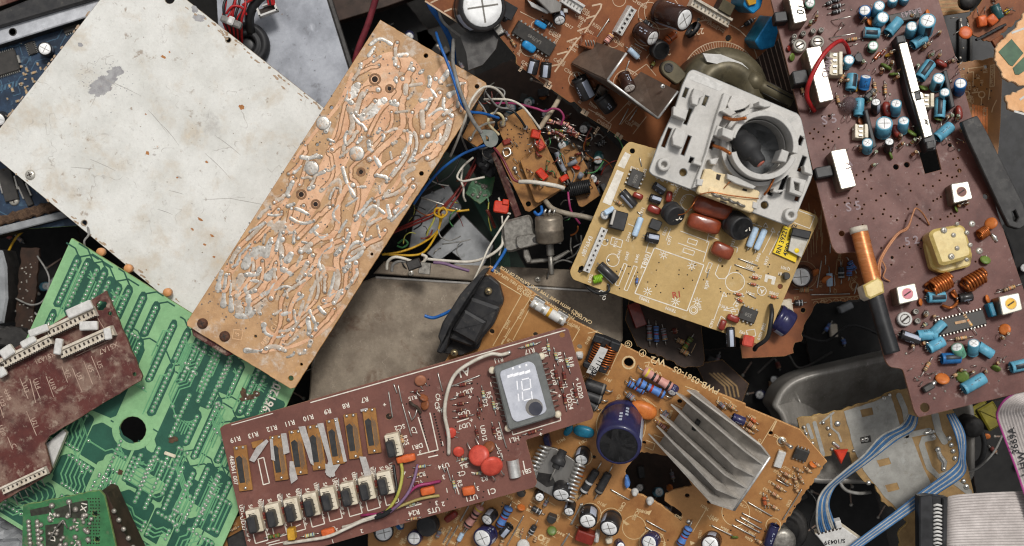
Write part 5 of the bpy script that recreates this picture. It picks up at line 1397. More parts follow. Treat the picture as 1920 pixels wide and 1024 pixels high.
W_('grey_wire', 'dark grey wire under the blue wire in the gap', [(190, 540, -40), (260, 500, -40), (340, 450, -44), (400, 330, -60)], 2.4, w_black)
W_('white_wire', 'grey white wire falling from the copper board edge', [(420, 330, -50), (390, 250, 20), (410, 200, 60), (415, 170, 80)], 2.6, w_grey)
b = Board('wire_tangle', 'tangle of thin dusty wires and clipped leads filling the central gap', 'wire tangle', f(700, 500), -60)
r_ = random.Random(91)
for i in range(64):
    x, y = r_.choice(((r_.uniform(900, 1180), r_.uniform(200, 620)), (r_.uniform(430, 620), r_.uniform(30, 330)), (r_.uniform(60, 560), r_.uniform(480, 880)), (r_.uniform(820, 1100), r_.uniform(640, 900))))
    a = r_.uniform(0, 6.28); l_ = r_.uniform(40, 150); h = r_.uniform(-30, 26); c_ = r_.uniform(-1.2, 1.2)
    b.wire('wire', [(*f(x, y), h), (*f(x + l_ * .35 * math.cos(a), y + l_ * .35 * math.sin(a)), h + r_.uniform(-6, 12)), (*f(x + l_ * .7 * math.cos(a + c_ * .5), y + l_ * .7 * math.sin(a + c_ * .5)), h + r_.uniform(-6, 12)), (*f(x + l_ * math.cos(a + c_), y + l_ * math.sin(a + c_)), h - 8)], r_.choice((.8, 1, 1.3, 1.8)), r_.choice([w_black, silver_dark, w_grey, w_green, d_red, dark_metal, w_dred, w_grey, copper_wire, w_ygreen]), None, 5, 4)
# twisted metal scrap at the edge of the brown board
b = Board('metal_scrap', 'bent grey sheet metal scrap hanging below the big capacitor', 'sheet metal scrap', (900, 95), 96, (-.15, .25))
b.substrate([(862, 68), (876, 58), (918, 44), (936, 66), (930, 92), (905, 122), (878, 132), (874, 100)], [], 4, [mat('scrap_metal', (92, 90, 88), (70, 68, 67), rough=.5, metal=.4, scale=14), dark_metal], 'sheet', 0, .5)
b.slab('bent_flap', [(918, 44), (936, 40), (946, 60), (934, 66)], 2, 12, [alu, dark_metal], 1)
free_wire('blue_wire', 'thick dark blue wires hanging at the top edge', 'wire', [(798, -20, 20), (806, 10, 30), (826, 40, 20), (846, 80, 0), (852, 120, -40)], 5, w_blue)
free_wire('grey_wire', 'grey wire at the top edge beside the dark blue wires', 'wire', [(818, 10, 20), (830, 40, 30), (855, 62, 40), (868, 70, 44)], 3, w_grey)

# ================================================================= brown-orange board, top centre
b = Board('television_circuit_board', 'brown orange circuit board with big capacitors and folded metal heat sink at the top', 'circuit board', (1130, 100), 2, (.24, -.27))
f = cv(800, 0, 2.743)
out = [(770, -30), (790, -4), (873, 51), (905, 62), (931, 62), (968, 106), (968, 120), (1070, 193), (1077, 190), (1092, 204), (1103, 219), (1165, 259), (1240, 300), (1420, 260), (1500, 170), (1500, -70), (1000, -90)]
b.substrate(out, [(*f(1400, 103), 4), (*f(1553, 197), 6), (*f(985, 320), 2)], 6, [top_pcb, orange_edge], 'substrate', 3)
for pts in ([(1128, 7), (1126, 16), (1094, 65), (1083, 74), (1040, 135)], [(797, 2), (880, 56)], [(1010, 142), (1034, 156)], [(880, 56), (900, 70)]): b.poly(pts, 3)
for a_, c_ in (((850, 30), (895, 20)), ((820, 95), (870, 80)), ((775, 160), (830, 140)), ((720, 215), (775, 195)), ((670, 280), (725, 265)), ((640, 340), (690, 330)), ((90, 60), (130, 45)), ((140, 105), (185, 95)), ((20, 15), (60, -4))): b.line(*f(*a_), *f(*c_), 3)
for t, x, y in (('F', 200, 136), ('H', 625, 440), ('I', 815, 578), ('J', 990, 700)):
    cx, cy = f(x, y); b.fill([(cx - 4, cy - 8), (cx + 8, cy), (cx + 3, cy + 8), (cx - 9, cy + 1)]); b.txt(t, cx, cy, 8, -30, 1, 1, .6)
for t, x, y in (('CN5008', 1095, 20), ('CN5007', 1385, 35), ('C4017', 722, 130), ('C4018', 660, 172), ('C4007', 655, 182), ('C4028', 680, 320), ('C5615', 735, 372), ('C5017', 1050, 372), ('R5060', 985, 220), ('D5002', 1075, 255), ('CN5003', 910, 640), ('C4026', 810, 50), ('C4004', 790, 92), ('P502', 1510, 150), ('C402', 510, 330), ('FA502', 1470, 130), ('R5013', 880, 140), ('R50M', 1440, 100)): b.txt(t, *f(x, y), 6.5, -32)
small_text(b, ['R502', 'C504', 'D5006', 'R5011', 'J503', 'R402', 'Q401'], (940, 15, 1120, 130), 16, 5.5, -33, 3); small_text(b, ['R502', 'C504', 'D506', 'R511', 'J503'], (1090, 160, 1200, 250), 12, 5.5, -33, 4)
for (x, y, r) in ((1145, 70, 58), (990, 0, 34), (560, 130, 22), (770, 410, 40), (1030, 430, 70), (530, 240, 50), (960, 215, 30), (1210, 60, 90), (1130, 170, 66)): b.circ(*f(x, y), r / 2.743, 1.3)
b.circ(1350, 150, 72, 1.4); b.circ(1350, 150, 60, 1.4)
for i in range(46): a = math.radians(20 + i * 4); b.line(1350 + 60 * math.cos(a), 150 - 60 * math.sin(a), 1350 + 72 * math.cos(a), 150 - 72 * math.sin(a), 1)
b.circ(1330, 130, 92, 1.5, 0, 0, 120)
b.poly([f(x, y) for x, y in ((1180, 390), (1130, 330), (1060, 380))], 1.4); b.poly([f(x, y) for x, y in ((890, 600), (950, 640), (930, 680))], 1.3)
for a_, c_ in (((480, 60), (560, 100)), ((930, 640), (1060, 500)), ((1000, 640), (1100, 520)), ((1060, 690), (1130, 600)), ((830, 560), (920, 610)), ((840, 520), (880, 560)), ((1130, 300), (1180, 230))): b.line(*f(*a_), *f(*c_), 1.3)
cap(b, *f(250, 45), *f(290, 32), 44, 60, 'black'); cap(b, *f(395, 60), *f(420, 85), 14, None, 'black')
block(b, *f(410, 50), 36, 26, 30, -30, [black_plastic, black_plastic], 'relay'); block(b, *f(350, 140), 18, 14, 22, -30, [alu, dark_metal], 'terminal')
dip(b, *f(555, 200), 82, 25, -33, 9, 12, 'chip', 'LA7840')
film(b, *f(525, 240), 28, 15, 14, c_blue, -35); film(b, *f(585, 127), 24, 11, 11, c_blue, -30)
res(b, *f(585, 95), *f(660, 145), 'black', 4); res(b, *f(425, 190), *f(455, 245), 'tan', 3); res(b, *f(395, 150), *f(430, 200), 'grey', 3.4)
cap(b, 1003, 111, 996, 140, 10, None, 'black'); cap(b, 1025, 117, 1022, 147, 10, None, 'black'); cap(b, *f(670, 70), *f(680, 105), 11, 22, 'black')
b.slab('metal_shield', cvs(f, [(560, -10), (600, 30), (640, 70), (690, 60), (696, 20), (640, -20)]), 0, 34, [alu, dark_alu], 1.5); b.slab('metal_shield', cvs(f, [(520, 0), (600, 40), (640, 62), (620, 72), (540, 36)]), 0, 22, [alu_rim, dark_alu], 1)
header(b, *f(755, 20), 42, 18, 18, -32, 6, label_white); block(b, *f(716, 55), 8, 8, 10, 0, [label_white, label_white], 'bead')
jumper(b, *f(872, 192), *f(936, 96), 1.3); jumper(b, *f(1010, 390), *f(1040, 310), 1.2); jumper(b, *f(1070, 225), *f(1130, 260), 1); jumper(b, *f(990, 640), *f(1035, 560), 1); jumper(b, *f(1040, 620), *f(1080, 560), 1)
header(b, *f(1028, 108), 52, 15, 20, 60, 6, label_white, 'connector', slot_dark)
block(b, *f(838, 215), 25, 24, 20, -20, [c_brown, f_brown], 'relay_socket', 2); 
for i in range(4): b.wire('contact_pin', [(*f(815 + i * 14, 205), 20), (*f(822 + i * 14, 230), 22), (*f(818 + i * 14, 250), 14)], 1, silver_dark)
res(b, *f(955, 165), *f(905, 230), 'pink', 6, .66); res(b, *f(1020, 240), *f(1095, 308), 'light', 5.5, .66)
cap(b, 1230, 20, 1278, 36, 21.5, 62, 'brown'); cap(b, 1193, 55, 1222, 72, 15.5, 40, 'brown')
cap(b, *f(1180, 248), *f(1205, 262), 17, 18, 'inductor'); cap(b, *f(1360, 145), *f(1375, 158), 16, 16, 'inductor')
b.txt('27L', *f(1208, 268), 11, 190, 0, 1, 17); b.txt('22L', *f(1378, 160), 11, 190, 0, 1, 17)
res(b, *f(1212, 220), *f(1280, 165), 'glass', 7.5, .7); film(b, *f(1250, 200), 22, 13, 14, t_orange, 45); res(b, *f(1090, 95), *f(1170, 150), 'black', 5, .5)
cap(b, *f(780, 400), *f(833, 505), 15, None, 'black'); cap(b, *f(890, 490), *f(950, 565), 15, None, 'black'); cap(b, *f(1005, 385), *f(1038, 455), 12, 34, 'brown')
res(b, *f(1150, 345), *f(1170, 310), 'green', 4, .5); disc(b, *f(845, 430), 9, c_brown, 200, 40); block(b, *f(905, 470), 20, 16, 14, -30, [dark_alu, dark_metal], 'transistor')
# folded sheet heat sink
def sheet(p0, p1, b0, b1, hh, th=4, m_=None):
    return (b.L(*f(*p0), hh), b.L(*f(*p1), hh), b.L(*f(*b1), 4), b.L(*f(*b0), 4))
hsk = MB()
for p0, p1, b0, b1 in (((1028, 275), (930, 412), (862, 215), (748, 325)), ((930, 412), (1190, 608), (748, 325), (1000, 470)), ((1190, 608), (1292, 470), (1000, 478), (1105, 372))):
    hsk.quad4(*sheet(p0, p1, b0, b1, 120), 4.5, 0)
rim = [b.L(*f(x, y), 120.8) for x, y in ((1028, 273), (930, 412), (1190, 609), (1293, 470))]
for a_, c_ in zip(rim, rim[1:]): hsk.tube([a_, a_.lerp(c_, .5), c_], 2.3, 6, 1)
hsk.build('folded_heat_sink', [dark_alu, alu_rim], b.root)
screw(b, *f(1118, 418), 4, alu_rim, 3, 20, None, 'rivet', 100)
b.slab('film_capacitor', cvs(f, [(1640, -20), (1740, -40), (1720, 40), (1680, 74), (1630, 30)]), 0, 60, [c_blue, c_teal], 2, None, 4); b.slab('film_capacitor', cvs(f, [(1775, 80), (1815, 140), (1790, 240), (1720, 260), (1688, 215)]), 0, 50, [c_blue, c_teal], 2, None, 4)
b.slab('ferrite_label', cvs(f, [(1630, -30), (1700, -40), (1695, 20), (1660, 30)]), 60, 66, [t_yellow, t_yellow], 1)
header(b, *f(1470, 65), 80, 17, 22, -30, 10, cream_dirty, 'connector', silver); block(b, *f(1545, 40), 26, 20, 26, -30, [olive_metal, dark_metal], 'transformer')
b.slab('small_disc', cvs(f, [(1650, 330), (1690, 325), (1700, 350), (1660, 355)]), 0, 26, [c_teal, c_teal], 2, None, 4)
res(b, *f(1610, 140), *f(1690, 90), 'black', 4); 
r_ = random.Random(9)
for i in range(40): b.hole(*f(r_.uniform(430, 1130), r_.uniform(20, 600)), 1.5)
for i in range(26):
    x, y = r_.uniform(1000, 1140), r_.uniform(20, 200)
    if math.hypot(x - 1002, y - 73) > 46: pass
b.finish(mat('pale_print', (206, 182, 156), (186, 158, 130), rough=.6), solder, hole_dark, [ink_black])
for o_ in b.root.children:
    if o_.name.startswith('printed'): o_.data.materials.append(grey_print) if len(o_.data.materials) < 3 else None

# ================================================================= round motor under the bracket
b = Board('electric_motor', 'olive metal motor housing with a hollow shaft and mounting ear behind the grey bracket', 'motor', (1352, 176), 8, (.1, -.1))
MB().lathe([(84, -70), (84, 20), (80, 30), (66, 40), (62, 40), (58, 46), (40, 50), (36, 46), (20, 46), (18, 40), (.1, 40)], 40).build('housing', [olive_metal], b.root)
b.slab('mounting_ear', [(1238, 128), (1243, 116), (1256, 112), (1268, 118), (1290, 140), (1270, 160), (1244, 140)], 6, 24, [olive_metal, dark_metal], 2, None, 6)
p_ = b.L(1254, 127, 24); MB().lathe([(9, 24), (8.6, 26), (6, 26), (5.6, 24.2), (.1, 24.2)], 16, Matrix.Translation((p_.x, p_.y, 0)), 0, False).build('ear_bush', [dark_metal], b.root)
A = b.L(1400, 148, 30); Z = b.L(1484, 192, 46); ax = (Z - A).normalized(); T_ = Matrix.Translation(A) @ ax.to_track_quat('Z', 'Y').to_matrix().to_4x4(); Ln = (Z - A).length
MB().lathe([(20, 0), (20, Ln * .22), (14, Ln * .3), (13, Ln * .35), (13, Ln), (12, Ln + 1), (7, Ln + 1), (6.5, Ln - 4), (.1, Ln - 4)], 20, T_).build('hollow_shaft', [olive_metal], b.root)
for i in range(5): 
    a = i * 1.256; MB().tube([T_ @ Vector((13.2 * math.cos(a), 13.2 * math.sin(a), Ln * .4)), T_ @ Vector((13.2 * math.cos(a), 13.2 * math.sin(a), Ln * .97))], 1.2, 5).build('shaft_spline', [dark_metal], b.root)
lb = MB(); q_ = [b.L2(p, 47) for p in ((1318, 100), (1352, 102), (1392, 118), (1404, 130), (1372, 126), (1326, 116))]
lb.prism(q_, 40.5, 46.5, .3, 0)
lb.build('rating_label', [label_white], b.root); b.finish(ink_black)
b = Board('shadow_board', 'dark brown board in the shade right of the motor', 'circuit board', (1460, 120), -70)
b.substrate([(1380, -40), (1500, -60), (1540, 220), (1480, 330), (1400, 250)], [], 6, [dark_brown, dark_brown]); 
for i in range(8): b.line(1410 + i * 9, 60, 1440 + i * 9, 170, 1.4)
b.finish(silk_grey)
# ================================================================= boards lying deep on the right
b = Board('broken_circuit_board', 'broken brown orange board in the shade between the tan board and the right board', 'circuit board', (1540, 500), -45, (-.02, -.03))
f = cv(1460, 360, 3.012)
out = [(1480, 320), (1560, 300), (1640, 470), (1622, 556), (1585, 566), (1532, 568), (1526, 575), (1506, 618), (1503, 640), (1490, 643), (1488, 662), (1472, 668), (1392, 672), (1388, 640), (1420, 520)]
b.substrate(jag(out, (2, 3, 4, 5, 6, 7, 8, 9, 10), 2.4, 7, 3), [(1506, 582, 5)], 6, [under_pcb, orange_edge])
for (x0, y0, x1, y1, m_) in ((85, 548, 190, 552, 'tan'), (60, 630, 155, 622, 'black'), (380, 370, 435, 460, 'blue'), (345, 390, 348, 520, 'black'), (278, 420, 285, 570, 'light'), (395, 390, 390, 500, 'blue')): res(b, *f(x0, y0), *f(x1, y1), m_, 6, .5)
disc(b, *f(205, 455), 9, c_orange, 300, 40); disc(b, *f(275, 495), 11, c_orange, 280, 40)
for (x0, y0, x1, y1) in ((290, 265, 288, 345), (262, 360, 262, 410), (215, 540, 240, 390), (312, 470, 315, 530), (180, 580, 400, 575), (440, 520, 425, 575)): jumper(b, *f(x0, y0), *f(x1, y1), 1.1)
cap(b, *f(130, 470), *f(120, 480), 20, 30, 'brown')
cap(b, *f(-20, 700), *f(68, 760), 26, None, 'navy'); block(b, *f(35, 650), 30, 26, 18, 10, [cream, cream], 'spacer', 3)
b.circ(*f(140, 470), 26, 1.3); b.circ(*f(430, 530), 7, 1.6); b.poly([f(x, y) for x, y in ((185, 610), (260, 600), (430, 590), (470, 580))], 1.6)
for i in range(7): b.circ(*f(210 + i * 38, 630 - i * 4), 4.5, 1.5, 0, 0, 180)
for t, x, y, d in (('R12', 240, 520, 80), ('C504', 345, 365, 80), ('122', 255, 615, 6), ('C7', 320, 560, 80), ('L10', 430, 490, 50), ('R7', 100, 600, 6)): b.txt(t, *f(x, y), 6, d)
b.poly([f(x, y) for x, y in ((330, 380), (362, 385), (350, 470), (322, 465))], 1.2, 0, True); b.poly([f(x, y) for x, y in ((410, 480), (445, 520), (420, 560), (400, 530))], 1.2, 0, True)
r_ = random.Random(10)
for i in range(30): b.line(*f(100 + i * 5, 60 + r_.uniform(0, 250)), *f(104 + i * 5, 100 + r_.uniform(0, 300)), 1)
b.finish(silk_dim)
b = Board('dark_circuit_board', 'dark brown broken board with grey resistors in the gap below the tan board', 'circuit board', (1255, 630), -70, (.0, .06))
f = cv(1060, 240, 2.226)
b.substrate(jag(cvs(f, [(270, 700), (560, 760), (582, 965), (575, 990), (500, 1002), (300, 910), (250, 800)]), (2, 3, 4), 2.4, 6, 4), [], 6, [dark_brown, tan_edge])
for (x0, y0, x1, y1, m_) in ((346, 800, 352, 910, 'grey'), (376, 805, 380, 915, 'blue'), (402, 820, 418, 905, 'grey'), (535, 860, 480, 940, 'green'), (455, 880, 500, 900, 'tan'), (440, 850, 470, 845, 'red'), (470, 920, 520, 950, 'tan')): res(b, *f(x0, y0), *f(x1, y1), m_, 5.5, .6)
block(b, *f(300, 780), 22, 46, 16, 20, [f_red, f_red], 'film_capacitor'); b.line(*f(545, 900), *f(525, 940), 1); b.finish(silk_dim)
b = Board('dark_circuit_board', 'dark board with gold stripes deep behind the orange power board', 'circuit board', (1370, 700), -150)
f = cv(1040, 600, 2.4154)
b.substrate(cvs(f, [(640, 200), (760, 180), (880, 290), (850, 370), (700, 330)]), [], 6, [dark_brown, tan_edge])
for i in range(4): b.poly([f(x, y) for x, y in ((700 + i * 18, 240), (770 + i * 18, 300), (780 + i * 18, 350))], 3)
b.finish(tin_tan)
b = Board('gold_edge_board', 'brown board with gold stripes at the top edge behind the right board', 'circuit board', (1780, 5), -60)
b.substrate([(1735, -40), (1825, -40), (1818, 22), (1750, 32)], [], 5, [mid_pcb, tan_edge])
for i in range(5): b.line(1738, -4 + i * 7, 1816, -10 + i * 7, 2.6)
b.finish(tin_tan)
b = Board('amber_circuit_board', 'dark amber board with white lettering behind the black lever at the right', 'circuit board', (1830, 200), -40, (.0, .04))
f = cv(1700, 0, 4.268)
b.substrate(jag([(1760, 130), (1791, 119), (1866, 108), (1879, 150), (1876, 230), (1868, 330), (1800, 330)], (1,), 1.4, 6, 2), [[f(615, 522), f(648, 518), f(652, 545), f(620, 550)]], 6, [mat('amber_dark_pcb', (142, 94, 44), (122, 78, 36), rough=.42, scale=40), orange_edge])
for i in range(6): b.fill(cvs(f, [(522 + i * 22, 838 + i * 4), (540 + i * 22, 836 + i * 4), (548 + i * 20, 1100), (530 + i * 20, 1100)]), 1)
b.circ(*f(600, 757), 6, 2.2)
for pts in ([(490, 550), (610, 535), (625, 540)], [(490, 550), (495, 580), (535, 575), (530, 690)], [(520, 745), (600, 735)], [(600, 785), (595, 845)], [(665, 710), (655, 800)], [(690, 520), (705, 515), (700, 690), (665, 695), (672, 520)], [(720, 800), (690, 860), (680, 900)]): b.poly([f(x, y) for x, y in pts], 1.8)
b.txt('DWCA0638', *f(683, 605), 6, 85); b.txt('C', *f(480, 750), 14, 190)
small_text(b, ['C51', 'R7', '41', 'C20', 'R31', '1'], (1800, 125, 1866, 215), 18, 6.5, 8, 8)
for i in range(20): b.hole(*f(r_.uniform(440, 700), r_.uniform(540, 900)), 1.5)
b.finish(silk_dim, solder, hole_dark, [c_orange])
b = Board('small_parts_board', 'small broken board with orange capacitors and a teal capacitor in the top right corner', 'circuit board', (1860, 30), 4, (-.1, -.1))
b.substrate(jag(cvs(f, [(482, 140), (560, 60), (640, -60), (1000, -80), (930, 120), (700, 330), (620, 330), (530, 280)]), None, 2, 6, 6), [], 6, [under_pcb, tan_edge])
film(b, *f(600, 172), 17, 22, 18, t_orange, 10, sq=.35); film(b, *f(678, 162), 19, 20, 18, t_orange, 40, sq=.35); disc(b, *f(470, 262), 13, t_orange, 90, 75)
cap(b, *f(700, 40), *f(745, 150), 9.5, None, 'teal')
for i in range(5): block(b, *f(600 + i * 40, 300 - i * 22), 20, 5, 10, 25, [black_plastic, black_plastic], 'connector_rib', 1)
for (x0, y0, x1, y1) in ((560, 60, 575, 130), (630, 50, 620, 110), (800, 60, 870, 90), (780, 100, 850, 60), (760, 120, 830, 80)): b.wire('component_lead', [(*f(x0, y0), 3), (*f((x0 + x1) / 2, (y0 + y1) / 2), 14), (*f(x1, y1), 6)], 1, silver_dark)
block(b, *f(805, 92), 9, 8, 6, 30, [label_yellow, t_yellow], 'yellow_part', 1); res(b, *f(680, 10), *f(720, -20), 'pink', 5); block(b, *f(740, 330), 22, 16, 10, 30, [c_brown, f_brown], 'brown_part', 1); b.finish()
b = Board('black_cover', 'black ribbed cover in the dark corner at the top right', 'cover', (1830, 80), -150)
b.substrate([(1760, 20), (1960, 20), (1990, 330), (1860, 440), (1790, 200)], [], 6, [black_plastic, black_plastic])
for (x, y) in ((428, 400), (515, 400)): b.slab('cover_rib', cvs(f, [(x - 10, y - 250), (x + 12, y - 250), (x + 12, y + 120), (x - 10, y + 120)]), 0, 10, [dark_metal, dark_metal], 1)
b = Board('plastic_part', 'grey plastic dome at the top right behind the circuit boards', 'plastic part', (1815, 2), -10)
MB().lathe([(16, -10), (16, 2), (12, 8), (.1, 10)], 18).build('dome', [dark_metal], b.root)

# ================================================================= broken board with green patch, right edge
b = Board('torn_circuit_board', 'torn pale orange board piece with a dark green patch at the right edge', 'circuit board', (1900, 100), 60, (-.04, .02))
pale = mat('pale_orange_board', (226, 176, 128), (212, 158, 108), rough=.6, scale=30, stains=[((196, 150, 112), .55, .72, 24, .6), ((160, 116, 84), .62, .74, 10, .5)])
out = cvs(f, [(1100, 40), (1100, 960), (935, 905), (810, 872), (788, 770), (940, 700), (965, 690), (900, 688), (868, 662), (800, 640), (768, 622), (735, 540), (700, 480), (706, 392), (760, 318), (862, 232), (945, 96)])
b.substrate(jag(out, tuple(range(2, 16)), 2.2, 5, 8), [], 8, [pale, mat('torn_edge', (214, 182, 146), (176, 136, 100), rough=.9, scale=3)], 'substrate', 0, 1.4)
gm = mat('green_patch', (58, 94, 64), (48, 80, 56), rough=.45, scale=20)
for pts in ([(735, 415), (840, 312), (935, 425), (848, 530), (822, 520)], [(850, 545), (940, 455), (1010, 520), (900, 598), (868, 596)]): b.slab('solder_mask_patch', cvs(f, pts), .2, 1, [gm, gm], .2)
for pts in ([(840, 265), (985, 210)], [(860, 890), (960, 920)], [(905, 800), (960, 760)]): b.line(*f(*pts[0]), *f(*pts[1]), 4)
b.finish(label_white)

# ================================================================= pressed steel tray, silver solder-side board
b = Board('steel_tray', 'dark pressed steel tray with a rounded bright rim under the right board', 'steel tray', (1600, 740), -52, (0, .02))
f = cv(1440, 660, 2.8125)
topo = cvs(f, [(60, 330), (20, 290), (60, 200), (120, 145), (200, 112), (420, 62), (640, 12), (900, -40), (1000, 60), (1100, 300), (1100, 700), (200, 700)])
def rim(off, h): return [b.L2(p, h) for p in topo]
mb = MB(); base = round_poly([b.L2(p) for p in topo], 30, 4)
if area2(base) < 0: base = base[::-1]
rings = [(0, -90), (0, -12), (1, -5), (5, -1), (8, 0), (11, -1), (14, -4), (20, -12), (84, -70), (96, -82), (110, -86)]
vs = []; n = len(base)
for off, h in rings: vs += [(x, y, h) for x, y in (inset(base, off) if off else base)]
mb.add(vs, [(k * n + i, k * n + (i + 1) % n, (k + 1) * n + (i + 1) % n, (k + 1) * n + i) for k in range(len(rings) - 1) for i in range(n)], 0, True)
mb._more([tuple((len(rings) - 1) * n + i for i in range(n))], 0, len(vs))
mb.build('tray_body', [steel_tray_m], b.root)

b = Board('tinned_circuit_board', 'broken tan board with tinned silver tracks and jagged edges lying in the steel tray', 'circuit board', (1660, 880), -12, (.0, .0))
out = cvs(f, [(155, 352), (330, 318), (405, 300), (500, 270), (560, 250), (650, 208), (740, 194), (900, 200), (990, 330), (1085, 745), (1120, 1100), (700, 1100), (690, 950), (735, 900), (680, 840), (600, 790), (565, 700), (520, 690), (470, 640), (430, 530), (345, 520), (335, 545), (215, 590), (200, 540)])
b.substrate(jag(out, (0, 1, 2, 3, 4, 5, 11, 12, 13, 14, 15, 16, 17, 18, 21, 22), 2.2, 6, 4), [], 7, [tin_tan, yellow_edge])
tm = MB()
def tin(pts, seed=None):
    p_ = cvs(f, pts); p_ = jag(p_, None, .8, 8, seed) if seed else p_
    q_ = [b.L2(p) for p in p_]; return q_
plate_mb(tin([(400, 312), (560, 262), (645, 222), (690, 370), (730, 480), (800, 660), (840, 740), (760, 790), (690, 835), (620, 770), (565, 700), (500, 620), (450, 500)], 3), [tin([(485, 305), (548, 292), (556, 330), (496, 345)]), tin([(572, 572), (636, 556), (650, 590), (588, 606)]), tin([(616, 702), (680, 688), (694, 724), (632, 740)])], .8, .1).build('tinned_area', [tin_board], b.root).location.z = .9 * S
for pts, w_ in (([(690, 230), (720, 300), (740, 420)], 11), ([(880, 330), (900, 420), (930, 470)], 14), ([(730, 440), (850, 415)], 11), ([(740, 460), (800, 620), (840, 700)], 15), ([(870, 450), (820, 460), (810, 490), (850, 610), (900, 660), (1000, 620)], 12), ([(980, 680), (1060, 740)], 12), ([(330, 330), (335, 400), (370, 430), (385, 470)], 4.5), ([(210, 385), (232, 450)], 7), ([(245, 375), (290, 540)], 8), ([(345, 320), (275, 375)], 4), ([(190, 400), (225, 520)], 3)):
    tm.strip([b.L2(f(x, y)) for x, y in pts], w_, .1, .8, 0)
tm.build('tinned_tracks', [tin_board], b.root, 'stuff')
for (x, y, r) in ((366, 378, 6), (315, 402, 4), (325, 435, 3.5), (188, 397, 4), (335, 512, 3.5), (228, 540, 4), (213, 470, 4), (200, 430, 4), (610, 245, 5), (640, 228, 4), (955, 455, 5), (965, 490, 5), (975, 522, 5), (985, 560, 5), (1030, 680, 5), (1045, 710, 6), (1000, 640, 5), (530, 690, 5), (870, 445, 5), (895, 515, 6), (850, 420, 5), (290, 372, 4), (450, 520, 3)): b.pad(*f(x, y), r * 1.05, 4.5)
b.sd.bead([b.L2(f(x, y)) for x, y in ((895, 515), (905, 550), (930, 580), (925, 615))], [8, 11, 12, 10], 5, .5)
b.sd.bead([b.L2(f(x, y)) for x, y in ((830, 428), (868, 420))], 8, 4, .5); b.sd.bead([b.L2(f(x, y)) for x, y in ((215, 500), (235, 480))], 7, 3.5, .5); b.sd.bead([b.L2(f(x, y)) for x, y in ((345, 480), (370, 500))], 7, 3.5, .5)
b.slab('dark_pad', cvs(f, [(486, 452), (540, 440), (545, 475), (492, 484)]), .9, 1.6, [dark_metal, dark_metal], .1); screw(b, *f(515, 460), 5, solder, 4, 20, None, 'solder_post', 1.6)
screw(b, *f(498, 464), 4, solder, 3, 60, None, 'solder_post', 1.6)
MB().prism([b.L2(p, 16) for p in cvs(f, [(352, 520), (425, 515), (388, 592)])], 4, 16, 2).build('red_wedge', [red_m], b.root)
b.finish(silk, solder)
b = Board('round_pot', 'dark round metal can partly hidden below the tinned board', 'metal can', (1470, 990), -110)
MB().lathe([(46, -40), (46, 10), (42, 16), (34, 18), (28, 14), (24, 24), (16, 26), (.1, 26)], 26).build('can', [dark_metal], b.root)
b = Board('metal_can', 'grey ribbed metal can beside the jagged lower right corner of the power board', 'metal can', (1462, 1008), -36)
MB().lathe([(24, -60), (24, 0), (22, 4), (24, 8), (24, 14), (22, 18), (24, 22), (24, 28), (14, 31), (.1, 31)], 22).build('can', [silver_dark], b.root)
free_wire('grey_wire', 'thin grey wire curved beside the striped ribbon cable', 'wire', [(*f(360, 640), -60), (*f(400, 720), -50), (*f(470, 745), -46), (*f(540, 740), -60)], 3.4, w_grey)
free_wire('grey_wire', 'pale loop of wire right of the tinned board', 'wire', [(*f(1040, 640), -20), (*f(1110, 610), -26), (*f(1190, 530), -30), (*f(1240, 430), -30)], 2.2, w_grey)
free_wire('black_wire', 'dark rubber loop right of the tinned board', 'wire', [(*f(1040, 380), -60), (*f(1110, 400), -50), (*f(1140, 480), -50), (*f(1120, 570), -56), (*f(1040, 620), -70)], 5, w_black)
b = Board('yellow_part', 'yellow plastic part in shade below the right board', 'plastic part', (1838, 788), -110)
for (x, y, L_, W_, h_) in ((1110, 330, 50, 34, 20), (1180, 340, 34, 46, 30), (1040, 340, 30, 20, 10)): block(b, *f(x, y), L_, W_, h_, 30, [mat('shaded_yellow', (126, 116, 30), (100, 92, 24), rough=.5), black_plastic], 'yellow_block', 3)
b = Board('round_button', 'dark grey round button under the yellow plastic part', 'button', f(1085, 400), -36, (.1, -.2))
MB().lathe([(20, -30), (20, 0), (18, 5), (.1, 6)], 20).build('button_body', [dark_metal], b.root)

# ================================================================= ribbon cables
def band_cable(name, label, e0, e1, mats_, n, r, h, cat='ribbon cable'):
    root = bpy.data.objects.new(name, None); COL.objects.link(root); tag(root, label, cat)
    a_ = smooth_path([P(*p) for p in e0], 7); c_ = smooth_path([P(*p) for p in e1], 7)
    for i in range(n):
        t = (i + .5) / n
        MB().tube([p.lerp(q_, t) for p, q_ in zip(a_, c_)], r, 7).build('conductor', mats_[i % len(mats_)], root)
    return root
R1 = band_cable('ribbon_cable', 'blue and white striped ribbon cable crossing over the tinned board to a white plug',
 [(*f(740, 330), 60), (*f(700, 386), 72), (*f(590, 444), 66), (*f(500, 545), 58), (*f(420, 612), 54), (*f(326, 692), 56), (*f(280, 745), 58), (*f(258, 800), 60), (*f(252, 900), 46), (*f(268, 962), 34)],
 [(*f(790, 345), 60), (*f(770, 408), 64), (*f(690, 458), 56), (*f(590, 532), 50), (*f(506, 596), 48), (*f(424, 652), 40), (*f(352, 712), 36), (*f(322, 800), 40), (*f(345, 880), 40), (*f(372, 938), 34)], [rib_white, rib_blue, rib_blue, rib_white, rib_blue, rib_blue, rib_white], 9, 2.1, 0)
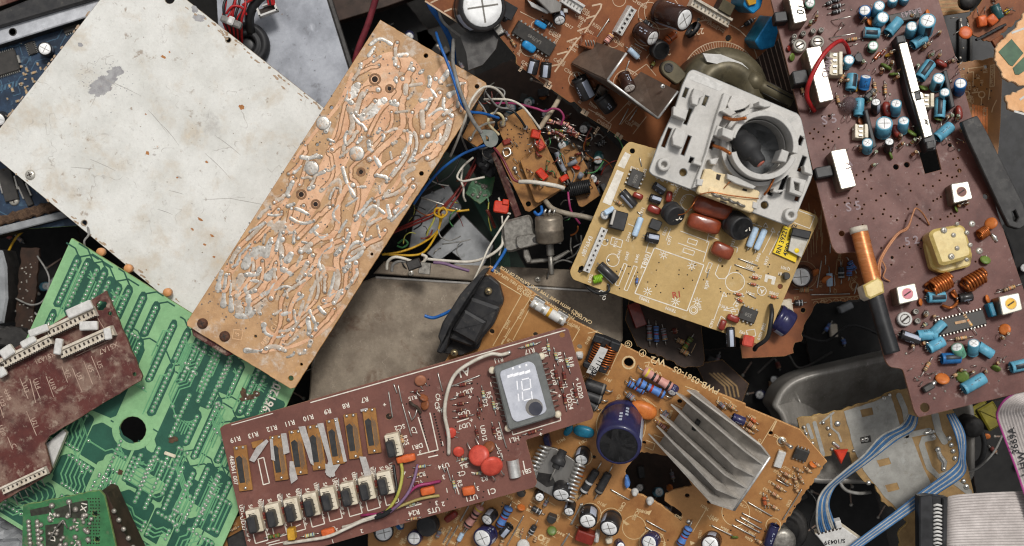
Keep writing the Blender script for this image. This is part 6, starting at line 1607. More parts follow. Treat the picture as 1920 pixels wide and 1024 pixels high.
R2 = band_cable('ribbon_cable', 'blue and white striped ribbon cable folding down to the bottom edge beside the white plug',
 [(*f(980, 325), 50), (*f(1036, 430), 70), (*f(1038, 560), 74), (*f(1030, 650), 72), (*f(900, 742), 66), (*f(700, 880), 62), (*f(520, 1006), 62), (*f(440, 1065), 62)],
 [(*f(944, 330), 50), (*f(986, 430), 66), (*f(1010, 545), 70), (*f(968, 616), 66), (*f(800, 740), 62), (*f(650, 858), 58), (*f(490, 980), 58), (*f(400, 1050), 58)], [rib_blue, rib_white, rib_blue], 9, 2.3, 0)
b = Board('ribbon_plug', 'white plug with handwritten marks at the end of the striped ribbon cable', 'plug', f(380, 990), 26, (-.1, -.2))
b.slab('plug_body', cvs(f, [(250, 962), (395, 925), (498, 998), (480, 1060), (330, 1060)]), -10, 12, [label_white, cream], 1.5)
b.slab('plug_latch', cvs(f, [(352, 898), (384, 890), (392, 928), (362, 936)]), 0, 16, [label_white, label_white], 1.5)
for i in range(7): b.slab('plug_slot', cvs(f, [(262 + i * 19, 958 - i * 4.6), (272 + i * 19, 955 - i * 4.6), (274 + i * 19, 962 - i * 4.6), (264 + i * 19, 966 - i * 4.6)]), 6, 12.8, [slot_dark, slot_dark], .2)
b.txt('S/10439', *f(345, 985), 9, 186, 0, 1, 12.6); b.finish(ink_black)
def sheet_ribbon(name, label, e0, e1, th, mats_, n):
    root = bpy.data.objects.new(name, None); COL.objects.link(root); tag(root, label, 'ribbon cable')
    a_ = smooth_path([P(*p) for p in e0], 6); c_ = smooth_path([P(*p) for p in e1], 6)
    mb = MB(); vs = []; K = n * 4 + 1
    for p, q_ in zip(a_, c_):
        for k in range(K):
            v = p.lerp(q_, k / (K - 1)); vs.append((v.x, v.y, v.z + th * abs(math.sin(math.pi * n * k / (K - 1))) ** .5))
    mb.add(vs, [(i * K + k, i * K + k + 1, (i + 1) * K + k + 1, (i + 1) * K + k) for i in range(len(a_) - 1) for k in range(K - 1)], 0, True)
    mb.build('ribbed_sheet', mats_[0], root)
    return root, a_, c_
rb, ea, ec = sheet_ribbon('grey_ribbon_cable', 'grey ribbon cable with a magenta edge and printed lettering hanging at the right edge',
 [(*f(1440, 120), 150), (*f(1330, 195), 160), (*f(1250, 250), 158), (*f(1214, 300), 146), (*f(1206, 345), 128), (*f(1240, 440), 112), (*f(1300, 600), 104), (*f(1352, 752), 98), (*f(1400, 900), 96)],
 [(*f(1500, 330), 150), (*f(1440, 300), 160), (*f(1400, 290), 158), (*f(1390, 310), 146), (*f(1420, 360), 128), (*f(1440, 440), 112), (*f(1480, 560), 104), (*f(1520, 700), 98), (*f(1560, 860), 96)], 2.2, [rib_grey], 12)
MB().tube([p + Vector((0, 0, 1.5)) for p in ea], 2.0, 6).build('edge_stripe', [mat('ribbon_magenta', (176, 78, 140), (150, 60, 118), rough=.4)], rb)
tb = MB()
for t, x, y in (('1-HW', 1345, 590), ('3669AV', 1290, 450), ('16S', 1236, 330)):
    p_ = P(*f(x, y), 119 if y < 400 else (116 if y < 500 else 108)); tb.text(t, p_.x, p_.y, 18, math.radians(100), p_.z + 3, 0)
tb.build('printed_text', [ink_black], rb)
rb, ea, ec = sheet_ribbon('grey_ribbon_cable', 'wide grey ribbon cable leaving a black connector at the bottom right corner',
 [(*f(925, 776), 78), (*f(975, 756), 90), (*f(1080, 746), 92), (*f(1230, 738), 84), (*f(1420, 732), 76)],
 [(*f(925, 1120), 78), (*f(975, 1120), 90), (*f(1080, 1120), 92), (*f(1230, 1120), 84), (*f(1420, 1120), 76)], 2.6, [rib_grey], 26)
b = Board('ribbon_connector', 'black ribbon connector with white contact teeth at the bottom right', 'connector', f(875, 900), 84)
b.slab('connector_body', cvs(f, [(798, 762), (850, 756), (950, 768), (944, 1100), (800, 1100)]), -16, 6, [black_plastic, black_plastic], 2)
b.slab('connector_bar', cvs(f, [(800, 760), (872, 754), (872, 1100), (800, 1100)]), 6, 14, [black_plastic, black_plastic], 2)
b.slab('strain_relief', cvs(f, [(922, 772), (948, 776), (944, 1100), (918, 1100)]), 6, 12, [black_plastic, black_plastic], 2)
for i in range(13): b.wire('contact_tooth', [(*f(872, 812 + i * 20), 9), (*f(892, 806 + i * 20), 14), (*f(914, 812 + i * 20), 9)], 2.4, label_white, None, 6, 3)

# ================================================================= power board (bottom centre right)
b = Board('power_circuit_board', 'large orange power supply board with a finned heat sink and big navy capacitor', 'circuit board', (1130, 760), 4, (-.17, -.24))
f = cv(1040, 600, 2.4154)
hole = jag(cvs(f, [(318, 690), (350, 640), (392, 598), (450, 604), (480, 612), (520, 622), (560, 662), (588, 690), (610, 728), (624, 752), (590, 758), (540, 772), (500, 790), (498, 820), (540, 846), (578, 880), (572, 914), (530, 878), (480, 838), (425, 812), (372, 785), (330, 765)]), None, 1.6, 6, 7)
out = [(908, 508), (918, 499), (926, 503), (929, 514), (938, 512), (938, 504), (1065, 596), (1177, 652), (1272, 699), (1346, 737), (1398, 758), (1398, 763), (1500, 806), (1551, 866), (1446, 1016), (1425, 1080), (690, 1080), (690, 940), (850, 650)]
hl_ = [(*f(335, 193), 9), (*f(452, 202), 3), (*f(566, 370), 5), (*f(590, 466), 3.4), (*f(600, 797), 5), (*f(698, 827), 4.5), (*f(978, 514), 4.6), (*f(112, 122), 5), (*f(178, 622), 4), (922, 622, 5), (1004, 628, 5), (*f(405, 557), 4)]
b.substrate(jag(out, (13,), 1.8, 4, 5), [hole] + hl_, 7, [orange_pcb, orange_edge])
b.circ(*f(335, 193), 11.5, 3.4)
# inlet
bx = lambda pts, h0, h1, nm, m_=None, ch=2, pr=None: b.slab(nm, pts, h0, h1, m_ or [black_dusty, black_plastic], ch, pr, 3)
g = cv(800, 480, 5.12)
inl = bx(cvs(g, [(470, 210), (600, 200), (690, 270), (735, 430), (720, 490), (570, 640), (500, 890), (330, 960), (110, 930), (200, 800), (240, 690), (360, 400)]), 0, 14, 'power_inlet')
bx(cvs(g, [(490, 190), (560, 175), (250, 640), (180, 900), (140, 945), (90, 925), (130, 830), (105, 780), (150, 640), (320, 370)]), 8, 64, 'inlet_flange', None, 3, inl)
bx(cvs(g, [(420, 400), (700, 500), (640, 660), (470, 870), (420, 880), (200, 800), (236, 690), (330, 560)]), 10, 44, 'inlet_body', None, 5, inl)
bx(cvs(g, [(360, 520), (570, 640), (470, 850), (240, 720)]), 44, 58, 'inlet_cover', None, 4, inl)
for (x, y) in ((608, 318), (283, 905)): screw(b, *g(x, y), 7, mat('brass', (176, 158, 122), (146, 128, 96), rough=.35, metal=.7), 8, 30, inl, 'screw', 14)
# fuse
res(b, *g(1000, 420), *g(1350, 630), 'ceramic', 9.5, .92, .4, 'fuse')
A = b.L(*g(1150, 520), 10); 
for (x, y) in ((1060, 465), (1285, 600)):
    for s_ in (-1, 1): block(b, *g(x - s_ * 22, y + s_ * 36), 22, 5, 14, -31, [alu_rim, silver], 'fuse_clip', .6)
# silkscreen on the power board
for t, x, y, s_, d in (('PWB-0361-05', 640, 272, 12.5, 152), ('W2', 468, 185, 14, 165), ('G', 334, 110, 8, 155), ('V', 400, 150, 8, 155), ('C815', 285, 355, 6, 240), ('B809', 428, 215, 6, 150), ('B808', 525, 425, 6, 70), ('R801', 470, 445, 5.5, 150), ('P407', 750, 372, 5.5, 150), ('R862', 808, 385, 5.5, 150), ('0871', 895, 437, 6, 150), ('C800', 922, 555, 6, 240), ('P405', 1010, 530, 6.5, 150), ('P201', 1003, 630, 6, 240), ('R528', 1010, 690, 6, 150), ('R527', 1050, 672, 6, 150), ('R530', 985, 738, 6, 150), ('R563', 962, 770, 6, 150), ('R565', 945, 790, 6, 150), ('J503', 1062, 830, 6.5, 62), ('J501', 1105, 740, 6, 62), ('J418', 925, 862, 6, 150), ('J428', 862, 905, 6, 150), ('J404', 888, 930, 6, 150), ('J420', 850, 950, 6, 150), ('J488', 892, 965, 6, 150), ('T601', 680, 848, 6.5, 150), ('R701', 722, 895, 6.5, 150), ('C70', 855, 840, 6, 150), ('D701', 660, 970, 6, 80), ('J803', 560, 890, 6, 150), ('C805', 365, 885, 7, 240), ('B804', 770, 945, 6, 150), ('C803', 305, 845, 7, 240), ('D806', 395, 865, 7, 165), ('B805', 300, 795, 6, 150), ('J810', 212, 832, 7, 150), ('R801', 478, 985, 6, 240), ('R809', 120, 935, 6, 150), ('C874', 95, 800, 6, 240), ('D805', 85, 655, 6, 240), ('P412', 28, 545, 6.5, 210), ('C813', 128, 550, 6, 210), ('C703', 736, 990, 6, 150), ('R506', 880, 990, 6, 150), ('F801', 66, 18, 6, 150), ('R810', 150, 92, 6, 240), ('J817', 240, 270, 6, 150), ('C817', 150, 260, 6, 150), ('R553', 1080, 700, 5, 80), ('DM', 545, 585, 6, 150)): b.txt(t, *f(x, y), s_, d)
for t, x, y in (('PROTECTION AGAINST RISK OF FIRE REPLACE', 1030, 370), ("ONLY WITH SAME TYPE AND RATING OF FUSE", 1100, 340)): b.txt(t, *g(x, y), 6.2, 149)
for t, x, y, d in (('CAUTION', 1490, 590, 152), ('F801', 1425, 670, 152), ('T3.15A', 930, 340, 150), ('250V', 960, 370, 150), ('P802', 770, 655, 245), ('C812', 905, 555, 245), ('C8', 800, 815, 150)): b.txt(t, *g(x, y), 7, d)
for pts in ([(560, 165), (910, 375), (635, 865)], [(1000, 400), (720, 850)], [(1005, 395), (1375, 600), (1340, 650)], [(985, 510), (830, 805)], [(1470, 700), (1400, 820)], [(800, 690), (750, 780)], [(740, 770), (770, 785)], [(740, 800), (715, 845)], [(1638, 715), (1590, 800)]): b.poly([g(x, y) for x, y in pts], 1.6)
for (x, y, r) in ((334, 110, 6.5), (398, 150, 6.5), (300, 480, 46), (820, 870, 26), (360, 940, 22), (255, 900, 20), (128, 620, 17), (160, 880, 21), (440, 1010, 24), (990, 930, 14), (1028, 550, 9)): b.circ(*f(x, y), r, 1.4)
for pts in ([(150, 60), (188, 52), (306, 110), (240, 250), (130, 200)], [(590, 300), (655, 325), (645, 335)], [(568, 340), (620, 365)], [(545, 380), (600, 410)], [(745, 345), (735, 375), (780, 400), (800, 370), (760, 348)], [(1000, 455), (930, 570)], [(405, 195), (430, 190), (415, 225)], [(690, 850), (625, 960)], [(780, 545), (800, 560)], [(520, 600), (560, 620)], [(415, 545), (455, 560), (445, 590), (410, 575)], [(700, 930), (800, 970)], [(705, 470), (715, 480)], [(465, 450), (570, 500)], [(500, 460), (600, 500)], [(450, 520), (560, 560)]): b.poly([f(x, y) for x, y in pts], 1.5)
for i in range(3): b.line(*f(395 + i * 10, 352 + i * 2), *f(445 + i * 8, 390 + i * 2), 1.2)
b.fill([f(410, 870), f(440, 862), f(428, 885)]); b.fill([f(310, 905), f(340, 925), f(325, 930), f(308, 915)]); b.fill([f(612, 1000), f(638, 1010), f(616, 1020)])
b.fill([f(980, 500), f(1003, 455), f(1008, 458), f(986, 504)])
sq = [(430, 228)] + [(445 + i * 8, 224 + (i % 2) * 14 + i * 3) for i in range(6)]; b.poly([f(*p) for p in sq], 1.4)
sq = [(690, 885)] + [(698 + i * 7, 890 + (i % 2) * 14 + i * 2) for i in range(6)]; b.poly([f(*p) for p in sq], 1.4)
sq = [(480, 1000)] + [(490 + (i % 2) * 14, 1004 + i * 4) for i in range(6)]; b.poly([f(*p) for p in sq], 1.4)
small_text(b, ['R441', 'J608', 'D465', 'R447', 'C853', 'R452', 'J827', 'R446', 'J408', 'C435'], (740, 930, 1110, 1020), 34, 6, 62, 5)
for i in range(12): x = 960 + (i % 4) * 34; y = 940 + (i // 4) * 30; b.line(x, y, x + 13, y + 8, 1.2)
# parts
bx(cvs(f, [(180, 70), (225, 82), (290, 110), (232, 240), (190, 232), (130, 205)]), 0, 20, 'transformer_core', [black_plastic, black_plastic]); 
for (x, y) in ((200, 150), (250, 165)): coil(b, *f(x + 10, y - 45), *f(x - 25, y + 50), 11, 9, copper_wire, 1.6, 12)
for pts in ([(182, 68), (228, 82), (215, 110), (168, 100)], [(255, 96), (300, 112), (285, 150), (246, 130)], [(130, 190), (172, 200), (160, 230), (126, 212)], [(205, 205), (250, 210), (232, 244), (196, 236)]): bx(cvs(f, pts), 18, 34, 'core_corner', [black_plastic, black_plastic])
lb_ = b.slab('transformer_label', cvs(f, [(206, 122), (241, 135), (184, 252), (142, 238)]), 34, 37, [label_white, label_white], .4)
b.txt('TLF-111', *f(200, 186), 9.5, 62, 1, 1, 37.3); b.txt('JSI', *f(176, 190), 7.5, 62, 1, 1, 37.3); b.txt('0242', *f(180, 220), 7.5, 62, 1, 1, 37.3)
res(b, *f(380, 205), *f(556, 310), 'pink', 9.6, .72, 1.6); res(b, *f(345, 255), *f(528, 345), 'blue', 9.2, .68, 1.2); res(b, *f(322, 272), *f(420, 325), 'blue', 7.4, .75, .6)
cap(b, *f(545, 300), *f(530, 326), 9, 16, 'navy'); res(b, *f(318, 318), *f(372, 362), 'grey', 7, .5); res(b, *f(480, 398), *f(525, 440), 'grey', 7.5, .4)
for (a0, a1, a2, a3, r) in ((112, 268, 262, 318, 11), (118, 318, 240, 362, 10), (130, 352, 210, 404, 8)): res(b, *f(a0, a1), *f(a2, a3), 'dgrey', r, .62, .4)
film(b, *f(400, 408), 54, 33, 24, c_orange, -18, sq=.9); res(b, *f(452, 448), *f(520, 498), 'pink', 4.2, .6)
cap(b, *f(308, 440), *f(290, 566), 41, 104, 'bignavy')
film(b, *f(132, 505), 40, 22, 16, c_teal, -12, sq=.85); film(b, *f(62, 500), 24, 13, 14, c_teal, 50, sq=.85); block(b, *f(110, 165), 14, 14, 12, 0, [label_white, cream], 'bead', 5, 0, 5)
# finned heat sink
S0, S1 = Vector((975, 620)), Vector((812, 862)); ex = Vector((-338, -300)); fin = Vector((-92, -52))
tp = lambda v, h: b.L(*f(v.x, v.y), h)
hs_ = MB(); HT, HB = 104, 10
hs_.quad4(tp(S0, HT), tp(S1, HT), tp(S1 + ex * 1.0, HB), tp(S0 + ex, HB), 5, 0)
for i in range(6):
    t = [0.0, .16, .38, .6, .8, 1.0][i]
    p_ = S0.lerp(S1, t); l_ = [.62, 1, 1.05, 1.1, 1.1, .95][i]
    df = [Vector((14, -22)), Vector((6, -12)), Vector((0, 4)), Vector((-4, -6)), Vector((-10, 10)), Vector((-14, 16))][i]; hs_.quad4(tp(p_, HT), tp(p_ + fin * l_ + df, HT + 10 + 3 * (i % 3)), tp(p_ + ex * (1 + .04 * (i % 2)) + fin * l_ * .5 - df * .6, HB + 30), tp(p_ + ex, HB), 3.0, 0)
hk = hs_.build('heat_sink', [mat('heat_sink_alu', (176, 170, 162), (154, 148, 140), rough=.5, metal=.25, scale=20, stains=[((96, 84, 72), .6, .74, 14, .6), ((186, 180, 172), .56, .72, 26, .5)])], b.root)
ends = MB()
ends.tube([tp(S0, HT + 1), tp(S0.lerp(S1, .5), HT + 1), tp(S1, HT + 1)], 2.6, 5)
ends.build('bright_edge', [alu_rim], hk)
block(b, *f(640, 480), 22, 8, 40, 60, [black_plastic, black_plastic], 'transistor')
cap(b, *f(805, 440), *f(860, 462), 9, None, 'navy'); res(b, *f(858, 448), *f(925, 498), 'tan2', 6, .5); res(b, *f(872, 432), *f(925, 470), 'glass', 3.4, .45); res(b, *f(850, 480), *f(905, 512), 'tan', 4, .5); res(b, *f(770, 370), *f(830, 410), 'tan', 4.5, .5); res(b, *f(735, 362), *f(780, 402), 'grey', 5, .5)
A = b.L(*f(1028, 548), 2); Z = b.L(*f(1074, 578), 20); MB().tube([A, A.lerp(Z, .7), Z], [3.4, 3.2, 4], 10).build('terminal_post', [silver], b.root); b.pad(*f(1028, 546), 8, 2)
block(b, *f(1020, 634), 15, 34, 9, -17, [label_white, cream], 'connector_base', 1.2)
dip(b, *f(1116, 612), 27, 22, -20, 4, 9, 'chip')
for (a0, a1, a2, a3, k_) in ((1080, 662, 1128, 688, 'tan'), (1022, 680, 1085, 715, 'tan2'), (1010, 700, 1075, 745, 'tan'), (985, 735, 1050, 775, 'tan2'), (970, 768, 1030, 808, 'tan2'), (960, 790, 970, 850, 'tan'), (975, 830, 1018, 858, 'tan2'), (1100, 690, 1130, 740, 'tan'), (1085, 700, 1095, 740, 'tan2'), (1130, 660, 1165, 690, 'tan'), (1170, 640, 1205, 660, 'tan2'), (1085, 745, 1105, 780, 'tan'), (945, 780, 955, 850, 'glass'), (905, 985, 945, 1010, 'tan'), (930, 1000, 960, 1020, 'tan2')): res(b, *f(a0, a1), *f(a2, a3), k_, 4, .5)
disc(b, *f(1170, 655), 8, c_orange, 60, 20)
for (a0, a1, a2, a3) in ((875, 822, 985, 886), (850, 872, 938, 915), (842, 890, 938, 945), (805, 925, 910, 980), (712, 928, 805, 974), (1118, 765, 1032, 902), (255, 765, 340, 812), (415, 905, 505, 955), (412, 935, 470, 968), (820, 900, 930, 960), (66, 965, 30, 1020), (120, 830, 78, 925), (1005, 720, 1060, 750)): jumper(b, *f(a0, a1), *f(a2, a3), 1.3)
cap(b, *f(998, 928), *f(964, 1020), 9.5, None, 'navy'); res(b, *f(622, 905), *f(555, 1030), 'blue', 8.5, .62, .8); b.pad(*f(606, 912), 5, 5)
disc(b, *f(816, 985), 7, c_green, 270, 40); cap(b, *f(715, 990), *f(705, 1012), 18, 34, 'brown')
cap(b, *f(158, 862), *f(150, 912), 17, 36, 'black'); cap(b, *f(264, 890), *f(246, 944), 18, 38, 'black'); cap(b, *f(445, 985), *f(428, 1005), 16, 24, 'navy')
cap(b, *f(132, 590), *f(122, 630), 13, 28, 'black'); cap(b, *f(75, 830), *f(66, 866), 10, 24, 'black'); cap(b, *f(40, 720), *f(30, 790), 17, 40, 'black'); cap(b, *f(290, 1005), *f(300, 1022), 8, 22, 'navy')
res(b, *f(212, 640), *f(108, 805), 'black', 8, .62, .6); res(b, *f(262, 655), *f(182, 805), 'dgrey', 8, .6, .6); disc(b, *f(112, 700), 9, c_orange, 250, 15)
block(b, *f(136, 990), 34, 22, 22, -20, [f_red, f_red], 'film_capacitor', 2, 0, 3); res(b, *f(95, 930), *f(170, 975), 'tan', 4, .5); block(b, *f(245, 1005), 12, 12, 16, 10, [cream, cream], 'insulator', 3, 0, 4); block(b, *f(190, 990), 8, 20, 18, -10, [label_white, label_white], 'insulator', 3, 0, 3)
for (x, y, r) in ((364, 775, 7), (432, 815, 7.5)):
    p_ = b.L(*f(x, y)); MB().lathe([(r, 0), (r, 5), (r * .7, 8), (r * .65, 15), (r * .3, 17), (.1, 17)], 16, Matrix.Translation(p_)).build('insulator', [label_white], b.root)
bx(cvs(f, [(318, 712), (330, 715), (342, 752), (325, 768), (316, 750)]), 0, 14, 'blue_chip', [r_blue, r_blue])
# left lower corner under the display board
e = cv(760, 820, 5.02)
res(b, *e(745, 590), *e(565, 850), 'pink', 8.8, .72, .8); res(b, *e(1000, 610), *e(880, 840), 'blue', 9, .76, .4)
cap(b, *e(830, 700), *e(770, 772), 11.5, 26, 'black'); cap(b, *e(790, 890), *e(725, 945), 19, 30, 'navy'); cap(b, *e(985, 830), *e(912, 918), 9, None, 'black'); cap(b, *e(240, 800), *e(195, 836), 19, 26, 'inductor'); cap(b, *e(110, 920), *e(85, 945), 13, 24, 'navy'); cap(b, 718, 985, 722, 995, 18, 26, 'black'); cap(b, 745, 980, 752, 978, 14, None, 'deep')
film(b, *e(430, 745), 28, 13, 14, f_red, 35); res(b, *e(1170, 630), *e(1315, 715), 'black', 5.5, .6); res(b, *e(1250, 770), *e(1155, 940), 'black', 5.5, .45); to92(b, *e(1375, 775), 9, 250, 16); disc(b, *e(1380, 880), 9, c_green, 80, 50); disc(b, *e(1090, 660), 8, c_orange, 70, 20)
res(b, *e(650, 800), *e(690, 690), 'tan', 4, .5); res(b, *e(1110, 850), *e(1085, 920), 'tan2', 3.6, .5); res(b, *e(930, 940), *e(895, 1024), 'tan', 4, .6); res(b, *e(1240, 930), *e(1215, 980), 'tan', 3.6, .5); res(b, *e(345, 850), *e(290, 950), 'grey', 4.5, .5); res(b, *e(570, 840), *e(480, 1010), 'light', 4.5, .4); to92(b, *e(1090, 530), 8, 200, 14); cap(b, *e(1260, 520), *e(1265, 560), 9, 22, 'black'); res(b, *e(1350, 560), *e(1300, 660), 'grey', 4, .5)
for (a0, a1, a2, a3) in ((1115, 735, 960, 1010), (1670, 620, 1555, 815), (600, 640, 520, 785), (440, 845, 360, 985), (500, 825, 390, 1010), (1545, 900, 1480, 1010), (590, 850, 520, 960)): jumper(b, *e(a0, a1), *e(a2, a3), 1.3)
b.circ(*e(1278, 945), 5, 3); disc(b, *e(1110, 1020), 12, label_white, 90, 70); block(b, *e(1330, 60), 10, 26, 20, 10, [sl_navy, sl_navy], 'capacitor_edge', 2, 0, 4)
# transistor with its little finned sheet
sh = b.slab('finned_sheet', cvs(e, [(1312, 84), (1420, 110), (1560, 200), (1645, 262), (1525, 615), (1420, 580), (1130, 418)]), 22, 28, [alu, dark_alu], 1)
for i in range(10):
    t = i / 9
    for (p, q_, s_) in (((1312, 95), (1140, 405), 26), ((1640, 262), (1530, 590), 26)):
        x = p[0] + (q_[0] - p[0]) * t; y = p[1] + (q_[1] - p[1]) * t
        b.wire('sheet_fin', [(*e(x - 46, y - 14), 28), (*e(x, y), 40), (*e(x + 50, y + 18), 28)], 2.2, alu_rim, sh, 5, 3)
A = b.L(*e(1475, 150), 32); Z = b.L(*e(1412, 290), 46); ax = (Z - A).normalized(); T_ = Matrix.Translation(A) @ ax.to_track_quat('Z', 'Y').to_matrix().to_4x4(); Ln = (Z - A).length
MB().lathe([(8, -6), (8, Ln * .2), (13, Ln * .35), (14, Ln * .5), (14, Ln * .72), (13, Ln * .76), (7.5, Ln * .78), (7.5, Ln), (6, Ln + 1), (.1, Ln + 1)], 20, T_).build('stud_diode', [black_dusty], sh)
b.wire('diode_lead', [(*e(1412, 290), 46), (*e(1390, 345), 46), (*e(1368, 400), 40)], 1.8, silver, sh)
b.slab('label_patch', cvs(e, [(1250, 330), (1380, 350), (1420, 450), (1330, 470), (1230, 400)]), 28, 28.6, [dark_metal, dark_metal], .1, sh)
r_ = random.Random(19)
for i in range(70):
    x, y = r_.uniform(80, 1180), r_.uniform(60, 1000)
    px, py = f(x, y)
    if (1150 < px < 1420 and 720 < py < 960) or py < 640 + (px - 1060) * .5: continue
    b.hole(px, py, 1.6)
b.finish(mat('cream_print', (222, 196, 152), (204, 174, 128), rough=.6), solder, hole_dark, [ink_black])
# ================================================================= tan board under the grey bracket
b = Board('tan_circuit_board', 'tan yellow circuit board with brown capacitors and a yellow label under the grey bracket', 'circuit board', (1300, 460), 74, (.0, -.015))
f = cv(1060, 240, 2.226)
out = [(1168, 277), (1180, 265), (1240, 282), (1498, 391), (1533, 404), (1534, 416), (1500, 490), (1436, 640), (1428, 648), (1250, 588), (1074, 524), (1068, 510), (1120, 390)]
hl_ = [(*f(280, 96), 5), [f(58, 580), f(70, 574), f(78, 580), f(72, 600), f(60, 606), f(52, 600)], (*f(897, 662), 5), (*f(655, 577), 2)]
b.substrate(jag(round_poly(out, 5, 2), None, .35, 8, 3), hl_, 6, [yellow_pcb, yellow_edge])
nt_ = MB()
b.fill(cvs(f, [(250, 100), (273, 112), (246, 170), (218, 158)])); b.fill(cvs(f, [(216, 174), (244, 186), (190, 324), (155, 310)]))
b.poly(cvs(f, [(372, 500), (578, 572), (508, 764), (290, 690)]), 2, 0, True)
for (x, y) in ((410, 530), (528, 575), (343, 682), (460, 725), (550, 725)):
    for k_ in range(8): a = k_ * .785; b.line(*f(x + 6 * math.cos(a), y + 6 * math.sin(a)), *f(x + 19 * math.cos(a), y + 19 * math.sin(a)), 1.4)
    b.circ(*f(x, y), 3, 1.4)
for (x, y, r) in ((708, 643, 18), (820, 680, 8.5), (198, 552, 12), (535, 760, 8), (535, 760, 5), (515, 310, 15), (165, 478, 6), (150, 690, 5)): b.circ(*f(x, y), r, 1.5)
b.txt('A', *f(821, 681), 9, 170); b.txt('TB901', *f(337, 552), 10, 72); b.txt('TYPE-LP4', *f(450, 225), 12, 160); b.txt('9876543', *f(92, 490), 8, 66); b.txt('XSS', *f(80, 525), 5.5, 66)
for pts in ([(480, 430), (600, 475), (575, 560)], [(420, 470), (440, 420)], [(470, 480), (585, 520)], [(600, 430), (590, 480)], [(515, 460), (552, 472), (545, 490), (508, 478), (515, 460)], [(495, 500), (540, 515), (534, 532), (490, 518), (495, 500)], [(640, 570), (625, 610), (640, 628), (665, 630), (680, 612), (692, 575)], [(600, 560), (614, 566), (596, 605), (584, 600), (600, 560)], [(588, 640), (600, 665)], [(660, 690), (620, 800)], [(655, 700), (662, 684), (674, 704), (655, 700)], [(245, 565), (258, 570), (222, 660), (208, 654), (245, 565)], [(285, 575), (300, 580), (258, 680), (245, 675), (285, 575)], [(262, 400), (290, 412), (280, 440)], [(822, 520), (868, 430)], [(850, 530), (895, 445)], [(858, 432), (866, 416), (876, 436), (858, 432)], [(884, 446), (893, 430), (902, 450), (884, 446)], [(826, 412), (836, 396), (846, 416), (826, 412)], [(820, 412), (775, 395)], [(975, 345), (1040, 370), (1020, 420), (955, 395)], [(720, 545), (800, 575)], [(705, 570), (790, 600)], [(735, 690), (700, 740)], [(730, 700), (738, 690), (746, 706), (730, 700)], [(690, 490), (720, 500), (715, 520)], [(600, 450), (640, 466)], [(190, 640), (200, 620)], [(335, 520), (350, 470)], [(195, 455), (240, 470), (232, 500), (188, 484), (195, 455)], [(375, 205), (470, 235)]): b.poly(cvs(f, pts), 1.5)
for pts in ([(690, 760), (720, 755), (725, 775), (700, 785)], [(650, 785), (670, 800), (650, 840), (634, 826)], [(755, 845), (790, 840), (795, 868), (760, 872)], [(660, 760), (700, 748), (712, 768)]): b.poly(cvs(f, pts), 1.4, 0, True)
b.fill(cvs(f, [(835, 610), (880, 622), (872, 655), (858, 652), (862, 632), (846, 628), (842, 645), (830, 640)]))
for t, x, y, d in (('C954', 462, 268, 60), ('C951', 445, 300, 60), ('C953', 290, 170, 160), ('Q902', 330, 190, 75), ('C971', 320, 350, 70), ('C933', 415, 430, 250), ('C977', 435, 470, 75), ('R921', 210, 480, 75), ('C941', 225, 525, 75), ('R947', 258, 535, 75), ('R945', 300, 545, 75), ('L902', 105, 628, 75), ('R924', 590, 655, 80), ('C942', 650, 540, 70), ('J931', 765, 560, 160), ('J932', 770, 580, 160), ('R956', 805, 540, 70), ('R957', 840, 555, 70), ('D909', 800, 615, 160), ('D902', 790, 655, 160), ('D905', 870, 690, 165), ('C981', 720, 690, 160), ('R919', 720, 730, 70), ('R951', 660, 745, 160), ('C991', 612, 815, 70), ('C992', 745, 855, 160), ('D801', 770, 690, 160), ('Q901', 918, 585, 165), ('R981', 905, 610, 165), ('TB902', 330, 715, 160), ('TB904', 440, 758, 160), ('1601', 560, 745, 110), ('R801 J802', 820, 850, 70), ('C972', 490, 300, 60), ('D904', 265, 455, 70), ('P931', 700, 480, 70), ('C907', 165, 700, 75)): b.txt(t, *f(x, y), 6, d)
# parts
dip(b, *f(292, 212), 33, 24, 68, 4, 10, 'chip', '4558')
cap(b, *f(368, 238), *f(413, 268), 8.2, 18, 'black'); cap(b, *f(352, 290), *f(400, 305), 8, 18, 'black'); cap(b, *f(236, 265), *f(290, 326), 8.6, None, 'black'); cap(b, *f(142, 572), *f(212, 638), 9.6, None, 'black'); cap(b, *f(335, 455), *f(388, 465), 10, 24, 'black'); cap(b, *f(178, 358), *f(160, 366), 8.5, 18, 'silver'); cap(b, *f(688, 832), *f(692, 915), 8.6, None, 'black')
block(b, *f(222, 385), 30, 34, 24, -15, [black_plastic, black_plastic], 'power_transistor', 1.5); block(b, *f(200, 372), 6, 30, 30, -15, [alu, dark_alu], 'transistor_tab', 1); block(b, *f(377, 404), 21, 19, 16, -22, [black_plastic, black_plastic], 'transistor', 1.2)
block(b, *f(184, 345), 20, 10, 26, 30, [r_light, r_light], 'ceramic_part', 2, 0, 3); res(b, *f(200, 300), *f(245, 325), 'tan', 4, .5)
film(b, *f(612, 334), 76, 35, 34, f_brown, -17); film(b, *f(578, 400), 64, 31, 28, f_brown, -17); film(b, *f(654, 512), 42, 28, 24, f_brown, -24)
film(b, *f(432, 288), 12, 22, 16, f_red, -10); film(b, *f(370, 341), 26, 15, 14, f_red, -22); film(b, *f(303, 284), 20, 11, 12, f_red, -22); film(b, *f(700, 795), 24, 13, 13, f_red, -22); film(b, *f(655, 822), 12, 21, 13, f_red, -20); block(b, *f(765, 890), 21, 21, 22, -12, [c_red, f_red], 'film_capacitor', 2.5, 0, 4)
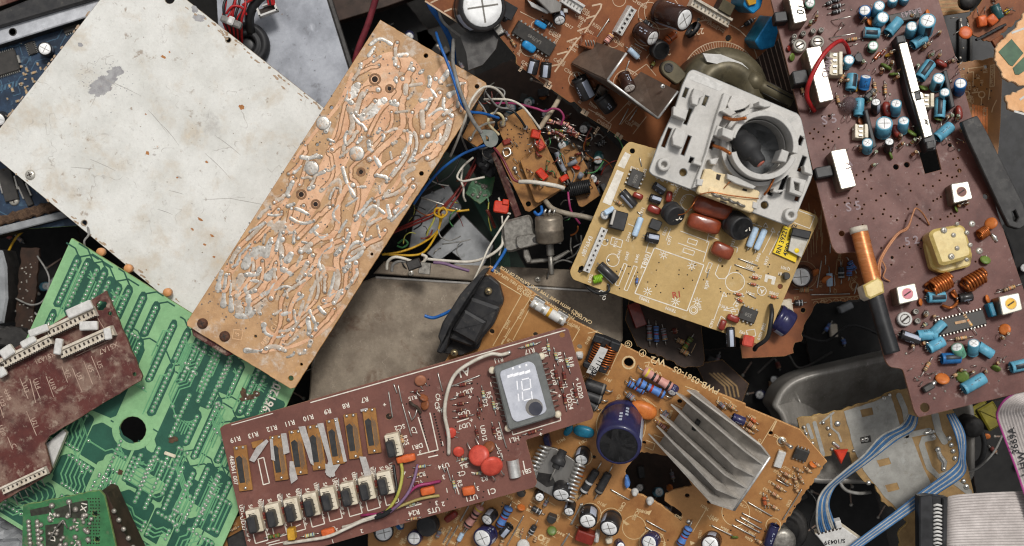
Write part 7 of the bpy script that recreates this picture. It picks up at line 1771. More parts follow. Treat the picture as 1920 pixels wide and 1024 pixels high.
cap(b, *f(432, 345), *f(458, 372), 20, 26, 'inductor'); cap(b, *f(692, 392), *f(732, 422), 24, 36, 'inductor'); b.txt('221', *f(455, 376), 10, 190, 0, 1, 27); b.txt('102', *f(735, 422), 10, 190, 0, 1, 37)
res(b, *f(320, 358), *f(280, 468), 'light', 6, .72, 1); res(b, *f(798, 400), *f(756, 512), 'light', 6.2, .75, 1); res(b, *f(836, 408), *f(786, 524), 'light', 6.2, .75, 1)
b.slab('yellow_label', cvs(f, [(912, 408), (990, 432), (962, 562), (866, 520)]), 3, 5, [label_yellow, label_yellow], .4)
b.txt('4900 242 12', *f(935, 468), 9, 72, 1, 1, 5.4); b.txt('RN 39221.8', *f(905, 462), 9, 72, 1, 1, 5.4)
o_ = b.slab('power_transistor', cvs(f, [(950, 415), (1028, 432), (1018, 465), (942, 448)]), 8, 22, [black_plastic, black_plastic], 1.5); b.slab('metal_tab', cvs(f, [(945, 440), (1018, 462), (986, 542), (930, 512)]), 8, 13, [can_metal, dark_alu], 1, o_)
p_ = b.L(*f(966, 512), 13); MB().lathe([(4.5, 13.1), (4.2, 13.4), (.1, 13.4)], 12, Matrix.Translation((p_.x, p_.y, 0))).build('tab_hole', [label_yellow], o_)
dip(b, *f(764, 780), 32, 25, -20, 4, 10, 'chip', '358'); to92(b, *f(924, 618), 7, 10, 14)
header(b, *f(126, 510), 88, 13, 20, 67, 9, label_white, 'connector', slot_dark)
coil(b, *f(118, 634), *f(152, 626), 6, 5, mat('lime_coil', (140, 186, 40), (110, 150, 30), rough=.4), 2.4)
for (x, y, d) in ((790, 625, -10), (783, 652, -10), (727, 720, -30), (868, 705, -12), (722, 695, -12)): a = math.radians(d); res(b, *f(x - 22 * math.cos(a), y + 22 * math.sin(a)), *f(x + 22 * math.cos(a), y - 22 * math.sin(a)), 'glass', 2.7, .5)
res(b, *f(300, 615), *f(296, 660), 'blue', 3, .5)
for (a0, a1, a2, a3) in ((722, 545, 802, 575), (706, 570, 790, 600), (760, 690, 795, 710), (310, 125, 318, 160), (600, 590, 590, 625), (320, 365, 300, 350)): jumper(b, *f(a0, a1), *f(a2, a3), 1.1)
b.wire('thick_black_wire', [(*f(858, 740), 4), (*f(862, 770), 22), (*f(855, 830), 26), (*f(840, 880), 20), (*f(800, 910), 6), (*f(790, 925), -14)], 4.4, w_black)
b.wire('black_wire_loop', [(*f(82, 650), -14), (*f(105, 675), -4), (*f(145, 692), 2), (*f(180, 680), 8), (*f(180, 655), 4)], 3, w_black); b.wire('copper_wire', [(*f(405, 345), 10), (*f(430, 360), 20), (*f(490, 360), 34), (*f(525, 330), 44), (*f(555, 285), 40)], 1.1, copper_wire)
for i in range(44): b.hole(*f(rnd.uniform(120, 900), rnd.uniform(560, 700)), 1.4)
rs = [(178, 655), (858, 740), (175, 470), (180, 552)]
for p in rs: b.pad(*f(*p), 3.4, 3)
mat('ink_red', (170, 70, 50)); b.txt('R1', *f(465, 697), 12, 8, 2)
b.finish(silk, solder, hole_dark, [ink_black, MATS['ink_red']])

# ================================================================= grey plastic bracket with collar
b = Board('plastic_bracket', 'light grey plastic bracket with a round collar, slots and a cream socket', 'plastic bracket', (1365, 275), 128, (.03, -.03))
f = cv(1200, 120, 3.303)
out = cvs(f, [(300, 48), (325, 34), (345, 38), (980, 308), (1000, 340), (1030, 480), (1072, 680), (1060, 720), (950, 985), (915, 1002), (80, 690), (55, 665), (62, 640), (120, 480), (210, 290), (262, 130)])
rect = lambda x, y, w_, h_, d: [(x + sx * w_ / 2 * math.cos(d) - sy * h_ / 2 * math.sin(d), y + sx * w_ / 2 * math.sin(d) + sy * h_ / 2 * math.cos(d)) for sx, sy in ((-1, -1), (1, -1), (1, 1), (-1, 1))]
T = .36
slots = [(282, 178, 22, 60), (405, 228, 22, 62), (165, 456, 24, 124), (286, 505, 22, 126), (298, 325, 22, 104), (318, 596, 24, 36), (995, 475, 26, 56), (1003, 620, 26, 100), (885, 745, 26, 120), (808, 796, 30, 34), (975, 830, 26, 40), (440, 500, 34, 50), (540, 290, 40, 60)]
hs = [[f(*p) for p in rect(x, y, w_, h_, T)] for x, y, w_, h_ in slots] + [(*f(268, 672), 7), (*f(772, 874), 7), [f(750 + 186 * math.cos(t * .2513), 522 + 188 * math.sin(t * .2513)) for t in range(25)]]
b.substrate(out, hs, 9, [grey_plastic, mat('grey_plastic_edge', (160, 161, 160), (146, 147, 146), rough=.5)], 'base_plate', 4, 1.2)
GP = [grey_plastic, grey_plastic]
sl = lambda nm, pts, h0, h1, ch=1.2: b.slab(nm, cvs(f, pts), h0, h1, GP, ch)
sl('raised_step', [(520, 178), (562, 192), (505, 350), (440, 480), (360, 760), (326, 768), (405, 560), (470, 330)], 0, 16)
sl('raised_step', [(570, 195), (690, 245), (640, 280), (560, 300), (540, 250)], 0, 12)
for pts in ([(335, 150), (395, 172), (392, 200), (366, 215), (356, 258), (322, 246), (318, 200)], [(208, 262), (300, 285), (282, 348), (204, 316)], [(225, 395), (288, 420), (280, 470), (262, 520), (205, 500), (200, 450)], [(480, 378), (520, 395), (500, 460), (458, 440)], [(335, 596), (385, 612), (378, 632), (328, 616)], [(940, 700), (1030, 720), (1010, 800), (985, 790), (990, 740), (945, 726)], [(935, 700), (950, 704), (960, 780), (1010, 800), (1000, 822), (925, 795)], [(1015, 630), (1065, 650), (1070, 690), (1020, 670)], [(430, 590), (490, 580), (470, 625), (440, 620)], [(700, 850), (735, 862), (725, 900), (695, 890)], [(830, 770), (862, 785), (850, 800), (822, 790)], [(355, 710), (395, 715), (385, 755), (350, 750)], [(905, 780), (860, 800), (850, 780)]): sl('clip', pts, 2, 22)
for (x, y) in ((142, 626), (922, 936)):
    p_ = b.L(*f(x, y)); MB().lathe([(12.5, 0), (11.4, 14), (11, 15), (6, 15), (5.4, 14), (5.4, 2), (.1, 2)], 22, Matrix.Translation(p_), 0, True, None, False).build('screw_boss', [grey_plastic, slot_dark], b.root)
# collar
tc = b.L(*f(772, 505), 50); k_ = b.k(*f(772, 505))
def ringseg(a0, a1, prof, nm, m_=grey_plastic, n=48):
    pts = [a0 + (a1 - a0) * i / n for i in range(n + 1)]; K = len(prof); vs = [(tc.x + r * k_ * math.cos(a), tc.y + r * k_ * math.sin(a), z_) for a in pts for r, z_ in prof]
    mb = MB().add(vs, [(i * K + j, i * K + (j + 1) % K, (i + 1) * K + (j + 1) % K, (i + 1) * K + j) for i in range(n) for j in range(K)], 0, False)
    mb.add(vs[:K], [tuple(range(K))]); mb.add(vs[-K:], [tuple(reversed(range(K)))])
    return mb.build(nm, [m_], b.root)
ringseg(math.radians(-12), math.radians(165), [(53, -20), (64, -20), (64, 43), (63, 44), (55, 44), (54, 43)], 'collar_wall')
ringseg(math.radians(192), math.radians(338), [(51, -20), (62, -20), (62, 47), (61, 48), (53, 48), (52, 47)], 'collar_wall')
ringseg(math.radians(100), math.radians(345), [(64.5, -2), (72, -2), (72, 20), (64.5, 20)], 'collar_flange')
ringseg(math.radians(0), math.radians(360), [(49.8, -60), (51.5, -60), (51.5, 4), (49.8, 4)], 'collar_tube')
sl('collar_tab', [(735, 232), (760, 224), (812, 240), (808, 266), (770, 268), (738, 258)], 10, 50); sl('collar_tab', [(880, 528), (925, 545), (905, 610), (852, 600)], 10, 52); sl('collar_tab', [(928, 570), (962, 572), (950, 612), (925, 606)], 10, 44); sl('collar_tab', [(512, 392), (590, 418), (572, 472), (508, 442)], 10, 56); sl('collar_tab', [(500, 290), (545, 270), (600, 300), (560, 325)], 8, 30)
sl('collar_tab', [(540, 680), (600, 700), (720, 760), (700, 775), (590, 740), (540, 710)], 4, 34)
b.wire('copper_contact', [(*f(520, 330), 16), (*f(580, 345), 44), (*f(660, 335), 56)], 3.4, copper_wire); b.wire('copper_contact', [(*f(455, 505), 14), (*f(510, 525), 36), (*f(560, 555), 50)], 3.4, copper_wire); b.wire('copper_contact', [(*f(830, 710), 20), (*f(800, 770), 22), (*f(770, 810), 14)], 2.2, copper_wire)
b.wire('black_wire', [(*f(545, 300), 12), (*f(600, 295), 30), (*f(650, 280), 40)], 2.4, w_black)
pl = MB(); A = b.L(*f(600, 440), 2); Z = b.L(*f(748, 618), 26); ax = (Z - A).normalized(); T_ = Matrix.Translation(A) @ ax.to_track_quat('Z', 'Y').to_matrix().to_4x4(); Ln = (Z - A).length
MB().lathe([(16, -10), (18, Ln * .1), (19, Ln * .2), (20, Ln * .22), (22, Ln * .4), (22, Ln * .56), (20, Ln * .64), (14, Ln * .72), (12, Ln * .95), (10, Ln), (8, Ln)], 24, T_).build('rubber_plug', [mat('plug_rubber', (52, 52, 53), (40, 40, 41), rough=.6, stains=[((88, 82, 76), .55, .7, 10, .5)])], b.root)
MB().lathe([(8, Ln - 1), (7.5, Ln + 1), (.1, Ln + 1.5)], 14, T_).build('copper_tip', [mat('pink_copper', (206, 128, 112), (180, 100, 84), rough=.5)], b.root)
bp = b.L(*f(752, 520)); MB().lathe([(51, -34), (.1, -34)], 30, Matrix.Translation((bp.x, bp.y, 0))).build('collar_floor', [grey_shell], b.root)
cr = b.slab('cream_socket', cvs(f, [(402, 648), (438, 650), (470, 670), (560, 690), (600, 745), (735, 785), (745, 800), (700, 915), (685, 922), (360, 800), (355, 785)]), 2, 20, [mat('cream_socket_plastic', (228, 208, 168), (214, 192, 150), rough=.45, scale=20, stains=[((150, 120, 90), .6, .74, 10, .5)])] * 2, 2, None, 3)
cm = MATS['cream_socket_plastic']
b.slab('socket_rim', cvs(f, [(430, 765), (660, 850), (640, 895), (420, 815)]), 20, 22.5, [cm, cm], 1, cr)
for pts in ([(475, 680), (502, 688), (492, 722), (470, 712)], [(640, 770), (665, 778), (660, 790), (632, 782)], [(500, 845), (540, 858), (536, 868), (496, 854)]): b.slab('socket_slot', cvs(f, pts), 19, 20.8, [slot_dark, slot_dark], .1, cr)
for i in range(4): b.wire('socket_contact', [(*f(445 + i * 52, 796 + i * 20), 22), (*f(465 + i * 52, 812 + i * 20), 27), (*f(492 + i * 52, 822 + i * 20), 22)], 2.6, silver_dark, cr)
b.wire('copper_wire', [(*f(370, 808), 22), (*f(450, 795), 28), (*f(560, 815), 28), (*f(735, 835), 24)], 1.2, copper_wire, cr); b.wire('copper_wire', [(*f(520, 770), 22), (*f(545, 740), 30), (*f(575, 720), 22)], 1, copper_wire, cr)
wp = b.slab('white_paint_patch', cvs(f, [(330, 52), (440, 96), (510, 130), (515, 150), (490, 168), (420, 140), (310, 96), (312, 66)]), .05, .4, [label_white, label_white], .1)

# ================================================================= brown display board
b = Board('display_circuit_board', 'brown circuit board with a small digit display, white slide switches and red disc capacitors', 'circuit board', (760, 820), 78, (-.03, -.03))
f = cv(400, 600, 2.414); e = cv(720, 600, 2.415)
out = [(412, 803), (420, 797), (1056, 614), (1066, 617), (1113, 776), (1110, 786), (986, 825), (1007, 905), (1002, 914), (720, 992), (476, 1062), (470, 1055)]
hl_ = [(*e(807, 68), 5), (*e(22, 438), 6), (*f(800, 433), 2)]
b.substrate(out, hl_, 7, [disp_pcb, brown_edge], 'substrate', 3)
b.line(434, 797, 512, 775, 1.6); b.line(582, 755, 1060, 619, 2.0)
for i, (t, x, y) in enumerate((('R19', 100, 540), ('R13', 180, 520), ('R12', 265, 490), ('R11', 345, 467), ('R10', 430, 442), ('R9', 517, 413), ('R8', 600, 387), ('R7', 685, 360))): b.txt(t, *f(x, y), 9.5, 196)
b.txt('46B361 007', *f(92, 680), 8.5, -80); b.txt('UD27', *f(136, 922), 8.5, -78)
# thick-film resistors with tape
for i, (x, y, tp) in enumerate(((133, 672, 0), (296, 625, 1), (383, 600, 1), (467, 578, 1), (552, 552, 1), (632, 527, 0), (717, 503, 0))):
    cx, cy = f(x, y); d = 98
    o_ = block(b, cx, cy, 84, 25, 4, d - .0, [mid_pcb, tan_edge], 'film_resistor', .5, 3, 1)
    k_ = b.k(cx, cy); p_ = b.L(cx, cy, 7.2); M = Matrix.Translation((p_.x, p_.y, 7.2)) @ Matrix.Rotation(b.ang(cx, cy, d), 4, 'Z')
    mb = MB()
    mb.prism([(-26, -1), (-26, 9), (20, 10), (24, 3), (18, -2), (8, -1)], 0, .3, 0, 0, None, M)
    for j in range(6): mb.box(-2 - j % 2 * 3, -3 - j * 1.25, 0, .25, 54 - j * 3, .7, 0, 0, 1, 1, 0, M)
    mb.build('carbon_film', [mat('carbon', (44, 44, 44), (56, 55, 54), rough=.5, scale=8), mat('carbon_light', (110, 96, 82), rough=.5)], o_)
    for (px, py) in ((38, 6), (38, -6), (-36, 0)):
        MB().dome(px, py, 3, 3, 10, 0).build('solder_dot', [solder], o_).matrix_basis = Matrix.Translation(M.translation * S) @ Matrix.Rotation(b.ang(cx, cy, d), 4, 'Z')
tq = [([(305, 515), (330, 512), (345, 600), (318, 610)],), ([(255, 540), (268, 538), (280, 640), (262, 632)],), ([(385, 484), (415, 480), (440, 560), (455, 660), (440, 650), (410, 560)],), ([(470, 470), (498, 466), (520, 560), (552, 705), (540, 712), (505, 690), (520, 640), (490, 540)],), ([(345, 640), (362, 640), (382, 720), (352, 742), (344, 700)],), ([(505, 650), (530, 660), (575, 652), (562, 672), (530, 715), (510, 700)],), ([(660, 618), (690, 620), (712, 690), (716, 716), (690, 730), (672, 660)],), ([(195, 575), (240, 540), (250, 550), (185, 645), (162, 635)],), ([(545, 445), (562, 442), (605, 640), (590, 644)],), ([(665, 405), (698, 398), (700, 408), (668, 416)],)]
for (pts,) in tq: b.slab('clear_tape', cvs(f, pts), 7.8 + .1 * rnd.random(), 8.4 + rnd.random() * .5, [tape, tape], .2)
o_ = block(b, *f(200, 562), 22, 12, 4, 14, [mid_pcb, tan_edge], 'broken_resistor', .5, 3)
for (x, y) in ((186, 570), (216, 565)): b.pad(*f(x, y), 3, 6)
b.poly(cvs(f, [(202, 630), (228, 622), (254, 738), (226, 746)]), 2, 0, True)
# slide switches
sw = [(185, 912), (272, 886), (356, 862), (442, 838), (522, 812), (612, 790), (694, 764), (778, 740)]
for i, (x, y) in enumerate(sw + [(815, 568)]):
    cx, cy = f(x, y)
    o_ = block(b, cx, cy, 42, 26, 22, 103, [cream, cream], 'slide_switch', 1.2, 0, 1.5)
    k_ = b.k(cx, cy); p_ = b.L(cx, cy, 22 * k_); M = Matrix.Translation((p_.x, p_.y, 22 * k_)) @ Matrix.Rotation(b.ang(cx, cy, 103), 4, 'Z')
    mb = MB()
    for j in range(5): mb.box(-14 + j * 7, -3 if j < 3 else 3, -.2, .25, 1.1, 9 + (4 if j > 2 else 0), 0, 0, 0, 0, 0, M)
    for (px, py) in ((12, 6), (4, -2)): mb.prism(circle(px, py, 1.4, 8), -.2, .3, 0, 0, None, M)
    mb.build('switch_slots', [slot_dark], o_)
    kx, ky = (x - 14, y + 20); kb = block(b, *f(kx, ky), 30, 15, 32, 103, [black_dusty, black_plastic], 'switch_button', 3, 12, 4, o_)
    if i < 8:
        for dx, t in ((-62, 'UD' + str(20 + i)), (-22, 'SA' + str(9 - i)), (22, 'UD' + str(10 + i))): b.txt(t, *f(x + dx + 8, y - 60 - (0 if dx > 0 else 4) + dx * -.27), 7.6, -74, 0, .95)
        b.poly(cvs(f, [(x - 4, y + 58), (x + 6, y + 100), (x + 62, y + 84), (x + 52, y + 44)]), 2)
        b.txt('+', *f(x - 22, y + 86), 9, 14); b.txt(str(i + 3), *f(x - 28, y + 62), 7, 200)
        jumper(b, *f(x - 44, y - 74), *f(x - 34, y + 66), 1.0)
        if i: res(b, *f(x - 46, y - 50), *f(x - 34, y + 50), 'red', 3, .36)
        else: res(b, *f(x - 44, y - 74), *f(x - 36, y + 20), 'red', 3, .3)
# parts along the bottom edge
block(b, *f(350, 972), 14, 22, 18, 6, [t_yellow, t_yellow], 'transistor', 1.6, 2, 2); res(b, *f(395, 980), *f(482, 962), 'pale', 4, .5); res(b, *f(232, 985), *f(325, 965), 'green', 4, .55)
film(b, *f(520, 958), 26, 13, 14, t_orange, 14, sq=.35); film(b, *f(860, 628), 26, 13, 14, t_orange, 16, sq=.35); film(b, *e(112, 625), 26, 14, 14, t_orange, 14, sq=.35); film(b, *e(198, 773), 27, 15, 14, t_orange, 12, sq=.35); film(b, *e(384, 773), 24, 17, 14, t_orange, 10, sq=.35)
for pts in ([(240, 1012), (300, 996)], [(350, 945), (395, 925)], [(250, 1020), (340, 1000)]): b.poly(cvs(f, pts), 1.8)
for t, x, y in (('1', 540, 1000), ('2', 672, 955), ('3', 560, 950), ('4', 860, 690), ('6', 792, 672), ('6', 850, 660), ('C', 545, 942)): b.txt(t, *f(x, y), 8, 196)
# bundle of coloured wires
def bw(pts, m_, r=2.6): b.wire('wire', [(*f(x, y), z_) for x, y, z_ in pts], r, m_)
bw([(318, 1012, 3), (420, 998, 10), (520, 980, 14), (600, 945, 16), (665, 915, 16), (740, 890, 14)], w_white, 3.2); bw([(585, 938, 3), (620, 930, 12), (680, 905, 16), (745, 884, 16)], w_white, 3); bw([(670, 886, 4), (710, 880, 12), (750, 878, 14)], w_pink, 2.6)
bw([(740, 890, 14), (790, 860, 20), (835, 790, 22), (855, 700, 18), (848, 640, 4)], w_ygreen, 3.2); bw([(742, 888, 12), (800, 868, 22), (870, 800, 26), (905, 730, 20), (925, 655, 3)], w_purple, 3); bw([(740, 884, 18), (800, 850, 18), (830, 780, 16), (822, 700, 8), (816, 655, 3)], w_black, 2.6); bw([(744, 880, 16), (820, 850, 22), (910, 760, 20), (980, 740, 14), (1026, 730, 3)], w_pink, 3); bw([(742, 892, 14), (830, 850, 18), (920, 815, 12), (985, 800, 8), (1022, 796, 3)], mat('wire_olive', (168, 152, 92), (146, 130, 76), rough=.42), 3); bw([(735, 895, 16), (770, 882, 20), (810, 855, 22)], w_black, 5)
# right half
b.wire('white_wire', [(*e(562, 150), 6), (*e(530, 158), 14), (*e(480, 155), 20), (*e(390, 195), 26), (*e(320, 250), 28), (*e(284, 340), 28), (*e(275, 430), 26), (*e(292, 520), 18), (*e(293, 608), 4)], 3.6, w_white); b.pad(*e(293, 604), 4.5, 6); b.pad(*e(566, 148), 5, 6)
fr = b.slab('display_frame', cvs(e, [(500, 212), (690, 150), (706, 160), (778, 428), (770, 440), (572, 500), (562, 492), (498, 226)]), 8, 30, [disp_frame, disp_frame], 2.5, None, 4)
gl = b.slab('display_glass', cvs(e, [(528, 232), (655, 186), (682, 200), (738, 408), (722, 426), (600, 464), (580, 448), (524, 250)]), 30, 33, [glass_disp, disp_frame], 1, fr, 6)
dg_ = MB(); ga = cv(900, 620, 4.6545)
def seg(p0, p1, w_=1.7): dg_.strip([b.L2(ga(*p0), 33.2), b.L2(ga(*p1), 33.2)], w_, 33.05, 33.3, 0, False)
for a_, c_ in (((322, 438), (328, 515)), ((332, 550), (340, 618)), ((365, 430), (428, 414)), ((436, 420), (444, 500)), ((362, 440), (370, 515)), ((376, 522), (440, 506)), ((448, 530), (456, 600)), ((382, 612), (444, 596)), ((368, 532), (374, 605))): seg(a_, c_, 2.1)
for i in range(4): dg_.prism([b.L2(ga(*p), 33.2) for p in ((236 + i * 52, 392 - i * 12), (286 + i * 50, 374 - i * 12), (290 + i * 50, 398 - i * 12), (240 + i * 52, 416 - i * 12))], 33.05, 33.3)
for i in range(3): dg_.prism([b.L2(ga(*p), 33.2) for p in ((278 + i * 58, 322 - i * 14), (294 + i * 58, 318 - i * 14), (298 + i * 58, 336 - i * 14), (282 + i * 58, 342 - i * 14))], 33.05, 33.3)
dg_.build('white_segments', [digit_m], fr)  # digit segments in plain white surface colour, nothing glows
b.slab('dark_spot', circle(*e(686, 402), 13, 20), 33, 33.5, [mat('getter', (70, 72, 84), (90, 90, 98), rough=.2, metal=.5), disp_frame], .1, fr); b.slab('getter_halo', circle(*e(680, 396), 16.5, 20), 32.9, 33.2, [mat('getter_halo', (128, 124, 120), rough=.3), disp_frame], .1, fr)
for (x, y) in ((490, 228), (713, 165), (787, 428), (562, 490)):
    p_ = b.L(*e(x, y), 12); MB().lathe([(6.5, -12), (6.5, 2), (6, 5), (3, 7), (.1, 7)], 14, Matrix.Translation(p_)).build('standoff', [cream], fr)
for i in range(9):
    t = i / 8
    for (p, q_, s_) in (((716, 200), (768, 392), 1), ((506, 262), (560, 462), -1)):
        x = p[0] + (q_[0] - p[0]) * t; y = p[1] + (q_[1] - p[1]) * t
        b.wire('display_pin', [(*e(x - 4 * s_, y), 14), (*e(x + 14 * s_, y - 4), 12), (*e(x + 22 * s_, y - 4), 2)], 1.2, silver_dark, fr, 5, 3); b.hole(*e(x + 22 * s_, y - 4), 2)
b.poly(cvs(e, [(580, 505), (584, 520), (800, 455), (798, 440)]), 2)
disc(b, *e(430, 614), 20, c_red, 120, 70, 'disc_capacitor', 18); disc(b, *e(488, 663), 21, c_red, -60, 62, 'disc_capacitor', 26); disc(b, *e(303, 512), 10.5, c_red, -20, 70); disc(b, *e(338, 597), 10.5, c_red, -80, 75); disc(b, *e(474, 575), 12, c_brown, 120, 50); disc(b, *e(165, 275), 11, mat('disc_tan', (168, 112, 84), (146, 94, 70), rough=.45), -60, 70); disc(b, *e(185, 385), 10, c_brown, 160, 50); disc(b, *e(180, 352), 9, c_brown, 60, 30)
b.wire('cut_wire', [(*e(118, 372), 4), (*e(130, 384), 14), (*e(150, 396), 10), (*e(166, 420), 3)], 3, mat('burnt', (60, 50, 42), (80, 68, 58), rough=.7)); b.wire('cut_wire', [(*e(125, 455), 3), (*e(140, 435), 10), (*e(150, 405), 8)], 1.2, silver); b.wire('cut_wire', [(*e(155, 315), 3), (*e(150, 330), 10), (*e(165, 345), 10)], 1.2, silver)
for (a0, a1, a2, a3, k_) in ((608, 127, 712, 98, 'pale'), (738, 82, 752, 165, 'pale'), (768, 122, 790, 205, 'pale'), (815, 145, 845, 242, 'pale'), (442, 295, 460, 375, 'pale'), (488, 340, 508, 430, 'pale'), (330, 636, 395, 622, 'pale'), (400, 698, 455, 685, 'pale'), (310, 700, 326, 785, 'pale'), (72, 495, 94, 578, 'tan'), (130, 668, 215, 655, 'pale'), (105, 712, 185, 690, 'tan'), (95, 840, 160, 825, 'pale'), (120, 325, 182, 318, 'red'), (322, 298, 395, 284, 'red'), (318, 345, 390, 330, 'red'), (312, 384, 385, 372, 'red'), (310, 412, 375, 402, 'red'), (312, 442, 410, 428, 'red'), (430, 350, 445, 415, 'red'), (424, 400, 434, 450, 'red'), (412, 475, 430, 540, 'red'), (488, 458, 508, 540, 'red'), (266, 395, 278, 465, 'red'), (770, 198, 790, 295, 'red'), (808, 205, 825, 300, 'red'), (810, 300, 828, 412, 'red'), (855, 282, 880, 382, 'red'), (792, 255, 808, 330, 'red'), (625, 520, 720, 492, 'red'), (120, 745, 180, 732, 'red'), (100, 905, 170, 890, 'tan')): res(b, *e(a0, a1), *e(a2, a3), k_, 3.2, .42)
for (a0, a1, a2, a3) in ((22, 325, 40, 440), (65, 295, 82, 372), (84, 378, 125, 525), (112, 410, 128, 455), (245, 240, 266, 322), (305, 300, 436, 250), (258, 400, 285, 490), (520, 460, 555, 578), (285, 665, 305, 730), (262, 655, 278, 690), (45, 290, 60, 330), (300, 360, 330, 352), (505, 560, 540, 635), (620, 128, 700, 105), (345, 760, 350, 740), (410, 735, 414, 760)): jumper(b, *e(a0, a1), *e(a2, a3), 1.3)
for (a0, a1, a2, a3) in ((155, 440, 205, 602), (208, 420, 245, 590), (150, 612, 245, 588), (200, 622, 245, 612), (300, 300, 400, 272), (330, 462, 384, 445), (345, 660, 385, 648), (630, 638, 640, 690), (340, 650, 362, 638), (440, 690, 480, 678), (328, 640, 380, 625), (100, 850, 170, 832), (395, 690, 440, 700), (490, 690, 512, 682), (745, 320, 785, 330), (325, 745, 340, 790)): b.line(*e(a0, a1), *e(a2, a3), 2.2)
for t, x, y, s_, d in (('A1', 360, 238, 15, 196), ('R17', 660, 140, 9, 196), ('R14', 728, 145, 9, -76), ('R16', 795, 168, 9, -76), ('R18', 846, 190, 9, -76), ('UD20', 886, 320, 9, -78), ('UD17', 858, 345, 9, -78), ('UD24', 840, 370, 9, -78), ('UD10', 768, 260, 9, -78), ('J1', 820, 300, 9, -78), ('R5', 475, 340, 9, -76), ('R6', 516, 390, 9, -76), ('UD2', 456, 365, 9, -78), ('UD12', 450, 512, 9, -78), ('UD8', 520, 515, 9, -78), ('UD14', 362, 328, 9, 196), ('UD5', 362, 422, 9, 196), ('UD7', 364, 478, 9, 196), ('C6', 244, 350, 9, -76), ('C5', 240, 388, 9, -76), ('R15', 270, 425, 9, -76), ('SC2', 72, 485, 9, 196), ('R25', 98, 545, 9, -76), ('DR1', 150, 572, 9, 196), ('C7', 135, 500, 9, -70), ('HL1', 588, 540, 9, 196), ('SB1', 645, 685, 9, 196), ('UT1', 396, 805, 10, 194), ('UT4', 270, 660, 9, 196), ('UT5', 225, 860, 10, 194), ('R24', 136, 872, 10, 194), ('R1', 362, 660, 9, 196), ('C2', 352, 694, 9, 196), ('R2', 455, 718, 9, 196), ('C1', 486, 775, 11, 196), ('R3', 342, 740, 9, -76), ('R26', 165, 700, 9, 196), ('R23', 150, 740, 9, 196), ('R1.J', 520, 182, 8, 196), ('R15', 130, 352, 8, 196), ('1', 484, 290, 9, 190), ('1', 266, 558, 9, 190), ('3', 164, 600, 9, 190), ('1', 285, 770, 9, 190), ('3', 270, 710, 9, 190), ('2', 268, 832, 9, 190), ('3', 238, 828, 9, 190), ('3', 425, 762, 9, 190), ('4', 92, 690, 9, 190), ('6', 12, 668, 9, 190), ('UT1', 525, 615, 9, -76)): b.txt(t, *e(x, y), s_, d)
for (x, y) in ((808, 185), (876, 270), (795, 345), (778, 285), (250, 412), (398, 312), (390, 350), (396, 455), (710, 518), (518, 585), (3, 385)): b.txt('+', *e(x, y), 9, 14)
r_ = random.Random(3)
for t in range(12):
    for sx in (0, 1): b.hole(*e(165 + t * 3.2 + sx * 62, 440 + t * 13 - sx * 14), 2)
for i in range(60): b.hole(*e(r_.uniform(20, 620), r_.uniform(250, 850)), 1.6)
mb = MB(); p_ = b.L(*e(588, 670), 0); M = Matrix.Translation(p_) @ Matrix.Rotation(b.ang(*e(588, 670), 100), 4, 'Z') @ Matrix.Rotation(math.pi / 2, 4, 'Y')
K = 14; vs = [(r * math.cos(math.pi * i / K + math.pi / 2) * 1.0, r * math.sin(math.pi * i / K + math.pi / 2 - math.pi / 2) , z_) for i in range(K + 1) for r, z_ in ((11, -16), (11, 16))]
vs = [(-(11 * math.sin(math.pi * i / K)) * 1.3, 11 * math.cos(math.pi * i / K), z_) for i in range(K + 1) for z_ in (-16, 16)]
mb.add(vs, [(2 * i, 2 * i + 1, 2 * i + 3, 2 * i + 2) for i in range(K)], 0, True, M); mb.build('metal_clip', [alu_rim], b.root)
b.finish(silk)

# ================================================================= large red-brown board on the right
b = Board('radio_circuit_board', 'large red brown circuit board crowded with sky blue capacitors at the right', 'circuit board', (1700, 400), 120, (-.02, .14))
f = cv(1440, 0, 2.4375); e = cv(1480, 380, 2.4386)
out = [(1436, -40), (1748, -40), (1793, 111), (1871, 400), (1915, 530), (1980, 720), (1722, 783), (1714, 770), (1693, 692), (1668, 688), (1660, 676), (1606, 472), (1570, 476), (1560, 462)]
hl_ = [[f(690, 695), f(770, 682), f(793, 775), f(718, 795)], (*f(585, 763), 5.4), (*f(635, 753), 5.4), (*f(832, 663), 4), (*f(875, 780), 4), (*f(995, 898), 5.4), (*e(240, 141), 5.4), (*e(620, 937), 9), (*e(470, 251), 3.2), (*f(280, 530), 3)]
r_ = random.Random(77); sm_ = []
def ok(x, y): return all(math.hypot(x - (h[0] if not isinstance(h[0], tuple) else f(740, 740)[0]), y - (h[1] if not isinstance(h[0], tuple) else f(740, 740)[1])) > (26 if isinstance(h[0], tuple) else h[2] + 5) for h in hl_ + sm_)
cands = [(r_.gauss(250, 30), r_.gauss(610, 40)) for _ in range(22)] + [(r_.gauss(365, 30), r_.gauss(930, 25)) for _ in range(14)] + [(r_.uniform(400, 900), r_.uniform(780, 1010)) for _ in range(46)] + [(r_.uniform(790, 900), r_.uniform(640, 780)) for _ in range(8)]
for (x, y) in cands:
    p = f(x, y)
    if ok(*p): sm_.append((*p, 2.1))
for _ in range(40):
    p = e(r_.uniform(330, 900), r_.uniform(20, 300))
    if ok(*p): sm_.append((*p, 2.0))
b.substrate(round_poly(out, 5, 2), hl_ + sm_, 6, [right_pcb, brown_edge])
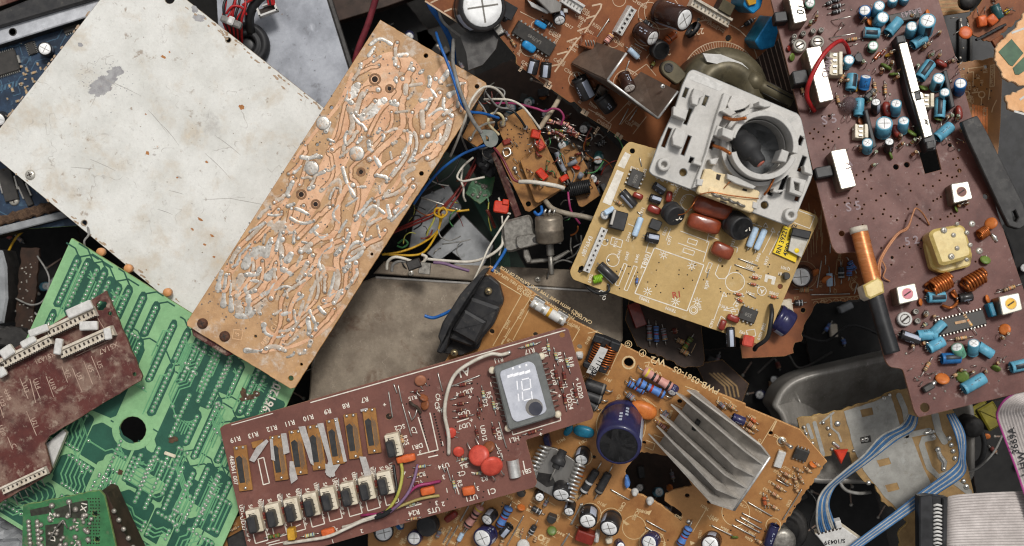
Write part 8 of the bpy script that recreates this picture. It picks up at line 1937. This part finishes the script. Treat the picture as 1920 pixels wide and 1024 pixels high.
CB = [(440, 72, 440, 50, 27, 40, 'deep'), (492, 62, 508, 26, 25, 58, 'blue'), (500, 108, 526, 78, 28, 52, 'blue'), (645, 160, 656, 122, 25, 56, 'blue'), (712, 150, 726, 98, 36, 80, 'blue'), (432, 412, 443, 355, 24, 40, 'deep'), (355, 300, 370, 274, 24, 42, 'blue'), (800, 455, 806, 422, 22, 48, 'blue'), (868, 420, 877, 384, 27, 60, 'deep'), (578, 520, 583, 474, 24, 56, 'blue'), (520, 612, 528, 568, 37, 58, 'blue'), (610, 602, 617, 555, 24, 54, 'blue'), (450, 690, 452, 654, 24, 50, 'blue'), (488, 512, 491, 468, 21, 52, 'black'), (548, 690, 552, 650, 21, 50, 'black'), (186, 24, 191, 15, 23, 30, 'green'), (474, 224, 480, 210, 23, 30, 'green'), (762, 402, 778, 360, 27, 60, 'blue'), (565, 18, 570, -6, 22, 40, 'blue'), (618, 8, 626, -14, 22, 40, 'blue')]
for x0, y0, x1, y1, r, h, k_ in CB: cap(b, *f(x0, y0), *f(x1, y1), r / 2.44, h / 1.6, k_)
for x0, y0, x1, y1, r in ((548, 154, 600, 92, 26), (508, 152, 440, 148, 25), (660, 208, 720, 170, 24), (692, 360, 744, 288, 27), (783, 540, 788, 452, 25), (770, 632, 838, 574, 26), (378, 412, 386, 338, 25), (414, 530, 418, 450, 23)): cap(b, *f(x0, y0), *f(x1, y1), r / 2.44, None, 'blue')
CM = [can_metal, can_side]
canbox(b, cvs(f, [(172, 220), (240, 209), (302, 455), (236, 470)]), 46, CM, 'shielded_switch'); canbox(b, cvs(f, [(286, 690), (356, 677), (405, 850), (335, 866)]), 34, CM, 'shielded_switch'); canbox(b, cvs(f, [(86, -40), (148, -50), (180, 94), (120, 108)]), 40, CM, 'shielded_switch')
b.txt('MSC 10', *f(140, 30), 15, 254, 1, 1, 40.5); b.txt('MMO', *f(238, 345), 13, 254, 2, 1, 46.4); b.txt('45', *f(345, 778), 13, 254, 2, 1, 34.4)
block(b, *f(150, 350), 28, 26, 30, 10, [black_dusty, black_plastic], 'switch_knob', 2, 0, 3); block(b, *f(258, 784), 32, 21, 22, 10, [black_dusty, black_plastic], 'switch_knob', 2, 0, 3); block(b, *f(60, 75), 24, 20, 24, 6, [black_dusty, black_plastic], 'switch_knob', 2, 0, 3)
o_ = b.slab('slide_control', cvs(f, [(584, 168), (628, 160), (660, 300), (772, 650), (768, 685), (728, 690), (640, 430)]), 0, 26, [black_plastic, black_plastic], 2)
b.slab('slide_rail', cvs(f, [(598, 200), (636, 192), (694, 412), (656, 424)]), 26, 32, CM, 1, o_); b.slab('slide_rail', cvs(f, [(668, 462), (712, 450), (752, 618), (716, 630)]), 26, 32, CM, 1, o_); b.slab('slide_rail', cvs(f, [(656, 426), (668, 422), (676, 462), (668, 464)]), 26, 31, CM, .6, o_); b.slab('slide_rail', cvs(f, [(694, 418), (706, 424), (712, 448), (700, 452)]), 26, 31, CM, .6, o_)
b.slab('slide_knob', cvs(f, [(668, 430), (694, 424), (698, 452), (674, 458)]), 26, 31, [black_plastic, black_plastic], 1, o_)
for (x, y) in ((605, 177), (742, 660)): b.slab('end_cap', [(f(x, y)[0] + a, f(x, y)[1] + c) for a, c in ((-8, -5), (7, -8), (9, 6), (-6, 9))], 26, 34, [black_dusty, black_plastic], 1.5, o_)
coil(b, *f(716, 548), *f(722, 575), 5.5, 4, w_black, 1.4, 27 - 5.5)
b.wire('red_wire', [(*f(370, 245), 6), (*f(356, 205), 30), (*f(325, 188), 50), (*f(255, 248), 66), (*f(195, 360), 62), (*f(178, 440), 40), (*f(212, 508), 6)], 4.2, w_red)
for pts, n, h, d in (([(272, 238), (330, 228), (346, 335), (300, 346)], 4, 26, 256), ([(395, 575), (450, 560), (463, 615), (410, 636)], 3, 24, 256), ([(698, 424), (752, 420), (760, 485), (712, 492)], 3, 24, 256)):
    cx = sum(p[0] for p in pts) / 4; cy = sum(p[1] for p in pts) / 4
    header(b, *f(cx, cy), 44 if n == 4 else 26, 24, h, d + 26 - 12, n, cream, 'connector', silver)
for (x, y) in ((146, 206), (228, 190)): trimmer(b, *f(x, y), 12.5, 14, 30 if x < 200 else 0)
for (x, y) in ((115, 176), (155, 162), (200, 151), (236, 147), (112, 200)): eyelet(b, *f(x, y), 5, 12)
b.slab('chip', cvs(f, [(548, 68), (690, 38), (698, 80), (560, 110)]), 0, 16, [chip_m, chip_m], 1.5); b.txt('BA343', *f(640, 72), 11, 195, 2, 1, 16.4)
b.slab('resistor_network', cvs(f, [(440, 504), (456, 498), (498, 668), (480, 680)]), 0, 24, [black_dusty, black_plastic], 1.5); b.slab('resistor_network', cvs(f, [(800, 324), (818, 318), (856, 485), (838, 495)]), 0, 24, [black_dusty, black_plastic], 1.5); b.slab('resistor_network', cvs(f, [(440, 440), (480, 400), (500, 410), (460, 455)]), 0, 20, [black_dusty, black_plastic], 1.5)
for (x0, y0, x1, y1, k_) in ((335, 190, 425, 178, 'tan'), (270, 12, 340, 0, 'black'), (272, 42, 350, 22, 'black'), (270, 68, 350, 48, 'black'), (478, 360, 492, 448, 'tan'), (530, 370, 534, 455, 'tan'), (318, 395, 350, 330, 'tan'), (308, 425, 324, 490, 'tan'), (470, 290, 520, 230, 'glass'), (500, 270, 540, 220, 'red'), (250, 30, 300, 8, 'black'), (445, 100, 470, 80, 'tan'), (190, 515, 200, 470, 'tan'), (160, 440, 150, 395, 'tan')): res(b, *f(x0, y0), *f(x1, y1), k_, 3.6, .5, 1.5)
def stand_res(x, y, k_='tan', h=22, fn=None):
    fn = fn or f; p = fn(x, y); kk = b.k(*p); mbody, bands = BANDS[k_]; r = 3.4 * kk; hh = h * kk
    P0 = b.L(*p, 0); lean = Vector((rnd.uniform(-.25, .25), rnd.uniform(-.25, .25), 1)).normalized()
    M = Matrix.Translation(P0) @ lean.to_track_quat('Z', 'Y').to_matrix().to_4x4()
    mb = MB().lathe([(r * .4, 3), (r, 4), (r, 7, 1), (r * .85, 9), (r * .85, 12, 2), (r * .85, 14), (r, hh - 5, 3), (r, hh - 2), (r * .4, hh)], 10, M); o = mb.build('upright_resistor', [mbody] + bands, b.root)
    a = rnd.uniform(0, 6.28); q_ = M @ Vector((0, 0, hh + 3)); s_ = q_ + Vector((math.cos(a) * 7, math.sin(a) * 7, -1))
    MB().tube(smooth_path([M @ Vector((0, 0, hh - 1)), q_, s_, Vector((s_.x + math.cos(a) * 3, s_.y + math.sin(a) * 3, 0))], 4), .8, 5).build('lead', silver, o)
for (x, y) in ((476, 755), (488, 700), (594, 670), (650, 660), (655, 710), (690, 640), (345, 370), (330, 310), (448, 470), (515, 340), (560, 300), (590, 330), (470, 440), (430, 105), (190, 120), (212, 100), (575, 365), (605, 350), (648, 95), (700, 230), (730, 260), (680, 305), (770, 270), (820, 290), (835, 530), (860, 550), (815, 545), (878, 600), (420, 690), (600, 640), (555, 260), (720, 215), (430, 290), (780, 160)): stand_res(x, y, rnd.choice(['tan', 'tan2', 'tan', 'pale']))
for (x, y, r, m_, d, tl) in ((540, 305, 12, c_green, 60, 20), (552, 250, 8, t_yellow, 120, 20), (575, 338, 9, c_green, 100, 20), (712, 402, 9, c_green, 80, 40), (776, 540, 9, c_green, 80, 40), (658, 608, 11, c_green, 60, 30), (560, 708, 9, c_green, 20, 20), (466, 100, 8, c_orange, 10, 50), (426, 556, 8, c_brown, 20, 60), (860, 955, 7, c_green, 20, 30), (110, 262, 8, c_green, -20, 40), (402, 405, 6, t_yellow, 0, 50), (95, 222, 6, f_red, 0, 40), (730, 62, 8, c_orange, 0, 40)): disc(b, *f(x, y), r, m_, d, tl)
for (x, y, L, W, d) in ((542, 500, 30, 16, 100), (585, 600, 26, 14, 110), (790, 292, 24, 11, 150), (872, 515, 28, 12, 100)): film(b, *f(x, y), L, W, 14, f_red, d, sq=.8)
p_ = b.L(*f(362, 486), 0); MB().lathe([(13, 0), (14, 10), (13, 18), (9, 25), (.1, 28)], 20, Matrix.Translation(p_)).build('indicator_bulb', [bulb], b.root); to92(b, *f(418, 262), 9, 200, 18, black_dusty)
for i in range(60):
    x, y = r_.uniform(290, 900), r_.uniform(0, 690); a = r_.uniform(0, 6.28); l_ = r_.uniform(10, 34)
    if 560 < x < 800 and abs((x - 600) * 3 - (y - 200)) < 190: continue
    b.wire('component_lead', [(*f(x, y), 0), (*f(x + l_ * .3 * math.cos(a), y + l_ * .3 * math.sin(a)), 12), (*f(x + l_ * math.cos(a), y + l_ * math.sin(a)), 13), (*f(x + l_ * 1.2 * math.cos(a), y + l_ * 1.2 * math.sin(a)), 2)], r_.choice((.7, .9)), r_.choice([silver, silver_dark]), None, 5, 3)
for i in range(46): b.pad(*f(r_.uniform(290, 900), r_.uniform(20, 690)), r_.uniform(1.4, 3), 2, 1)
for (x0, y0, x1, y1) in ((280, 175, 400, 152), (290, 95, 380, 75), (310, 150, 335, 125), (370, 215, 410, 200)): b.wire('component_lead', [(*f(x0, y0), 2), (*f((x0 + x1) / 2, (y0 + y1) / 2), 20), (*f(x1, y1), 22)], 1.1, silver)
canbox(b, cvs(f, [(836, 840), (916, 828), (936, 908), (850, 930)]), 30, CM, 'shielded_coil', brown_core, 9)
# lower half
rod = b.wire('coil_winding', [(*e(318, 122), 22), (*e(350, 250), 24), (*e(388, 385), 26)], 15.5, mat('enamel_coil', (196, 124, 72), (172, 100, 54), rough=.35, metal=.35, scale=8, stains=[((206, 150, 110), .5, .7, 30, .6)], stretch=(1, 6, 1)), None, 18, 8)
b.wire('coil_collar', [(*e(314, 112), 22), (*e(320, 138), 22)], 16.4, cream_dirty, rod, 18); b.slab('coil_collar', cvs(e, [(338, 378), (404, 340), (430, 362), (436, 410), (372, 440), (352, 428)]), 4, 42, [amber_block, cream_dirty], 3, rod)
b.wire('ferrite_rod', [(*e(392, 425), 24), (*e(430, 560), 22), (*e(470, 688), 20)], 15, black_plastic, rod, 18, 8)
for dx in (0, 8): b.wire('coil_lead', [(*e(408 + dx, 340), 20), (*e(408 + dx, 280), 24), (*e(435 + dx, 220), 26), (*e(490 + dx, 145), 24), (*e(540, 112 + dx), 22), (*e(562, 60), 20), (*e(578, 26), 18), (*e(610, 50), 14), (*e(640, 102), 3)], 1.7, mat('litz_wire', (186, 130, 92), (160, 106, 72), rough=.4)); 
b.wire('coil_lead', [(*e(420, 260), 12), (*e(440, 300), 8), (*e(430, 340), 6), (*e(460, 360), 4)], 1.4, MATS['litz_wire'])
o_ = b.slab('tuning_capacitor', cvs(e, [(640, 142), (660, 120), (780, 98), (806, 110), (838, 225), (832, 250), (715, 285), (690, 282)]), 6, 44, [amber_block, amber_block], 5, None, 6); b.slab('capacitor_base', cvs(e, [(622, 180), (660, 130), (840, 225), (830, 290), (700, 322), (650, 300)]), 0, 16, [amber_block, amber_block], 3, o_, 6)
for (x, y, r) in ((665, 147, 6), (790, 118, 6), (823, 239, 6.5), (698, 264, 6), (708, 168, 4.5), (767, 157, 4.5), (724, 227, 4.5), (782, 212, 4.5), (724, 118, 4), (766, 278, 4)): screw(b, *e(x, y), r, can_metal, 3, x % 60, o_, 'screw', 44)
canbox(b, cvs(e, [(489, 386), (576, 367), (592, 444), (503, 466)]), 36, CM, 'shielded_coil', pink_core, 10); canbox(b, cvs(e, [(958, 430), (1050, 411), (1068, 490), (975, 516)]), 34, CM, 'shielded_coil', yellow_core, 10)
dip(b, *e(785, 548), 94, 28, 14, 14, 8, 'chip'); b.slab('chip_window', cvs(e, [(756, 545), (806, 535), (810, 547), (760, 557)]), 8, 8.8, [tan_pcb, tan_pcb], .1)
trimmer(b, *e(530, 532), 13.5, 12, 40, label_white)
for (x, y) in ((572, 500), (580, 543), (620, 510)): eyelet(b, *e(x, y), 5.5, 9)
for x0, y0, x1, y1, r, k_ in ((632, 434, 712, 430, 26, 'blue'), (645, 612, 706, 552, 25, 'blue'), (585, 608, 672, 602, 25, 'blue'), (508, 602, 594, 632, 24, 'black'), (636, 668, 706, 630, 26, 'blue'), (695, 714, 782, 710, 26, 'deep'), (795, 854, 890, 800, 28, 'blue'), (1012, 755, 1100, 735, 27, 'blue'), (775, 438, 832, 430, 22, 'black'), (862, 655, 925, 696, 25, 'blue')): cap(b, *e(x0, y0), *e(x1, y1), r / 2.44, None, k_)
cap(b, *e(775, 700), *e(758, 660), 11, 26, 'green'); cap(b, *e(832, 690), *e(838, 642), 10.5, 32, 'blue')
coil(b, *e(650, 395), *e(735, 350), 14, 8, copper_wire, 2.6, 0, 'copper_coil'); coil(b, *e(800, 380), *e(890, 330), 13, 7, copper_wire, 2.6, 0, 'copper_coil'); coil(b, *e(868, 150), *e(905, 126), 9, 6, copper_wire, 2.2, 0, 'copper_coil')
for pts in ([(620, 380), (660, 350), (700, 340), (740, 370)], [(700, 470), (740, 480), (770, 450), (750, 400)], [(780, 370), (830, 400), (860, 380), (900, 330), (880, 300)], [(620, 400), (660, 410), (740, 380), (720, 340)]): b.wire('coil_wire', [(*e(x, y), 5 + 8 * (i % 2)) for i, (x, y) in enumerate(pts)], 3, copper_wire)
film(b, *e(855, 350), 24, 18, 14, c_brown, 40, sq=.9); film(b, *e(690, 370), 20, 16, 14, c_brown, 60, sq=.9)
for (x, y, r, m_, d, tl) in ((922, 95, 12, c_orange, 160, 50), (896, 262, 10, c_green, 90, 60), (752, 420, 8, c_orange, 40, 40), (906, 440, 8, c_orange, 10, 40), (600, 455, 7, c_orange, 0, 40), (700, 805, 13, c_orange, 100, 55), (792, 795, 12, c_green, 200, 60), (985, 580, 11, c_orange, 170, 55), (945, 758, 9, c_green, 240, 20)): disc(b, *e(x, y), r, m_, d, tl)
b.sd.bead([b.L2(e(x, y)) for x, y in ((925, 148), (938, 160), (945, 175))], [6, 10, 6], 6); b.sd.bead([b.L2(e(x, y)) for x, y in ((630, 845), (645, 838), (665, 820))], [8, 11, 8], 7)
for (x0, y0, x1, y1, k_) in ((598, 795, 652, 705, 'tan'), (940, 415, 1060, 372, 'tan'), (765, 475, 855, 605, 'tan'), (720, 630, 840, 612, 'tan'), (735, 800, 770, 780, 'tan'), (600, 570, 630, 550, 'pale'), (905, 470, 945, 520, 'blue')): res(b, *e(x0, y0), *e(x1, y1), k_, 4, .42, 1.6)
block(b, *e(640, 845), 22, 12, 14, 30, [dark_metal, dark_metal], 'crystal', 2, 0, 3); block(b, *e(930, 488), 10, 26, 20, 15, [c_teal, c_teal], 'film_capacitor', 2)
for (x, y) in ((965, 620), (985, 605), (560, 655), (600, 650), (775, 765), (825, 780), (940, 740), (895, 770), (620, 520), (655, 520), (760, 20), (800, 10)): stand_res(x, y, 'tan', 16, e)
for i in range(26):
    x, y = r_.uniform(540, 1000), r_.uniform(320, 860); a = r_.uniform(0, 6.28)
    if 650 < x < 920 and 470 < y < 620: continue
    b.wire('component_lead', [(*e(x, y), 0), (*e(x + 10 * math.cos(a), y + 10 * math.sin(a)), 10), (*e(x + 26 * math.cos(a), y + 26 * math.sin(a)), 3)], .9, r_.choice([silver, silver_dark]), None, 5, 3)
for i in range(20): b.pad(*e(r_.uniform(520, 1000), r_.uniform(600, 900)), r_.uniform(1.4, 2.8), 2, 1)
for (x, y, s_) in ((280, 548, 11), (390, 945, 11)): b.txt('S 5', *f(x, y), s_ * 1.6, 10, 2)
b.txt('5 2', *e(560, 175), 16, 10, 2)
b.finish(silk, solder, hole_dark, [ink_black, mat('grey_stamp', (136, 118, 122), (120, 100, 104), rough=.5)])

# ================================================================= black lever
b = Board('metal_lever', 'flat black metal lever with a slotted end lying against the right board', 'lever', (1860, 330), 140, (.1, .05))
b.substrate([(1803, 228), (1833, 216), (1850, 246), (1920, 385), (1926, 420), (1912, 430), (1892, 424), (1880, 400), (1816, 262)], [[(1898, 398), (1904, 394), (1910, 408), (1906, 416), (1901, 414)]], 12, [mat('lever_metal', (70, 69, 68), (56, 55, 55), rough=.5, metal=.3, scale=18, stains=[((104, 100, 96), .56, .72, 14, .5)]), dark_metal], 'lever_bar', 4, 1.5)
# ================================================================= dim scrap lying deep in the gaps, mostly coloured near black as shade
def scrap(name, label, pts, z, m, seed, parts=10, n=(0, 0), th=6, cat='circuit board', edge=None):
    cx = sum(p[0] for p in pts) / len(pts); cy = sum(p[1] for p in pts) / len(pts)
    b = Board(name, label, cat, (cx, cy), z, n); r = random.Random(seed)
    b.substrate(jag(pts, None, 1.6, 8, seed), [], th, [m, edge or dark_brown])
    for i in range(parts):
        x = cx + (r.choice(pts)[0] - cx) * r.uniform(0, .8); y = cy + (r.choice(pts)[1] - cy) * r.uniform(0, .8)
        k = r.randint(0, 5)
        if k == 0: cap(b, x, y, x + r.uniform(-5, 5), y + r.uniform(-5, 5), r.uniform(6, 10), 20, r.choice(['black', 'navy', 'teal', 'blue']))
        elif k == 1: res(b, x, y, x + r.uniform(-24, 24), y + r.uniform(12, 24), r.choice(['tan', 'grey', 'blue', 'red']), 4)
        elif k == 2: disc(b, x, y, r.uniform(5, 9), r.choice([c_orange, c_brown, f_red, c_green]), r.uniform(0, 360), 50)
        elif k == 3: block(b, x, y, r.uniform(12, 26), r.uniform(8, 16), r.uniform(8, 20), r.uniform(0, 180), [r.choice([black_dusty, grey_shell, cream_dirty, dark_metal])] * 2, 'component')
        else:
            b.pad(x, y, r.uniform(2, 4), 2, 1); b.line(x, y, x + r.uniform(-30, 30), y + r.uniform(-30, 30), 1.6)
    b.finish(silk_grey)
    return b
b = scrap('strip_board', 'narrow brown strip board standing in the gap left of the green board', [(40, 464), (74, 466), (60, 628), (26, 624)], -95, dark_brown, 3, 0, (-.08, 0))
r_ = random.Random(4)
for i in range(26): b.pad(r_.uniform(36, 62), r_.uniform(490, 620), 1.8, 1.5, 1)
b.sd.build('solder_dots', [solder_dirty], b.root, 'stuff')
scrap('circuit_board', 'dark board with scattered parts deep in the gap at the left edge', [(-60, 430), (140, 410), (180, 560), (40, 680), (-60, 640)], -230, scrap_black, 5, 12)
b = Board('metal_casing', 'light grey metal casing edge in the gap at the left border', 'casing', (-10, 540), -60)
b.slab('casing_body', [(-60, 460), (4, 470), (12, 500), (14, 560), (6, 606), (-60, 612)], -60, 0, [grey_shell, dark_metal], 4)
b = Board('plastic_lump', 'grey crushed part under the corner of the maroon board', 'scrap part', (20, 630), -40)
b.slab('lump_body', blotch(16, 634, 40, 22, 7, .3, 26), -20, 10, [dark_metal, dark_metal], 4)
free_wire('yellow_wire', 'thin yellow wire in the gap left of the green board', 'wire', [(-4, 520, -120), (12, 480, -112), (30, 446, -110), (52, 428, -120)], 2.4, w_yellow)
free_wire('grey_wire', 'thin grey wire bending out from under the white panel corner', 'wire', [(164, 424, -4), (166, 440, 26), (158, 452, 40), (160, 466, 30)], 2, w_grey)
free_wire('white_wire', 'pale wire loop left of the green board', 'wire', [(70, 480, -80), (92, 520, -70), (84, 560, -74), (60, 572, -80), (30, 560, -90)], 1.8, w_grey)
b = Board('crumpled_sheet', 'crumpled grey plastic sheet in the bottom left corner', 'plastic sheet', (20, 1010), -20)
mb = MB(); r_ = random.Random(6); K = 14
vs = [(-90 + 180 * i / K, -70 + 110 * j / K, r_.uniform(-9, 9)) for j in range(K + 1) for i in range(K + 1)]
mb.add(vs, [(j * (K + 1) + i, j * (K + 1) + i + 1, (j + 1) * (K + 1) + i + 1, (j + 1) * (K + 1) + i) for j in range(K) for i in range(K)], 0, False); mb.build('sheet', [grey_shell], b.root)
b = Board('white_plastic_strip', 'white plastic strip showing beside the notch of the maroon board', 'plastic strip', (96, 832), 52)
b.slab('strip_body', [(84, 834), (118, 806), (124, 812), (96, 880), (86, 862)], -4, 8, [label_white, cream], 1)
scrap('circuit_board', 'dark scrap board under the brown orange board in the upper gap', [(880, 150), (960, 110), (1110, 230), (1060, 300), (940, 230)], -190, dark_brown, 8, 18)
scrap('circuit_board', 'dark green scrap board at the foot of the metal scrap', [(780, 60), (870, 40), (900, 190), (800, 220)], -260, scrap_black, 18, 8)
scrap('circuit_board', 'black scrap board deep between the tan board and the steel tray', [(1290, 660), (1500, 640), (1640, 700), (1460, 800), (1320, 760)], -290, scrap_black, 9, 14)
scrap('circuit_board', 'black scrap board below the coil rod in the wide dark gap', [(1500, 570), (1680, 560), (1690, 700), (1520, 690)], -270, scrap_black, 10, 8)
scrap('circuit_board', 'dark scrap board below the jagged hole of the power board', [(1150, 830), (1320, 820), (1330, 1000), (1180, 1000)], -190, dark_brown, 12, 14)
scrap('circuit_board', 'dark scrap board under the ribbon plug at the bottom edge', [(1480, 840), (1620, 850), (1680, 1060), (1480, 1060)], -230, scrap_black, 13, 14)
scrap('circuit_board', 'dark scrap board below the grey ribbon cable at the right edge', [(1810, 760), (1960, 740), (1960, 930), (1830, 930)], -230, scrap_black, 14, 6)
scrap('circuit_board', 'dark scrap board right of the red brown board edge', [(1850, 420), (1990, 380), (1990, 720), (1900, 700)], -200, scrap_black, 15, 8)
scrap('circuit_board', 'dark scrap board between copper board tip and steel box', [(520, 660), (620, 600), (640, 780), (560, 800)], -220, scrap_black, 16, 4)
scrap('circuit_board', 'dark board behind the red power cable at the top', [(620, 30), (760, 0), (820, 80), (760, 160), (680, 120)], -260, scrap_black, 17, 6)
for i, (lab, pts) in enumerate((('thin dark wire crossing the gap below the coil rod', [(1450, 600, -150), (1540, 640, -130), (1600, 610, -140), (1690, 650, -150)]),
    ('thin dark wire in the gap right of the tan board corner', [(1420, 700, -120), (1470, 660, -110), (1500, 690, -120), (1560, 660, -140)]),
    ('thin dark wire at the left gap under the maroon board', [(-10, 600, -120), (50, 580, -100), (100, 610, -110), (130, 560, -120)]),
    ('dark wire in the lower right gap beside the striped ribbon', [(1490, 900, -100), (1530, 940, -80), (1520, 990, -90), (1560, 1030, -100)]),
    ('hair thin pale wire in the gap below the copper board tip', [(560, 700, -60), (585, 690, -50), (590, 670, -50), (600, 640, -60)]),
    ('dark wire hanging below the black lever', [(1880, 430, 0), (1900, 480, -40), (1896, 540, -60), (1930, 600, -80)]))):
    free_wire('thin_wire', lab, 'wire', pts, 2.2 if i != 4 else 1, [w_black, dark_metal, w_grey, w_black, silver_dark, w_black][i])

# ---- repeats share a group
kinds = {}
for o in COL.objects:
    if o.parent is None and 'label' in o: kinds.setdefault(o.name.split('.')[0], []).append(o)
for nm, os_ in kinds.items():
    if len(os_) > 1:
        for o in os_: o['group'] = nm.replace('_', ' ') + 's lying in the heap'
